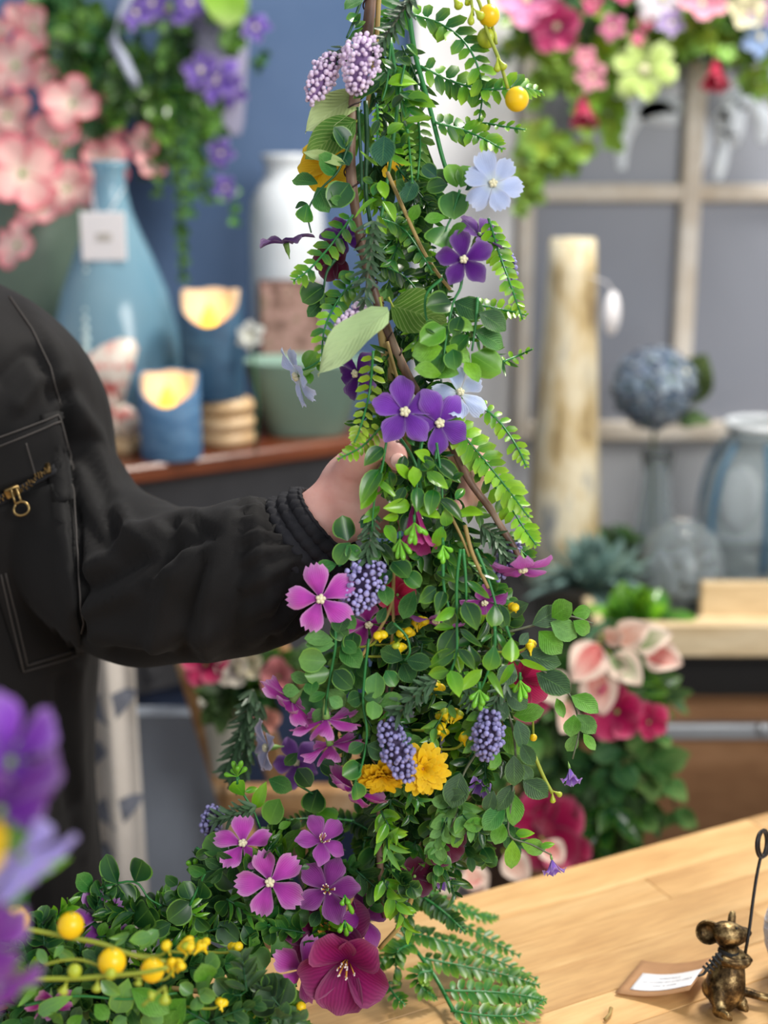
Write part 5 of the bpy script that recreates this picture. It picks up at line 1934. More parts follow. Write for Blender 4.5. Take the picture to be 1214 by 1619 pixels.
# hanging box sprigs
leaf_group('leaf_spray', [[(728, 868), (722, 920), (722, 980), (722, 1030), (713, 1062)], [(732, 868), (736, 910), (737, 950)], [(752, 868), (766, 900), (778, 935), (784, 958)], [(782, 990), (782, 1022), (772, 1060), (760, 1090)], [(800, 990), (808, 1012)], [(700, 880), (702, 930), (712, 970)]], [
    (720, 962, 679, 983, 'l', 'box', .7), (735, 952, 754, 997, 'd', 'box', 1.4), (735, 950, 735, 985, 'd', 'tear', 1.1), (782, 955, 780, 992, 'm', 'tear', 1.3), (789, 955, 801, 994, 'd', 'box', 1.3), (718, 992, 686, 994, 'l', 'box', .9), (720, 995, 697, 1036, 'd', 'box', 1.4), (727, 994, 755, 1022, 'd', 'strap', 1.1),
    (720, 1027, 679, 1055, 'm', 'box', 1.0), (709, 1060, 677, 1066, 'l', 'box', 1.4), (712, 1060, 726, 1103, 'l', 'box', 1.2), (721, 1036, 727, 1064, 'x', 'box', 1.3), (725, 1026, 750, 1060, 'd', 'box', 1.0), (742, 1020, 751, 1058, 'd', 'tear', 1.1), (782, 1020, 773, 1061, 'm', 'tear', 1.2), (808, 1008, 808, 1047, 'l', 'tear', 1.2),
    (762, 1058, 724, 1088, 'x', 'box', .9), (771, 1060, 794, 1097, 'l', 'strap', 1.0), (812, 1048, 789, 1086, 'l', 'strap', 1.1), (690, 930, 654, 954, 'd', 'box', 1.1), (690, 903, 719, 926, 'd', 'strap', 1.1), (738, 918, 779, 948, 'm', 'strap', .9), (708, 955, 712, 990, 'd', 'tear', 1.2), (752, 985, 770, 972, 'l', 'box'),
    (760, 1015, 782, 1000, 'm', 'strap'), (786, 1000, 806, 1036, 'm', 'strap'), (702, 935, 690, 970, 'd', 'box'), (760, 900, 785, 920, 'd', 'box')], .958, 'stem', 2.9)
# waxy round leaves, left of the hanging part
leaf_group('leaf_spray', [[(552, 858), (548, 885), (535, 895)], [(530, 990), (530, 1025), (522, 1070), (517, 1100), (514, 1130)], [(583, 1010), (577, 1060), (574, 1110), (580, 1160), (572, 1210), (560, 1240)], [(622, 985), (642, 1005), (648, 1030), (640, 1045)]], [
    (549, 855, 540, 817, 'd', 'round', 1.1), (553, 858, 532, 892, 'm', 'round', 1.0), (548, 862, 568, 884, 'm', 'round', 1.0), (532, 892, 497, 903, 'm', 'oval', 1.1), (541, 966, 561, 995, 'm', 'oval'), (526, 1012, 481, 1009, 'h', 'oval', 1.0), (529, 1018, 485, 1021, 'h', 'oval', 1.0), (516, 1046, 472, 1042, 'h', 'round', 1.05),
    (523, 1062, 481, 1069, 'h', 'round', .9), (540, 1014, 565, 1034, 'm', 'oval', 1.1), (540, 1020, 569, 1055, 'm', 'oval', 1.2), (490, 1078, 463, 1068, 'h', 'oval'), (528, 1060, 556, 1088, 'd', 'round', .9), (517, 1090, 544, 1118, 'h', 'oval', 1.4), (515, 1096, 488, 1108, 'm', 'oval'), (495, 1073, 492, 1102, 'm', 'oval', 1.3),
    (474, 1092, 446, 1091, 'h', 'oval', 1.2), (596, 1063, 592, 1104, 'h', 'round', 1.0), (575, 1103, 604, 1104, 'd', 'oval'), (573, 1100, 545, 1110, 'd', 'oval', 1.3), (637, 1043, 601, 1027, 'd', 'oval', 1.2), (637, 1048, 652, 1082, 'd', 'oval', 1.3), (642, 1043, 682, 1053, 'd', 'oval', 1.2), (620, 903, 604, 922, 'm', 'round'),
    (606, 924, 613, 957, 'm', 'oval', 1.1), (620, 888, 645, 914, 'd', 'round'), (640, 905, 664, 928, 'm', 'round'), (655, 934, 640, 976, 'm', 'oval', 1.0), (590, 1108, 588, 1138, 'h', 'round'), (580, 1178, 608, 1191, 'd', 'oval', 1.5), (575, 1176, 551, 1190, 'd', 'oval', 1.2), (571, 1209, 541, 1226, 'm', 'round', 1.0),
    (562, 1236, 566, 1264, 'm', 'round'), (520, 1103, 542, 1116, 'h', 'oval', 1.3), (518, 1121, 495, 1141, 'h', 'oval', 1.2), (545, 975, 535, 1000, 'd', 'oval', 1.4), (560, 1000, 555, 1030, 'd', 'round'), (525, 985, 548, 1010, 'd', 'round'), (610, 1060, 625, 1085, 'm', 'round'), (600, 1115, 640, 1103, 'h', 'oval'),
    (560, 880, 572, 905, 'd', 'round'), (600, 870, 585, 890, 'm', 'oval'), (570, 835, 590, 815, 'b', 'oval', 1.3), (555, 1060, 548, 1085, 'd', 'round'), (610, 960, 600, 985, 'd', 'oval'), (550, 1130, 540, 1150, 'd', 'oval')], .972, 'stem', 2.6)
# powdery oval leaves on the right
leaf_group('leaf_spray', [[(800, 1000), (845, 988), (895, 974), (938, 986)], [(800, 1040), (850, 1055), (900, 1098), (915, 1150), (905, 1200)], [(790, 1090), (810, 1150), (815, 1210), (808, 1270), (805, 1320), (840, 1335), (872, 1352)], [(760, 1180), (730, 1230), (720, 1290), (690, 1350)]], [
    (842, 988, 884, 962, 'g', 'oval', 1.1), (872, 976, 906, 953, 'l', 'oval', 1.4), (870, 984, 912, 1008, 'h', 'oval', 1.2), (852, 998, 888, 1033, 'l', 'oval', 1.2), (905, 970, 934, 966, 'l', 'oval', 1.3), (906, 982, 932, 1001, 'l', 'oval', 1.1), (822, 1033, 884, 1052, 'g', 'oval', .9), (822, 1044, 863, 1058, 'x', 'strap'),
    (848, 1064, 902, 1098, 'g', 'oval', 1.1), (903, 1100, 946, 1126, 'l', 'oval', 1.1), (908, 1130, 904, 1168, 'l', 'oval', 1.2), (912, 1130, 942, 1162, 'h', 'oval', 1.1), (922, 1160, 937, 1186, 'l', 'oval'), (913, 1162, 896, 1188, 'h', 'oval'), (880, 1104, 893, 1138, 'l', 'oval', .7), (800, 1093, 833, 1120, 'g', 'oval', 1.3),
    (812, 1132, 860, 1124, 'l', 'oval', 1.0), (814, 1053, 789, 1082, 'g', 'oval', 1.2), (835, 954, 803, 972, 'g', 'oval', 1.2), (796, 1148, 827, 1193, 'l', 'oval', 1.1), (816, 1138, 828, 1184, 'g', 'oval', 1.1), (812, 1194, 813, 1243, 'g', 'oval', 1.1), (824, 1176, 846, 1209, 'g', 'oval', 1.1), (827, 1234, 867, 1263, 'g', 'oval', 1.2),
    (812, 1254, 812, 1306, 'l', 'oval', 1.0), (728, 1222, 714, 1278, 'g', 'oval', 1.2), (722, 1280, 715, 1328, 'g', 'oval', 1.1), (702, 1294, 681, 1311, 'm', 'oval', 1.1), (718, 1308, 723, 1341, 'l', 'oval'), (768, 1300, 733, 1306, 'l', 'oval', 1.1), (797, 1273, 764, 1314, 'm', 'oval', 1.0), (796, 1303, 784, 1338, 'l', 'oval', 1.2),
    (810, 1328, 808, 1374, 'x', 'oval', .9), (824, 1334, 858, 1342, 'x', 'oval', 1.1), (815, 1318, 844, 1317, 'l', 'box'), (855, 1338, 877, 1334, 'l', 'box'), (824, 1208, 838, 1234, 'g', 'oval', 1.2), (812, 1240, 786, 1282, 'g', 'oval', .9), (790, 1190, 775, 1215, 'l', 'oval'), (800, 1110, 788, 1140, 'g', 'oval', 1.2), (835, 1000, 820, 1020, 'g', 'oval'),
    (690, 1350, 670, 1345, 'm', 'oval'), (700, 1320, 690, 1345, 'l', 'oval'), (705, 1260, 735, 1255, 'g', 'oval'), (780, 1250, 770, 1285, 'g', 'oval'), (850, 1070, 878, 1062, 'g', 'oval'), (770, 1215, 788, 1208, 'x', 'oval')], .995, 'stem_grey', 2.2)
# leaves of the part lying on the table
leaf_group('leaf_spray', [[(375, 1225), (385, 1255), (400, 1280), (412, 1310)], [(470, 1240), (495, 1255)]], [
    (386, 1258, 368, 1236, 'l', 'tear', 1.2), (404, 1278, 419, 1238, 'x', 'box', 1.0), (387, 1252, 407, 1246, 'l', 'box'), (425, 1232, 463, 1249, 'm', 'oval', 1.1), (502, 1248, 490, 1287, 'd', 'round', 1.1), (470, 1215, 491, 1243, 'd', 'round', 1.0), (505, 1205, 538, 1222, 'd', 'round', .9), (500, 1284, 534, 1301, 'l', 'round', 1.0),
    (442, 1263, 425, 1303, 'l', 'round', 1.1), (460, 1300, 440, 1310, 'l', 'oval'), (482, 1312, 447, 1338, 'l', 'oval', .9), (440, 1355, 455, 1322, 'l', 'box', 1.2), (470, 1190, 450, 1210, 'd', 'oval'), (520, 1225, 545, 1240, 'd', 'round')], 1.05, 'stem', 2.4)
leaf_group('leaf_spray', [[(310, 1340), (350, 1365), (400, 1390)], [(345, 1460), (400, 1470), (450, 1450)], [(380, 1510), (430, 1512), (470, 1528)]], [
    (357, 1352, 326, 1322, 'm', 'round', 1.0), (377, 1402, 343, 1372, 'd', 'round', 1.2), (372, 1390, 352, 1362, 'm', 'oval', 1.3), (448, 1445, 489, 1452, 'm', 'round', 1.1), (440, 1432, 398, 1458, 'm', 'round', 1.1), (452, 1438, 470, 1418, 'd', 'round', 1.1), (345, 1458, 377, 1488, 'g', 'round', 1.1), (398, 1498, 418, 1534, 'h', 'round', 1.2),
    (428, 1510, 462, 1484, 'h', 'round', .9), (394, 1516, 405, 1474, 'l', 'oval', .7), (445, 1588, 485, 1580, 'h', 'oval', 1.4), (441, 1590, 420, 1617, 'l', 'oval', 1.2), (385, 1463, 402, 1492, 'd', 'round'), (345, 1530, 357, 1488, 'h', 'oval', 1.1), (373, 1572, 387, 1534, 'g', 'oval', 1.1), (350, 1600, 320, 1588, 'g', 'oval', 1.3),
    (395, 1586, 417, 1546, 'd', 'box', 1.1), (430, 1465, 425, 1495, 'd', 'round'), (460, 1470, 478, 1480, 'm', 'round'), (410, 1420, 385, 1430, 'd', 'round', 1.1), (395, 1440, 372, 1450, 'd', 'round'), (480, 1380, 500, 1355, 'd', 'oval'), (505, 1440, 490, 1465, 'd', 'oval', 1.2), (520, 1450, 545, 1470, 'l', 'box'), (535, 1440, 520, 1465, 'l', 'strap'),
    (330, 1345, 310, 1355, 'd', 'round'), (340, 1400, 320, 1385, 'd', 'round', 1.1), (360, 1425, 345, 1445, 'd', 'round'), (440, 1480, 430, 1460, 'd', 'round'), (470, 1560, 452, 1548, 'm', 'oval'), (500, 1500, 480, 1490, 'd', 'oval')], 1.02, 'stem', 2.4)
leaf_group('leaf_spray', [[(90, 1450), (130, 1415), (160, 1403), (212, 1394), (235, 1420), (255, 1432)], [(300, 1432), (315, 1400), (325, 1380)]], [
    (186, 1398, 166, 1351, 'd', 'round', .8), (213, 1394, 229, 1357, 'd', 'round', 1.1), (187, 1397, 207, 1432, 'd', 'round', 1.1), (186, 1399, 170, 1449, 'd', 'round', .8), (146, 1410, 124, 1448, 'm', 'round', .9), (146, 1408, 118, 1382, 'm', 'oval', 1.2), (258, 1430, 282, 1414, 'd', 'round', 1.2), (302, 1426, 266, 1456, 'd', 'round', 1.1),
    (300, 1422, 290, 1394, 'd', 'round', 1.2), (315, 1420, 326, 1393, 'd', 'round'), (326, 1382, 298, 1370, 'm', 'oval', 1.1), (200, 1474, 197, 1443, 'm', 'oval', 1.3), (212, 1462, 242, 1434, 'd', 'round', 1.0), (230, 1440, 250, 1460, 'd', 'round'), (310, 1450, 330, 1470, 'd', 'round'), (270, 1460, 240, 1475, 'd', 'round'), (280, 1400, 262, 1385, 'd', 'oval')], .985, 'stem', 2.4)
leaf_group('leaf_spray', [[(40, 1590), (120, 1575), (200, 1580), (280, 1570)]], [
    (185, 1602, 202, 1552, 'h', 'box', 1.4), (208, 1563, 268, 1602, 'l', 'oval', .9), (150, 1588, 172, 1612, 'm', 'oval', 1.2), (292, 1578, 258, 1622, 'h', 'oval', 1.2), (60, 1602, 104, 1578, 'd', 'strap', 1.6), (84, 1615, 102, 1590, 'm', 'box', 1.2), (130, 1560, 112, 1590, 'd', 'box', 1.2), (230, 1600, 250, 1625, 'h', 'round', 1.1), (200, 1608, 180, 1625, 'h', 'round'),
    (160, 1550, 190, 1575, 'd', 'box', 1.2), (90, 1500, 120, 1520, 'd', 'box'), (60, 1500, 75, 1525, 'd', 'box', 1.2), (100, 1495, 85, 1515, 'm', 'box'), (240, 1480, 200, 1490, 'd', 'box', 1.2), (250, 1470, 222, 1500, 'm', 'box', 1.1), (205, 1475, 175, 1485, 'l', 'box', .8), (200, 1485, 180, 1495, 'l', 'box', .8),
    (310, 1560, 335, 1545, 'p', 'round', 1.1, 'leaf_round'), (315, 1565, 340, 1580, 'p', 'round', 1.1, 'leaf_round'), (305, 1570, 285, 1555, 'p', 'round', 1.0, 'leaf_round'), (312, 1575, 310, 1600, 'p', 'round', 1.0, 'leaf_round'), (325, 1530, 345, 1510, 'h', 'round', 1.2), (330, 1550, 318, 1525, 'l', 'oval', 1.4), (130, 1605, 110, 1622, 'd', 'oval'), (60, 1560, 40, 1585, 'd', 'strap')], .92, 'stem', 2.4)

# ---- green seed tips
for cx, cy, ds, t in ((655, 826, ((640, 846), (647, 860), (656, 862), (666, 842), (676, 846), (650, 850)), .955), (632, 852, ((622, 872), (628, 884), (638, 886), (650, 876), (644, 868)), .957), (700, 862, ((694, 884), (700, 892), (708, 884), (715, 872)), .957),
                      (758, 1090, ((742, 1106), (748, 1120), (760, 1124), (764, 1116), (772, 1108)), .952), (822, 1075, ((812, 1095), (822, 1110), (832, 1105), (838, 1094)), .98), (375, 1228, ((368, 1203), (382, 1203), (390, 1213), (366, 1216), (354, 1224), (376, 1212)), 1.04),
                      (545, 1455, ((535, 1475), (548, 1480), (556, 1472)), 1.0), (305, 1375, ((296, 1362), (310, 1358), (318, 1370)), 1.03), (545, 1415, ((552, 1430), (558, 1445), (540, 1432)), .995)):
    o = MB().tube([P(cx, cy - 12 if cy < 1200 else cy + 12, t), P(cx, cy, t)], .0011, 5).obj('seed_tip', M['stem'], gar)
    for x, y in ds:
        bud(gar, P(cx, cy, t), P(x, y, t + RP.uniform(-.01, .008)), 4.6 * t / FPX, 'bud_green', 'seed', o)

# ---- ferns of the hanging part
FERNS = [
    ([(648, 22), (690, 35), (730, 62), (754, 102), (762, 150), (757, 192)], 36, 14, 'm', 'l', .985), ([(665, 105), (718, 130), (770, 142), (820, 138), (858, 146)], 36, 14, 'm', 'l', .985), ([(688, 194), (730, 205), (765, 220), (794, 236)], 32, 10, 'm', 'l', .98), ([(715, 205), (760, 195), (795, 200), (830, 205)], 20, 8, 'm', 'l', .99),
    ([(772, 345), (788, 398), (806, 448), (826, 505)], 27, 15, 'l', 'x', .975), ([(755, 482), (795, 490), (832, 498)], 22, 9, 'l', 'x', .985), ([(558, 340), (525, 385), (490, 425), (464, 444)], 30, 10, 'm', 'l', .975), ([(566, 438), (536, 472), (513, 520), (508, 575)], 28, 13, 'm', 'x', .97),
    ([(590, 555), (584, 620), (570, 675), (560, 700)], 24, 13, 'y', 'y', .965), ([(602, 676), (572, 706), (534, 726)], 20, 9, 'y', 'x', .96), ([(708, 662), (755, 715), (798, 768), (836, 818)], 36, 15, 'l', 'x', .978), ([(756, 638), (790, 668), (818, 708), (832, 738)], 22, 11, 'l', 'x', .985), ([(752, 735), (798, 788), (828, 835), (848, 862)], 30, 12, 'm', 'x', .99),
    ([(790, 842), (820, 868), (842, 888)], 24, 7, 'm', 'l', .995), ([(598, 345), (635, 360), (662, 395), (684, 432)], 26, 11, 'm', 'l', .98), ([(602, 418), (640, 438), (668, 470)], 26, 8, 'd', 'l', .99), ([(660, 180), (664, 230), (660, 285)], 26, 9, 'v', 'm', 1.0), ([(795, 572), (820, 562), (842, 552)], 14, 5, 'y', 'x', .985),
    ([(596, 165), (597, 205), (594, 246)], 11, 10, 'l', 'x', .968), ([(644, 205), (648, 245), (652, 290)], 13, 9, 'l', 'x', .968), ([(640, 350), (620, 380), (600, 400)], 22, 8, 'm', 'l', .995),
]
for pl, L, n, c, tp, t in FERNS:
    fern_frond(gar, [P(x, y, t + .012 * math.sin(i * 1.7)) for i, (x, y) in enumerate(pl)], L * t / FPX, n, c, tp, t=t)
# ferns lying on the table
def on_table(x, y, h): return PZ(x, y, TZ + h)
UPZ = Vector((0, -.35, 1))
TF = [
    ([(636, 1470, .05), (700, 1488, .035), (770, 1512, .02), (850, 1548, .012)], 26, 18), ([(618, 1408, .09), (690, 1436, .06), (760, 1478, .03), (822, 1512, .015)], 26, 17), ([(600, 1370, .12), (670, 1400, .09), (730, 1438, .05), (788, 1452, .03)], 22, 15),
    ([(664, 1514, .03), (735, 1528, .02), (800, 1542, .015), (852, 1558, .01)], 26, 17), ([(704, 1566, .02), (770, 1568, .014), (826, 1574, .012), (862, 1582, .01)], 26, 15), ([(712, 1598, .015), (775, 1606, .012), (828, 1604, .012), (860, 1580, .012)], 26, 15),
    ([(650, 1492, .045), (628, 1505, .05), (626, 1530, .03), (634, 1556, .01)], 24, 12), ([(684, 1535, .03), (662, 1540, .03), (668, 1562, .02), (690, 1578, .01)], 22, 12), ([(610, 1552, .012), (625, 1575, .012), (640, 1588, .01)], 18, 6), ([(730, 1430, .04), (760, 1450, .03), (788, 1448, .025)], 16, 9), ([(640, 1480, .03), (610, 1510, .02), (600, 1530, .012)], 20, 9)]
st = [on_table(x, y, h) for x, y, h in ((596, 1330, .14), (605, 1400, .10), (636, 1470, .05), (688, 1545, .02), (722, 1605, .012), (760, 1640, .01))]
MB().tube(smooth_path(st, 5), 3.4 * 1.08 / FPX, 6).obj('fern_stem', M['stem'], gar)
for pl, L, n in TF:
    fern_frond(gar, [on_table(*q) for q in pl], L * 1.15 / FPX, n, 'm', 'x', flat=UPZ, t=1.08)
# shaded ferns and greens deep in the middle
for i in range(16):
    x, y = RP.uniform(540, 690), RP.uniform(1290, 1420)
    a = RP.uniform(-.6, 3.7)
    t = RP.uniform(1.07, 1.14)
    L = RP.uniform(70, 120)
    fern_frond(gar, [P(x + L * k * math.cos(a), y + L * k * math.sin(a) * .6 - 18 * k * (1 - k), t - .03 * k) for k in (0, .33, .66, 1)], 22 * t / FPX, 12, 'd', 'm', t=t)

# ---- rosemary-like sprigs
for pl, t, L, rows in (([(650, -10), (638, 15), (618, 45), (598, 75)], .968, 26, 12), ([(590, 350), (588, 385), (582, 425), (578, 470)], .965, 30, 10), ([(545, 75), (530, 92), (518, 100)], .98, 20, 5), ([(588, 810), (586, 850), (580, 880)], .97, 28, 8), ([(690, 1075), (660, 1095), (632, 1125)], .965, 30, 9), ([(762, 830), (785, 850), (800, 880)], .985, 28, 9),
                        ([(405, 1275), (380, 1285), (345, 1295)], 1.05, 26, 8), ([(800, 1080), (785, 1105), (778, 1125)], .98, 24, 6), ([(575, 470), (568, 500), (556, 520)], .985, 24, 6), ([(400, 1090), (385, 1150), (362, 1215)], 1.13, 30, 14), ([(410, 1110), (395, 1180), (375, 1230)], 1.14, 30, 12), ([(720, 1060), (740, 1085), (745, 1110)], .985, 24, 6)):
    needle_sprig(gar, pp(pl, t), L * t / FPX, rows, t=t)

# ---- filling foliage inside the garland
def envelope(y):
    pts = ((-20, 600, 55), (120, 612, 60), (260, 625, 80), (400, 655, 95), (520, 665, 95), (620, 665, 85), (700, 660, 60), (780, 665, 70), (860, 670, 95), (940, 680, 120), (1040, 690, 140), (1140, 690, 130), (1240, 680, 110), (1330, 640, 100), (1420, 600, 90), (1500, 580, 70))
    for (a, ca, wa), (b, cb, wb) in zip(pts[:-1], pts[1:]):
        if a <= y <= b:
            k = (y - a) / (b - a)
            return ca + (cb - ca) * k, wa + (wb - wa) * k
    return pts[-1][1:]


RF = random.Random(23)
for i in range(120):
    y = -10 + 1400 * ((i + .5) / 120) ** .8
    c, w = envelope(y)
    x = c + RF.uniform(-.75, .75) * w
    t = RF.uniform(1.0, 1.06)
    a = math.radians(RF.uniform(40, 140))
    L = RF.uniform(50, 95)
    st = [P(x + L * k * math.cos(a), y + L * k * math.sin(a), t + .02 * k * RF.uniform(-1, .3)) for k in (0, .5, 1)]
    sp = Spray(gar, 'leaf_spray', [st], 2.0, 'stem_dark', 5, None, 'leaf', t)
    kind = RF.choice(('box', 'box', 'round', 'oval', 'strap'))
    auto_leaves(sp, smooth_path(st, 4), kind, RF.uniform(32, 46) * t / FPX, 7, RF.choice('ddmmdlh'), tipcode='m', rnd=RF, single=False)
    sp.done()
for i in range(90):
    y = RF.uniform(830, 1290)
    c, w = envelope(y)
    x = c + RF.uniform(-1.0, .95) * w
    t = RF.uniform(1.035, 1.09)
    a = math.radians(RF.uniform(50, 130))
    L = RF.uniform(60, 100)
    st = [P(x + L * k * math.cos(a), y + L * k * math.sin(a), t) for k in (0, .5, 1)]
    sp = Spray(gar, 'leaf_spray', [st], 2.0, 'stem_dark' if i % 3 else 'stem_tan', 5, None, 'leaf', t)
    auto_leaves(sp, smooth_path(st, 4), RF.choice(('box', 'round', 'oval', 'oval')), RF.uniform(34, 48) * t / FPX, 7, RF.choice('ddkkmv'), tipcode='v', rnd=RF, single=False)
    sp.done()
# foliage under the flowers that lie on the table
for i in range(120):
    k = i / 120
    x = 0 + 540 * k + RF.uniform(-30, 30)
    y = 1545 - 95 * k + RF.uniform(-60, 95) - (70 if k > .62 else 0)
    t = RF.uniform(.93, .99) + .10 * k
    a = math.radians(RF.uniform(-180, 180))
    L = RF.uniform(40, 80)
    st = [P(x + L * q * math.cos(a), y + .6 * L * q * math.sin(a) - 14 * q, t) for q in (0, .5, 1)]
    sp = Spray(gar, 'leaf_spray', [st], 2.0, 'stem_dark', 5, None, 'leaf', t)
    auto_leaves(sp, smooth_path(st, 4), RF.choice(('box', 'round', 'oval', 'strap')), RF.uniform(30, 44) * t / FPX, 6, RF.choice('ddmmdlh'), tipcode='m', rnd=RF, single=False)
    sp.done()
for i in range(60):
    x, y = RF.uniform(20, 450), RF.uniform(1560, 1660)
    t = RF.uniform(.93, 1.0)
    a = math.radians(RF.uniform(-180, 180))
    L = RF.uniform(40, 70)
    st = [P(x + L * q * math.cos(a), y + .5 * L * q * math.sin(a) - 14 * q, t) for q in (0, .5, 1)]
    sp = Spray(gar, 'leaf_spray', [st], 2.0, 'stem_dark', 5, None, 'leaf', t)
    auto_leaves(sp, smooth_path(st, 4), RF.choice(('box', 'round', 'oval')), RF.uniform(34, 48) * t / FPX, 5, RF.choice('ddmmghh'), tipcode='m', rnd=RF, single=False)
    sp.done()
# loose wisps of yellow-green grass under the blooms
for i in range(14):
    x, y = RF.uniform(320, 440), RF.uniform(1560, 1612)
    t = RF.uniform(.95, 1.02)
    a = math.radians(RF.uniform(-70, -20))
    MB().tube(smooth_path([P(x + 50 * q * math.cos(a), y + 50 * q * math.sin(a) + 8 * q * q, t) for q in (0, .5, 1)], 3), .0008, 4).obj('grass_wisp', M['stem_lime' if i % 2 else 'stem'], gar)

# ---- the end of the garland that rises towards the camera: big soft blooms
for kind, x, y, t, r, face, roll, col, n in (('viol', 10, 1205, .56, 120, (2.6, -.2), .3, VIO, 5), ('viol', -5, 1280, .55, 125, (2.4, -1.2), .9, C(110, 44, 150), 5), ('soft', 35, 1355, .57, 95, (1.6, -1.4), .2, C(158, 150, 226), 5), ('viol', -25, 1500, .57, 100, (1.7, -.6), .2, C(128, 54, 160), 5),
                                            ('yellow', -42, 1338, .54, 62, (1.8, .1), .3, C(240, 196, 20), 4), ('viol', -5, 1560, .60, 75, (1.3, -1.2), .4, C(140, 60, 170), 5)):
    flower(gar, kind, P(x, y, t), r * t / FPX, face, col, n, roll, 'calyx', edge=.3)
leaf_group('leaf_spray', [[(-20, 1150), (10, 1250), (30, 1350), (40, 1450), (40, 1540)]], [(0, 1230, 40, 1170, 'l', 'box', 1.3), (-5, 1290, 25, 1250, 'l', 'oval', 1.3), (0, 1350, 60, 1300, 'h', 'oval', 1.2), (10, 1400, 90, 1360, 'l', 'strap', 1.2), (0, 1520, 70, 1560, 'h', 'box', 1.1), (-10, 1430, 50, 1400, 'l', 'box'), (0, 1340, -40, 1310, 'l', 'oval', 1.2), (20, 1440, -10, 1480, 'l', 'oval')], .62, 'stem', 3)
# ================================================================== BACKGROUND PLANTS
RB = random.Random(31)

# ---- dogwood branches in the green vase
dog = thing('dogwood_branch', 'pink and cream dogwood blossom branches standing in the green vase', 'flowers', b7 + Vector((0, 0, 400 * k7)))
vt = b7 + Vector((0, 0, 405 * k7))
DG = [(55, 45, 38, 2.2), (25, 105, 55, 2.15), (115, 165, 48, 2.1), (88, 228, 58, 2.12), (145, 195, 48, 2.16), (35, 275, 64, 2.08), (165, 258, 42, 2.1), (228, 228, 30, 2.12), (105, 300, 46, 2.14), (12, 185, 48, 2.2), (132, 335, 30, 2.16),
      (28, 388, 42, 2.0), (66, 330, 42, 2.1), (0, 55, 32, 2.22), (180, 216, 32, 2.18), (236, 262, 26, 2.12), (5, 235, 42, 2.16), (150, 150, 36, 2.2), (72, 120, 30, 2.22), (30, 30, 26, 2.22)]
for i, (x, y, r, t) in enumerate(DG):
    t += -.09 if x < 125 else .03
    p = P(x, y, t)
    f = (RB.uniform(-.6, .6), RB.uniform(-.5, .5))
    flower(dog, 'dogwood', p, r * t / FPX, f, C(250, 204, 198), 4, RB.uniform(0, 1.5), 'calyx', layers=((1.0, 0),), edge=.9, name='blossom', rnd=RB)
    if i % 2 == 0 and y < 340:
        base = vt + Vector((RB.uniform(-.03, .03), RB.uniform(-.03, .03), -.08))
        mid = base.lerp(p, .55) + Vector((RB.uniform(-.03, .03), .03, .03))
        MB().tube(smooth_path([base, mid, p + Vector((0, .01, -.004))], 5), [.004, .002], 6).obj('branch', M['stem_grey'], dog)

# ---- arrangement hung on the blue wall
M['hessian'] = plain('lilac_grey_hessian', C(150, 148, 172), 0.9, var=0.15, scale=120)
M['ribbon'] = plain('silver_grey_ribbon', C(150, 156, 176), 0.4, var=0.05)
hb = thing('hanging_flower_basket', 'hanging basket of violet flowers and trailing greenery on the blue wall', 'flower basket', P(300, 60, 2.24))
hp = P(345, 100, 2.2)
kh = 2.3 / FPX
MB().lathe([(30 * kh, -105 * kh), (36 * kh, -90 * kh), (46 * kh, 20 * kh), (50 * kh, 120 * kh), (46 * kh, 120 * kh)], 20, hp).obj('basket', M['hessian'], hb)
for k in range(34):
    x, y = RB.uniform(85, 330), RB.uniform(-40, 130)
    t = RB.uniform(2.14, 2.23)
    L = RB.uniform(60, 140)
    dx = RB.uniform(-40, 40)
    st = [P(x, y, t), P(x + dx * .5, y + L * .5, t - .02), P(x + dx, y + L, t - .02)]
    sp = Spray(hb, 'leaf_spray', [st], 2.2, 'stem_dark', 4, {}, 'leaf', t)
    auto_leaves(sp, smooth_path(st, 3), RB.choice(('oval', 'box', 'round')), RB.uniform(34, 52) * t / FPX, 6, RB.choice('kdvvg'), tipcode='v', rnd=RB, single=False)
    sp.done()
for x0, y0, x1, y1, c in ((265, 100, 290, 435, 'v'), (245, 150, 250, 300, 'v'), (285, 80, 300, 330, 'h'), (300, 120, 315, 300, 'v'), (225, 150, 232, 270, 'k'), (270, 40, 262, 220, 'h'), (330, 160, 345, 250, 'd'), (310, 260, 330, 310, 'v'), (355, 300, 372, 345, 'l'), (408, 85, 410, 100, 'd')):
    t = 2.15
    st = [P(x0, y0, t), P(x0 * .5 + x1 * .5 + 8, (y0 + y1) / 2, t), P(x1, y1, t)]
    sp = Spray(hb, 'trailing_strand', [st], 2.0, 'stem_dark', 4, {}, 'leaf', t)
    auto_leaves(sp, smooth_path(st, 4), 'oval', 24 * t / FPX, max(3, int((y1 - y0) / 13)), c, tipcode='l', rnd=RB, single=False, wide=1.2)
    sp.done()
for x, y, r in ((215, 22, 32), (268, 14, 42), (300, 5, 36), (345, 128, 46), (318, 112, 34), (365, 140, 30), (405, 45, 28), (350, 242, 26), (356, 297, 22), (240, 5, 30)):
    flower(hb, 'soft' if y % 3 else 'viol', P(x, y, 2.12), r * 2.12 / FPX, (RB.uniform(-.5, .5), RB.uniform(-.6, .3)), C(126, 96, 196), 5, RB.uniform(0, 1), 'knob', edge=.4, rnd=RB)
rp = smooth_path([P(x, y, 2.1) for x, y in ((205, -10), (190, 30), (178, 62), (196, 95), (218, 140))], 5)
vs, fs = [], []
for i, p in enumerate(rp):
    a = i * .5
    w = Vector((math.cos(a) * .5 + .6, .4 * math.sin(a), .2)).normalized() * 9 * 2.1 / FPX
    vs += [p - w, p + w]
for i in range(len(rp) - 1):
    fs.append((2 * i, 2 * i + 1, 2 * i + 3, 2 * i + 2))
o = MB().add(vs, fs).obj('ribbon', M['ribbon'], hb)
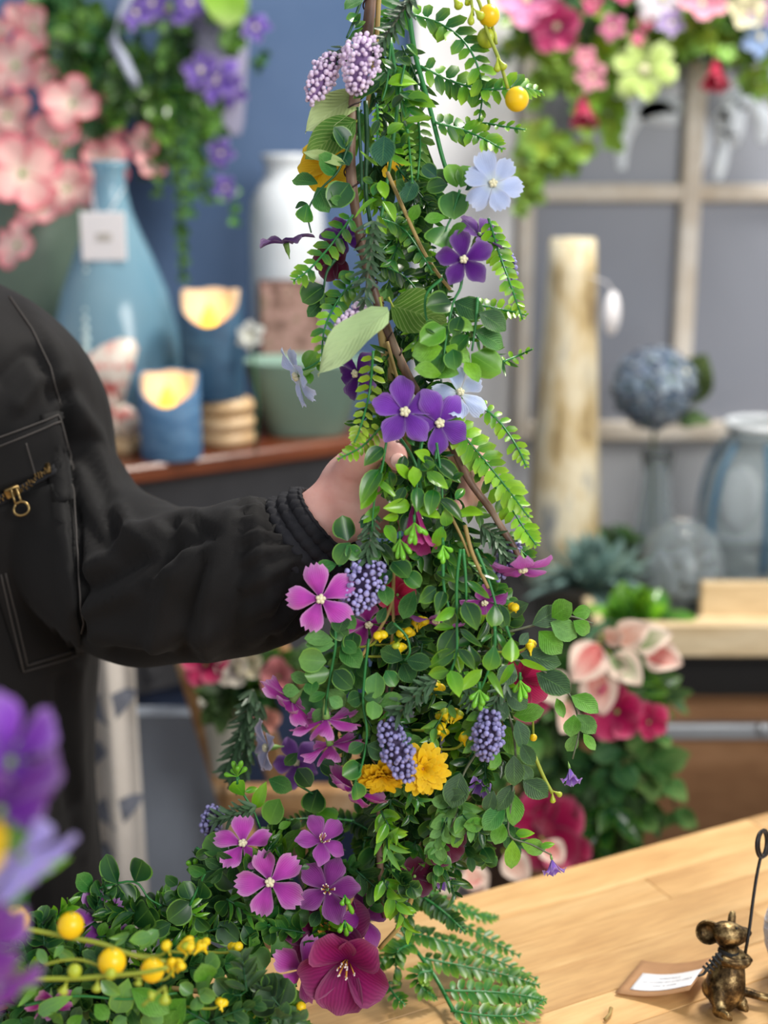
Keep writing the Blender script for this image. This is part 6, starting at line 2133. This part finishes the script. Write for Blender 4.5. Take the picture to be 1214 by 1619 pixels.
md = o.modifiers.new('t', 'SOLIDIFY')
md.thickness = .001
sp = Spray(hb, 'leaf_spray', [[P(360, -20, 2.1), P(357, 10, 2.1)]], 2, 'stem', 4, {}, 'leaf', 2.1)
leaf_between(sp, 'big', P(352, -25, 2.1), P(355, 52, 2.1), 'x', 1.4, rnd=RB)
sp.done()

# ---- hydrangea in the slim vase
hyd = thing('hydrangea', 'dusty blue hydrangea bloom standing in the slim glass vase', 'flower', gb1 + Vector((0, 0, .01)))
hcn = PY(1035, 612, 2.15)
tH = to_px(hcn)[2]
kH = tH / FPX
MB().tube(smooth_path([gb1 + Vector((0.01, 0, .012)), gb1 + Vector((-.005, 0, gh1 * .6)), hcn]), .0035, 7).obj('stem', M['stem_grey'], hyd)
MB().ellip(hcn, 46 * kH, nu=14, nv=10).obj('heart', plain('deep_slate_heart', C(58, 76, 92), .8), hyd)
for i in range(70):
    ph = math.acos(1 - 2 * (i + .5) / 70)
    th = i * 2.39996
    nrm = Vector((math.sin(ph) * math.cos(th), math.sin(ph) * math.sin(th), math.cos(ph)))
    if nrm.y > .55:
        continue
    c = RB.choice((C(120, 146, 168), C(98, 124, 150), C(150, 170, 184), C(88, 110, 134)))
    flower(hyd, 'soft', hcn + nrm * 56 * kH * RB.uniform(.88, 1.1), 27 * kH, nrm, c, 4, RB.uniform(0, 1.5), 'calyx' if i % 6 else 'knob', calyx=None, edge=.25, name='floret', rnd=RB)
sp = Spray(hyd, 'leaf_spray', [[hcn + Vector((.03, .01, -.05)), hcn + Vector((.05, .02, -.02))]], 2, 'stem_dark', 4, {}, 'leaf', 2.1)
leaf_between(sp, 'big', hcn + Vector((.045, .02, -.03)), hcn + Vector((.085, .0, .055)), 'k', 1.2, rnd=RB)
leaf_between(sp, 'big', hcn + Vector((.045, .02, -.06)), hcn + Vector((.10, .0, -.07)), 'g', 1.0, rnd=RB)
sp.done()

# ---- low plants in front of the pillar
suc = thing('grey_succulent', 'spiky grey-green succulent in front of the cream pillar', 'plant', Vector((PZ(925, 950, CZ).x, 1.98, CZ)))
c0 = Vector((PZ(925, 950, CZ).x, 1.985, CZ + .03))
M['suc'] = leaf_material('powdery_blue_green', C(150, 176, 170), .2, .7, .2)
sp = Spray(suc, 'stem', [[c0 + Vector((0, 0, -.03)), c0 + Vector((0, 0, .03))]], 8, 'stem_grey', 6, {}, 'leaf', 2)
for i in range(60):
    a, e = i * 2.4, .15 + 1.2 * (i / 60)
    d = Vector((math.cos(a) * math.cos(e), math.sin(a) * math.cos(e) * .8, math.sin(e)))
    L = .10 - .03 * (i / 60)
    o = sp.leaf('strap', mat4(c0 + d * .01, frame(d, Vector((0, 0, 1))), (L * 1.2, L, L)), mixc(C(96, 128, 124), C(120, 148, 140), RB.random())[:3] + (.4,), 'suc')
sp.done()
grn = thing('green_plant', 'bright green leafy plant between the succulent and the pine tray', 'plant', Vector((PZ(1005, 985, CZ).x - .01, 1.86, CZ)))
c0 = Vector((PZ(1005, 985, CZ).x - .01, 1.85, CZ + .0085))
sp = Spray(grn, 'stem', [[c0, c0 + Vector((0, 0, .03))]], 6, 'stem', 6, {}, 'leaf', 2)
for i in range(34):
    a, e = i * 2.4, .12 + 1.1 * (i / 34)
    d = Vector((math.cos(a) * math.cos(e), math.sin(a) * math.cos(e) * .6, math.sin(e)))
    L = .062 + RB.uniform(-.012, .012)
    sp.leaf('box', mat4(c0 + Vector((RB.uniform(-.03, .03), RB.uniform(-.02, .02), .01)), frame(d, Vector((0, -.3, 1))), (L * 1.4, L, L)), shade('m' if i % 3 else 'l', RB))
sp.done()
grn2 = thing('sage_plant', 'soft grey-green bush at the foot of the glass dome', 'plant', Vector((PZ(1062, 970, CZ).x, 1.985, CZ)))

c0 = Vector((PZ(1000, 945, CZ).x - .02, 2.16, CZ + .004))
grn2.location = c0
WORLD_INV[grn2.name] = Matrix.Translation(-c0)
sp = Spray(grn2, 'stem', [[c0, c0 + Vector((0, 0, .04))]], 6, 'stem_grey', 6, {}, 'leaf', 2)
for i in range(60):
    a, e = i * 2.4, .3 + 1.2 * (i / 60)
    d = Vector((math.cos(a) * math.cos(e), math.sin(a) * math.cos(e) * .5, math.sin(e)))
    L = .045
    p = c0 + Vector((RB.uniform(-.03, .03), RB.uniform(-.01, .01), RB.uniform(.0, .06)))
    sp.leaf('oval', mat4(p, frame(d, Vector((0, -.3, 1))), L), shade('g' if i % 3 else 'v', RB))
sp.done()

# ---- bouquet spilling over the counter front: caladium leaves and magenta blooms
spill = thing('trailing_bouquet', 'trailing bouquet of magenta blooms and cream-pink leaves over the counter front', 'bouquet', P(960, 1000, 1.72))


def spill_leaves(pts, kind, code, size, n, t, wide=1.0):
    st = [P(x, y, t) for x, y in pts]
    sp = Spray(spill, 'leaf_spray', [st], 2.2, 'stem_dark', 4, {}, 'leaf', t)
    auto_leaves(sp, smooth_path(st, 3), kind, size * t / FPX, n, code, tipcode='m' if code in 'kd' else None, rnd=RB, single=False, wide=wide)
    sp.done()


for i in range(46):
    x, y = RB.uniform(850, 1010), RB.uniform(1000, 1300)
    a = math.radians(RB.uniform(20, 150))
    L = RB.uniform(60, 110)
    t = RB.uniform(1.60, 1.70)
    spill_leaves([(x, y), (x + L * .5 * math.cos(a), y + L * .5 * math.sin(a)), (x + L * math.cos(a), y + L * math.sin(a))], RB.choice(('oval', 'box', 'big', 'oval')), RB.choice('kkddmg'), RB.uniform(44, 66), 5, t, 1.2)
for x, y, a in ((1040, 1225, 40), (1070, 1240, 80), (1020, 1290, 110), (1055, 1170, 60)):
    spill_leaves([(x - 50, y - 40), (x - 20, y - 10), (x + 20 * math.cos(a), y + 40)], 'big', 'm', 60, 3, 1.62, 1.1)
# cream-pink pointed leaves
for x0, y0, x1, y1 in ((955, 1010, 990, 1000), (975, 1015, 1025, 988), (965, 1035, 1015, 1080), (1020, 1030, 1080, 1055), (950, 1020, 905, 1075), (1000, 1020, 1060, 1000), (940, 1060, 955, 1130), (870, 1060, 885, 1120), (900, 1110, 880, 1160), (965, 1045, 1000, 1060),
                       (760, 1385, 735, 1410), (800, 1350, 835, 1395), (740, 1370, 765, 1420), (860, 1330, 890, 1370), (700, 1380, 720, 1420)):
    t = 1.58 if y0 < 1300 else 1.5
    sp = Spray(spill, 'caladium_leaf', [[P(x0 - 6, y0 - 6, t), P(x0, y0, t)]], 2, 'stem_lime', 4, {}, 'leaf', t)
    c = RB.choice((C(206, 88, 88), C(216, 130, 120), C(110, 140, 84), C(226, 170, 150)))
    leaf = leaf_between(sp, 'big', P(x0, y0, t), P(x1, y1, t - .02), 'h', 1.25, mat='caladium', rnd=RB)
    leaf.color = (c[0], c[1], c[2], 1.0)
    sp.done()
for x, y, r, c in ((975, 1125, 48, C(200, 24, 96)), (1025, 1142, 32, C(196, 30, 92)), (860, 1310, 66, C(196, 24, 92)), (830, 1100, 44, C(206, 40, 104)), (890, 1350, 44, C(184, 20, 84)), (880, 1285, 44, C(150, 16, 60))):
    flower(spill, 'wine', P(x, y, 1.58), r * 1.58 / FPX, (RB.uniform(-.4, .4), RB.uniform(-.3, .3)), c, 5, RB.uniform(0, 1), 'calyx', edge=.2, rnd=RB)
MB().tube(smooth_path([P(960, 985, 1.80), P(930, 1010, 1.72), P(905, 1100, 1.68), P(900, 1250, 1.66)], 4), .006, 6).obj('stem', M['stem_dark'], spill)

# ---- wreath across the top of the window
wr = thing('window_wreath', 'swag of lime green, pink and crimson flowers over the old window', 'wreath', P(1010, 40, 2.25))
for i in range(70):
    x = RB.uniform(840, 1230)
    y = RB.uniform(-60, 70) + (60 if x < 960 else 0) * RB.random()
    t = RB.uniform(2.12, 2.23)
    a = math.radians(RB.uniform(0, 180))
    L = RB.uniform(40, 80)
    st = [P(x, y, t), P(x + L * .5 * math.cos(a), y + L * .4 * math.sin(a), t), P(x + L * math.cos(a), y + L * .8 * math.sin(a), t)]
    sp = Spray(wr, 'leaf_spray', [st], 2, 'stem_dark', 4, {}, 'leaf', t)
    auto_leaves(sp, smooth_path(st, 3), RB.choice(('oval', 'box')), RB.uniform(36, 52) * t / FPX, 5, RB.choice('kdvyv'), tipcode='y', rnd=RB, single=False, wide=1.2)
    sp.done()
for x, y in ((860, 130), (880, 110), (880, 230), (860, 250), (845, 215), (830, 280), (905, 130), (925, 100), (890, 255), (838, 300), (950, 175), (965, 190), (910, 250), (960, 130), (945, 150), (870, 90), (850, 260), (1020, 60), (1060, 40), (1195, 130), (1150, 60)):
    t = 2.16
    a = math.radians(RB.uniform(40, 150))
    st = [P(x, y - 25, t), P(x, y, t), P(x + 30 * math.cos(a), y + 30 * math.sin(a), t)]
    sp = Spray(wr, 'leaf_spray', [st], 2, 'stem_lime', 4, {}, 'leaf', t)
    auto_leaves(sp, smooth_path(st, 3), 'oval', 36 * t / FPX, 5, 'y', tipcode='x', rnd=RB, single=False, wide=1.3)
    sp.done()
for kind, x, y, r, c, n in (('wine', 832, 0, 48, C(238, 150, 190), 5), ('wine', 880, 42, 42, C(206, 60, 120), 5), ('soft', 968, 45, 24, C(206, 110, 150), 5), ('soft', 935, 6, 20, C(200, 60, 120), 5), ('dian', 1045, -2, 44, C(246, 244, 250), 7), ('wine', 1108, 8, 40, C(240, 160, 180), 5),
                            ('bell', 1130, 92, 22, C(190, 20, 66), 6), ('bell', 920, 150, 22, C(190, 24, 76), 6), ('dian', 1018, 112, 52, C(190, 216, 120), 6), ('soft', 925, 92, 22, C(224, 130, 160), 5), ('soft', 935, 122, 28, C(230, 150, 170), 5), ('soft', 1060, 38, 26, C(170, 150, 200), 5), ('soft', 1020, 34, 16, C(190, 60, 110), 5),
                            ('soft', 1200, 60, 36, C(150, 180, 226), 5), ('wine', 1175, 25, 34, C(226, 222, 180), 5), ('soft', 1150, 85, 16, C(150, 210, 90), 5), ('soft', 1008, 62, 13, C(210, 80, 130), 5), ('soft', 1205, 20, 30, C(150, 100, 150), 5), ('wine', 990, -14, 26, C(214, 70, 130), 5)):
    f = (RB.uniform(-.3, .3), RB.uniform(-.4, .2)) if kind != 'bell' else (0, -3)
    flower(wr, kind, P(x, y, 2.1), r * 2.1 / FPX, f, c, n, RB.uniform(0, 1), 'knob' if kind != 'bell' else 'calyx', edge=.25, rnd=RB)

# ---- flowers in the small cream pot and on the ledge behind it
pf = thing('potted_flowers', 'magenta and white flowers with dark leaves in the small cream pot', 'flowers', cp + Vector((0, 0, .1)))
for i in range(26):
    x, y = RB.uniform(335, 520), RB.uniform(1030, 1130)
    t = RB.uniform(1.6, 1.66)
    a = math.radians(RB.uniform(-150, 60))
    st = [P(360, 1105, 1.62), P((360 + x) / 2, (1105 + y) / 2 - 20, t), P(x, y, t)]
    sp = Spray(pf, 'leaf_spray', [st], 2, 'stem_dark', 4, {}, 'leaf', t)
    auto_leaves(sp, smooth_path(st, 3), RB.choice(('oval', 'box', 'big')), RB.uniform(40, 56) * t / FPX, 4, RB.choice('kkdd'), tipcode='d', rnd=RB, single=False, wide=1.2, start=.3)
    sp.done()
for x, y, r, c in ((325, 1050, 38, C(190, 30, 90)), (370, 1058, 30, C(226, 220, 200)), (395, 1050, 26, C(214, 206, 170)), (440, 1070, 30, C(200, 120, 120)), (420, 1140, 24, C(220, 150, 130))):
    flower(pf, 'wine', P(x, y, 1.58), r * 1.58 / FPX, (RB.uniform(-.3, .3), .2), c, 5, 0, 'calyx', edge=.2, rnd=RB)
# ---- one white bloom by the tall candle
wb = thing('white_bloom', 'single white silk bloom between the tall candle and the sage pot', 'flower', on_shelf(404, 718))
q = on_shelf(404, 718)
MB().tube(smooth_path([q + Vector((0, 0, .001)), q + Vector((.004, .0, .08)), P(398, 535, to_px(q)[2])], 4), .002, 6).obj('stem', M['stem_dark'], wb)
flower(wb, 'soft', P(396, 532, to_px(q)[2]), 26 * kpx(q), (-.2, .1), C(226, 230, 220), 6, 0, 'knob', layers=((1, 0), (.7, .4)), edge=.3, rnd=RB)
# ================================================================== SMALL THINGS ON THE TABLE
t_ = NT('antique_bronze')
f1 = t_.noise(90, 6, 'Object', None, .7)
t_.base(t_.ramp(f1, [(0.36, C(30, 23, 16)), (0.5, C(92, 72, 45)), (0.66, C(178, 154, 108))]))
t_.set(Roughness=0.38, Metallic=0.85)
t_.bump(f1, .5, .0015)
M['bronze'] = t_.m
M['black_wire'] = plain('black_iron_wire', C(34, 33, 34), .4, .5)
M['black_cord'] = plain('black_cord', C(36, 38, 40), .8)
M['kraft'] = plain('kraft_card', C(176, 132, 92), .8, var=.06, scale=90)
M['label_white'] = plain('white_label', C(240, 240, 244), .6, var=.01)
M['print_dark'] = plain('grey_print', C(120, 124, 132), .8)

MT = 1.087
mouse = thing('mouse_figurine', 'small bronze mouse figurine with a wire note holder and kraft tag', 'figurine', PZ(1152, 1604, TZ))
mp_ = lambda x, y, dt=0.0: P(x, y, MT + dt)
km = MT / FPX


def seg(mb, pts, n=12):
    loft(mb, dense([(mp_(x, y, dt), r * km, r2 * km) for x, y, dt, r, r2 in pts], 4), n)


mb = MB()
# trunk: narrow chest above a round belly and haunch
seg(mb, [(1152, 1506, .002, 12, 12), (1153, 1522, .0, 22, 20), (1150, 1542, .0, 28, 26), (1146, 1562, .0, 31, 30), (1143, 1578, .004, 26, 28), (1142, 1590, .008, 16, 20)], 18)
mb.ellip(mp_(1126, 1566, .004), (17 * km, 20 * km, 18 * km), nu=14, nv=10)
# head: wedge with the snout turned to the wire
seg(mb, [(1132, 1484, .0, 17, 16), (1143, 1481, -.002, 21, 21), (1158, 1481, -.003, 20, 20), (1172, 1480, -.003, 14, 14), (1182, 1477, -.003, 8, 8), (1187, 1475, -.003, 4, 4)], 18)
seg(mb, [(1150, 1492, .0, 13, 13), (1152, 1510, .0, 13, 13)])
# folded arms, legs, feet
seg(mb, [(1142, 1522, -.012, 10, 8), (1156, 1526, -.016, 8, 8), (1174, 1528, -.014, 8, 7), (1184, 1522, -.010, 6, 6)])
seg(mb, [(1166, 1512, .0, 10, 9), (1178, 1518, -.004, 8, 8), (1187, 1526, -.006, 6, 6)])
seg(mb, [(1138, 1570, -.008, 16, 15), (1136, 1588, -.012, 12, 12), (1140, 1602, -.016, 10, 9)])
seg(mb, [(1130, 1604, -.012, 9, 6), (1146, 1608, -.022, 11, 6), (1154, 1612, -.028, 8, 5)])
seg(mb, [(1160, 1574, .004, 13, 13), (1168, 1584, .0, 11, 10), (1176, 1592, -.006, 9, 8)])
seg(mb, [(1166, 1593, .0, 9, 6), (1180, 1597, -.008, 9, 6)])
# ears: a big dished one and a small one behind
ec = mp_(1119, 1477, .0)
vs, fs = [], []
er = 19 * km
en_ = (-FV + RV * -.35 + UV_ * .15).normalized()
eR = frame(UV_ - en_ * UV_.dot(en_), en_)
prof = [(0.02, -.004), (.55, -.0025), (.8, .001), (.93, .0035), (1.0, .003), (1.0, -.001), (.8, -.0055), (.5, -.0085), (.02, -.0095)]
for r, z in prof:
    for i in range(24):
        a = 2 * PI * i / 24
        vs.append(ec + eR @ Vector((r * er * math.cos(a) * 1.02, r * er * math.sin(a), z)))
for j in range(len(prof) - 1):
    for i in range(24):
        fs.append((j * 24 + i, (j + 1) * 24 + i, (j + 1) * 24 + (i + 1) % 24, j * 24 + (i + 1) % 24))
fs.append(tuple(range(23, -1, -1)))
fs.append(tuple((len(prof) - 1) * 24 + i for i in range(24)))
mb.add(vs, fs)
seg(mb, [(1156, 1462, .010, 7, 4), (1157, 1452, .012, 7, 4), (1158, 1443, .012, 4, 3)])
# tail sweeping away to the side
seg(mb, [(1160, 1570, .012, 9, 9), (1180, 1572, .010, 8, 8), (1200, 1578, .006, 7, 7), (1225, 1584, .004, 6, 6), (1236, 1584, .004, 4, 4)], 10)
mm = remeshed(mb, 'body', .0011, 3)
# set the figure down on the table
zmin = min(v.co.z for v in mm.vertices)
mm.materials.append(M['bronze'])
mo = link('body', mm, mouse)
mo.matrix_basis = Matrix.Translation((0, 0, TZ + .0003 - zmin))
MDZ = TZ + .0003 - zmin
for x, y in ((1164, 1471),):
    MB().ellip(mp_(x, y, -.0135) + Vector((0, 0, MDZ)), 2.2 * km, nu=8, nv=6).obj('eye', M['black_wire'], mouse)
wire = [mp_(x, y, dt) for x, y, dt in ((1178, 1506, -.012), (1181, 1490, -.014), (1185, 1465, -.012), (1190, 1425, -.008), (1196, 1385, -.004), (1203, 1352, .0))]
ringc = mp_(1200, 1334, .0)
coil = []
for i in range(60):
    a = -1.2 + i / 60 * 4.6 * PI
    coil.append(ringc + RV * (13 * km * math.cos(a) + (i / 60) * 12 * km) + UV_ * (21 * km * math.sin(a)) + FV * ((i / 60 - .5) * .008 + .008 * math.cos(a)))
MB().tube(smooth_path(wire, 4) + coil, .0014, 7).obj('wire_holder', M['black_wire'], mouse)
nk = []
for i in range(25):
    a = 2 * PI * i / 24
    nk.append(mp_(1152, 1504) + Vector((15.5 * km * math.cos(a), 14.5 * km * math.sin(a), 2 * km * math.sin(a * 2))))
MB().tube(nk, .0011, 5, cap=False).tube([q + Vector((0, 0, .0018)) for q in nk], .0010, 5, cap=False).obj('neck_cord', M['black_cord'], mouse)
kn = [mp_(x, y, dt) for x, y, dt in ((1138, 1508, -.012), (1130, 1516, -.016), (1126, 1524, -.014), (1118, 1532, -.018), (1112, 1540, -.018), (1104, 1543, -.020))]
MB().tube(smooth_path(kn, 3), [.0022, .0009], 6).obj('tag_cord', M['black_cord'], mouse)
for i in range(5):
    p = mp_(1118 + i * 5, 1532 - i * 5, -.016)
    MB().tube([p + Vector((-.004, 0, .003)), p + Vector((0, -.003, .0)), p + Vector((.003, 0, -.004))], .0011, 5).obj('cord_knot', M['black_cord'], mouse)

# kraft tag with its white label, curling off the table
def tag_pt(u, v, off=0.0):
    """u along the tag towards the mouse, v from the near edge to the far edge"""
    a = PZ(972, 1569, TZ + .003).lerp(PZ(1089, 1571, TZ + .016), u)
    b = PZ(1014, 1518, TZ + .003).lerp(PZ(1127, 1513, TZ + .018), u)
    p = a.lerp(b, v)
    return p + Vector((0, 0, -.006 * math.sin(PI * u) * .8 + .004 * (1 - v) * u + off))


def tag_sheet(u0, u1, v0, v1, off, thick, nm, mat, par, skew=0.0):
    n, m = 12, 4
    vs, fs = [], []
    for j in range(m + 1):
        for i in range(n + 1):
            v = v0 + (v1 - v0) * j / m
            vs.append(tag_pt(u0 + (u1 - u0) * i / n + skew * (j / m), v, off))
    for j in range(m):
        for i in range(n):
            a = j * (n + 1) + i
            fs.append((a, a + 1, a + n + 2, a + n + 1))
    o = MB().add(vs, fs).obj(nm, mat, par)
    md = o.modifiers.new('t', 'SOLIDIFY')
    md.thickness = thick
    md.offset = 1 if nm == 'label' else -1
    return o


tg = tag_sheet(0, 1, 0, 1, 0, .0006, 'tag', M['kraft'], mouse)
lb = tag_sheet(.16, .98, .13, .62, .0006, .0003, 'label', M['label_white'], tg)
lb['label'] = 'white sticker reading NOT A TOY KEEP OUT OF REACH OF CHILDREN'
for txt, v in (('NOT A TOY', .26), ('KEEP OUT OF REACH OF', .37), ('CHILDREN', .48)):
    cu = bpy.data.curves.new('print', 'FONT')
    cu.body = txt
    cu.align_x = 'CENTER'
    cu.align_y = 'CENTER'
    cu.size = .0039
    cu.materials.append(M['print_dark'])
    # upside down: text runs from the mouse end back to the free end
    uc = .58
    pc = tag_pt(uc, v, .0014)
    ex = (tag_pt(uc - .2, v, .0014) - tag_pt(uc + .2, v, .0014)).normalized()
    ey = (tag_pt(uc, v - .1, .0014) - tag_pt(uc, v + .1, .0014))
    ez = ex.cross(ey).normalized()
    ey = ez.cross(ex)
    o = bpy.data.objects.new('print', cu)
    COL.objects.link(o)
    mw = Matrix((ex, ey, ez)).transposed().to_4x4()
    mw.translation = pc
    # bent with the tag: turn the letters into a mesh laid on the curved label
    dg = bpy.context.evaluated_depsgraph_get()
    me = bpy.data.meshes.new_from_object(o.evaluated_get(dg))
    bpy.data.objects.remove(o)
    ulen = (tag_pt(1, v) - tag_pt(0, v)).length
    vlen = (tag_pt(.5, 1) - tag_pt(.5, 0)).length
    for vv in me.vertices:
        u_ = uc - vv.co.x / ulen
        v_ = v - vv.co.y / vlen
        vv.co = tag_pt(u_, v_, .00125)
    me.materials.clear()
    me.materials.append(M['print_dark'])
    q = link('print', me, tg)
    q['kind'] = 'stuff'

# ---- ball of white twine
M['twine'] = plain('white_cotton_twine', C(226, 226, 234), .7, var=.12, scale=300)
bc = PZ(1296, 1560, TZ)
br = 94 * 1.09 / FPX
ball = thing('twine_ball', 'ball of white cotton twine beside the mouse figurine', 'twine', bc)
cb_ = bc + Vector((0, 0, br * 1.0))
MB().ellip(cb_, br * .95, nu=24, nv=16).obj('core', M['twine'], ball)
mb = MB()
rt = random.Random(2)
for i in range(70):
    ax_ = Vector((rt.gauss(0, .5), rt.gauss(0, .5), rt.gauss(0, .35) + (1.2 if i % 3 else .1))).normalized()
    a = ax_.orthogonal().normalized()
    b = ax_.cross(a)
    off = rt.uniform(-.75, .75)
    rr = br * math.sqrt(1 - off * off) * rt.uniform(.965, .99)
    mb.tube([cb_ + ax_ * off * br * .97 + (a * math.cos(2 * PI * k / 36) + b * math.sin(2 * PI * k / 36)) * rr for k in range(37)], .0013, 5, cap=False)
o = mb.obj('strand', M['twine'], ball)
o['kind'] = 'stuff'

# ---- a scrap of twig and a stray bead
tw = MB().tube([PZ(956, 1612, TZ + .0025), PZ(964, 1603, TZ + .0035), PZ(966, 1594, TZ + .003)], [.0016, .0014, .0018], 6).obj('twig_scrap', M['stem_tan'])
tag(tw, 'tiny brown scrap of twig lying on the bare table', 'twig')
bd = MB().ellip(PZ(545, 1594, TZ + .0016), .0016, nu=10, nv=8).obj('stray_bead', M['lilac'])
tag(bd, 'tiny pale lilac bead fallen on the table below the wine bloom', 'bead')
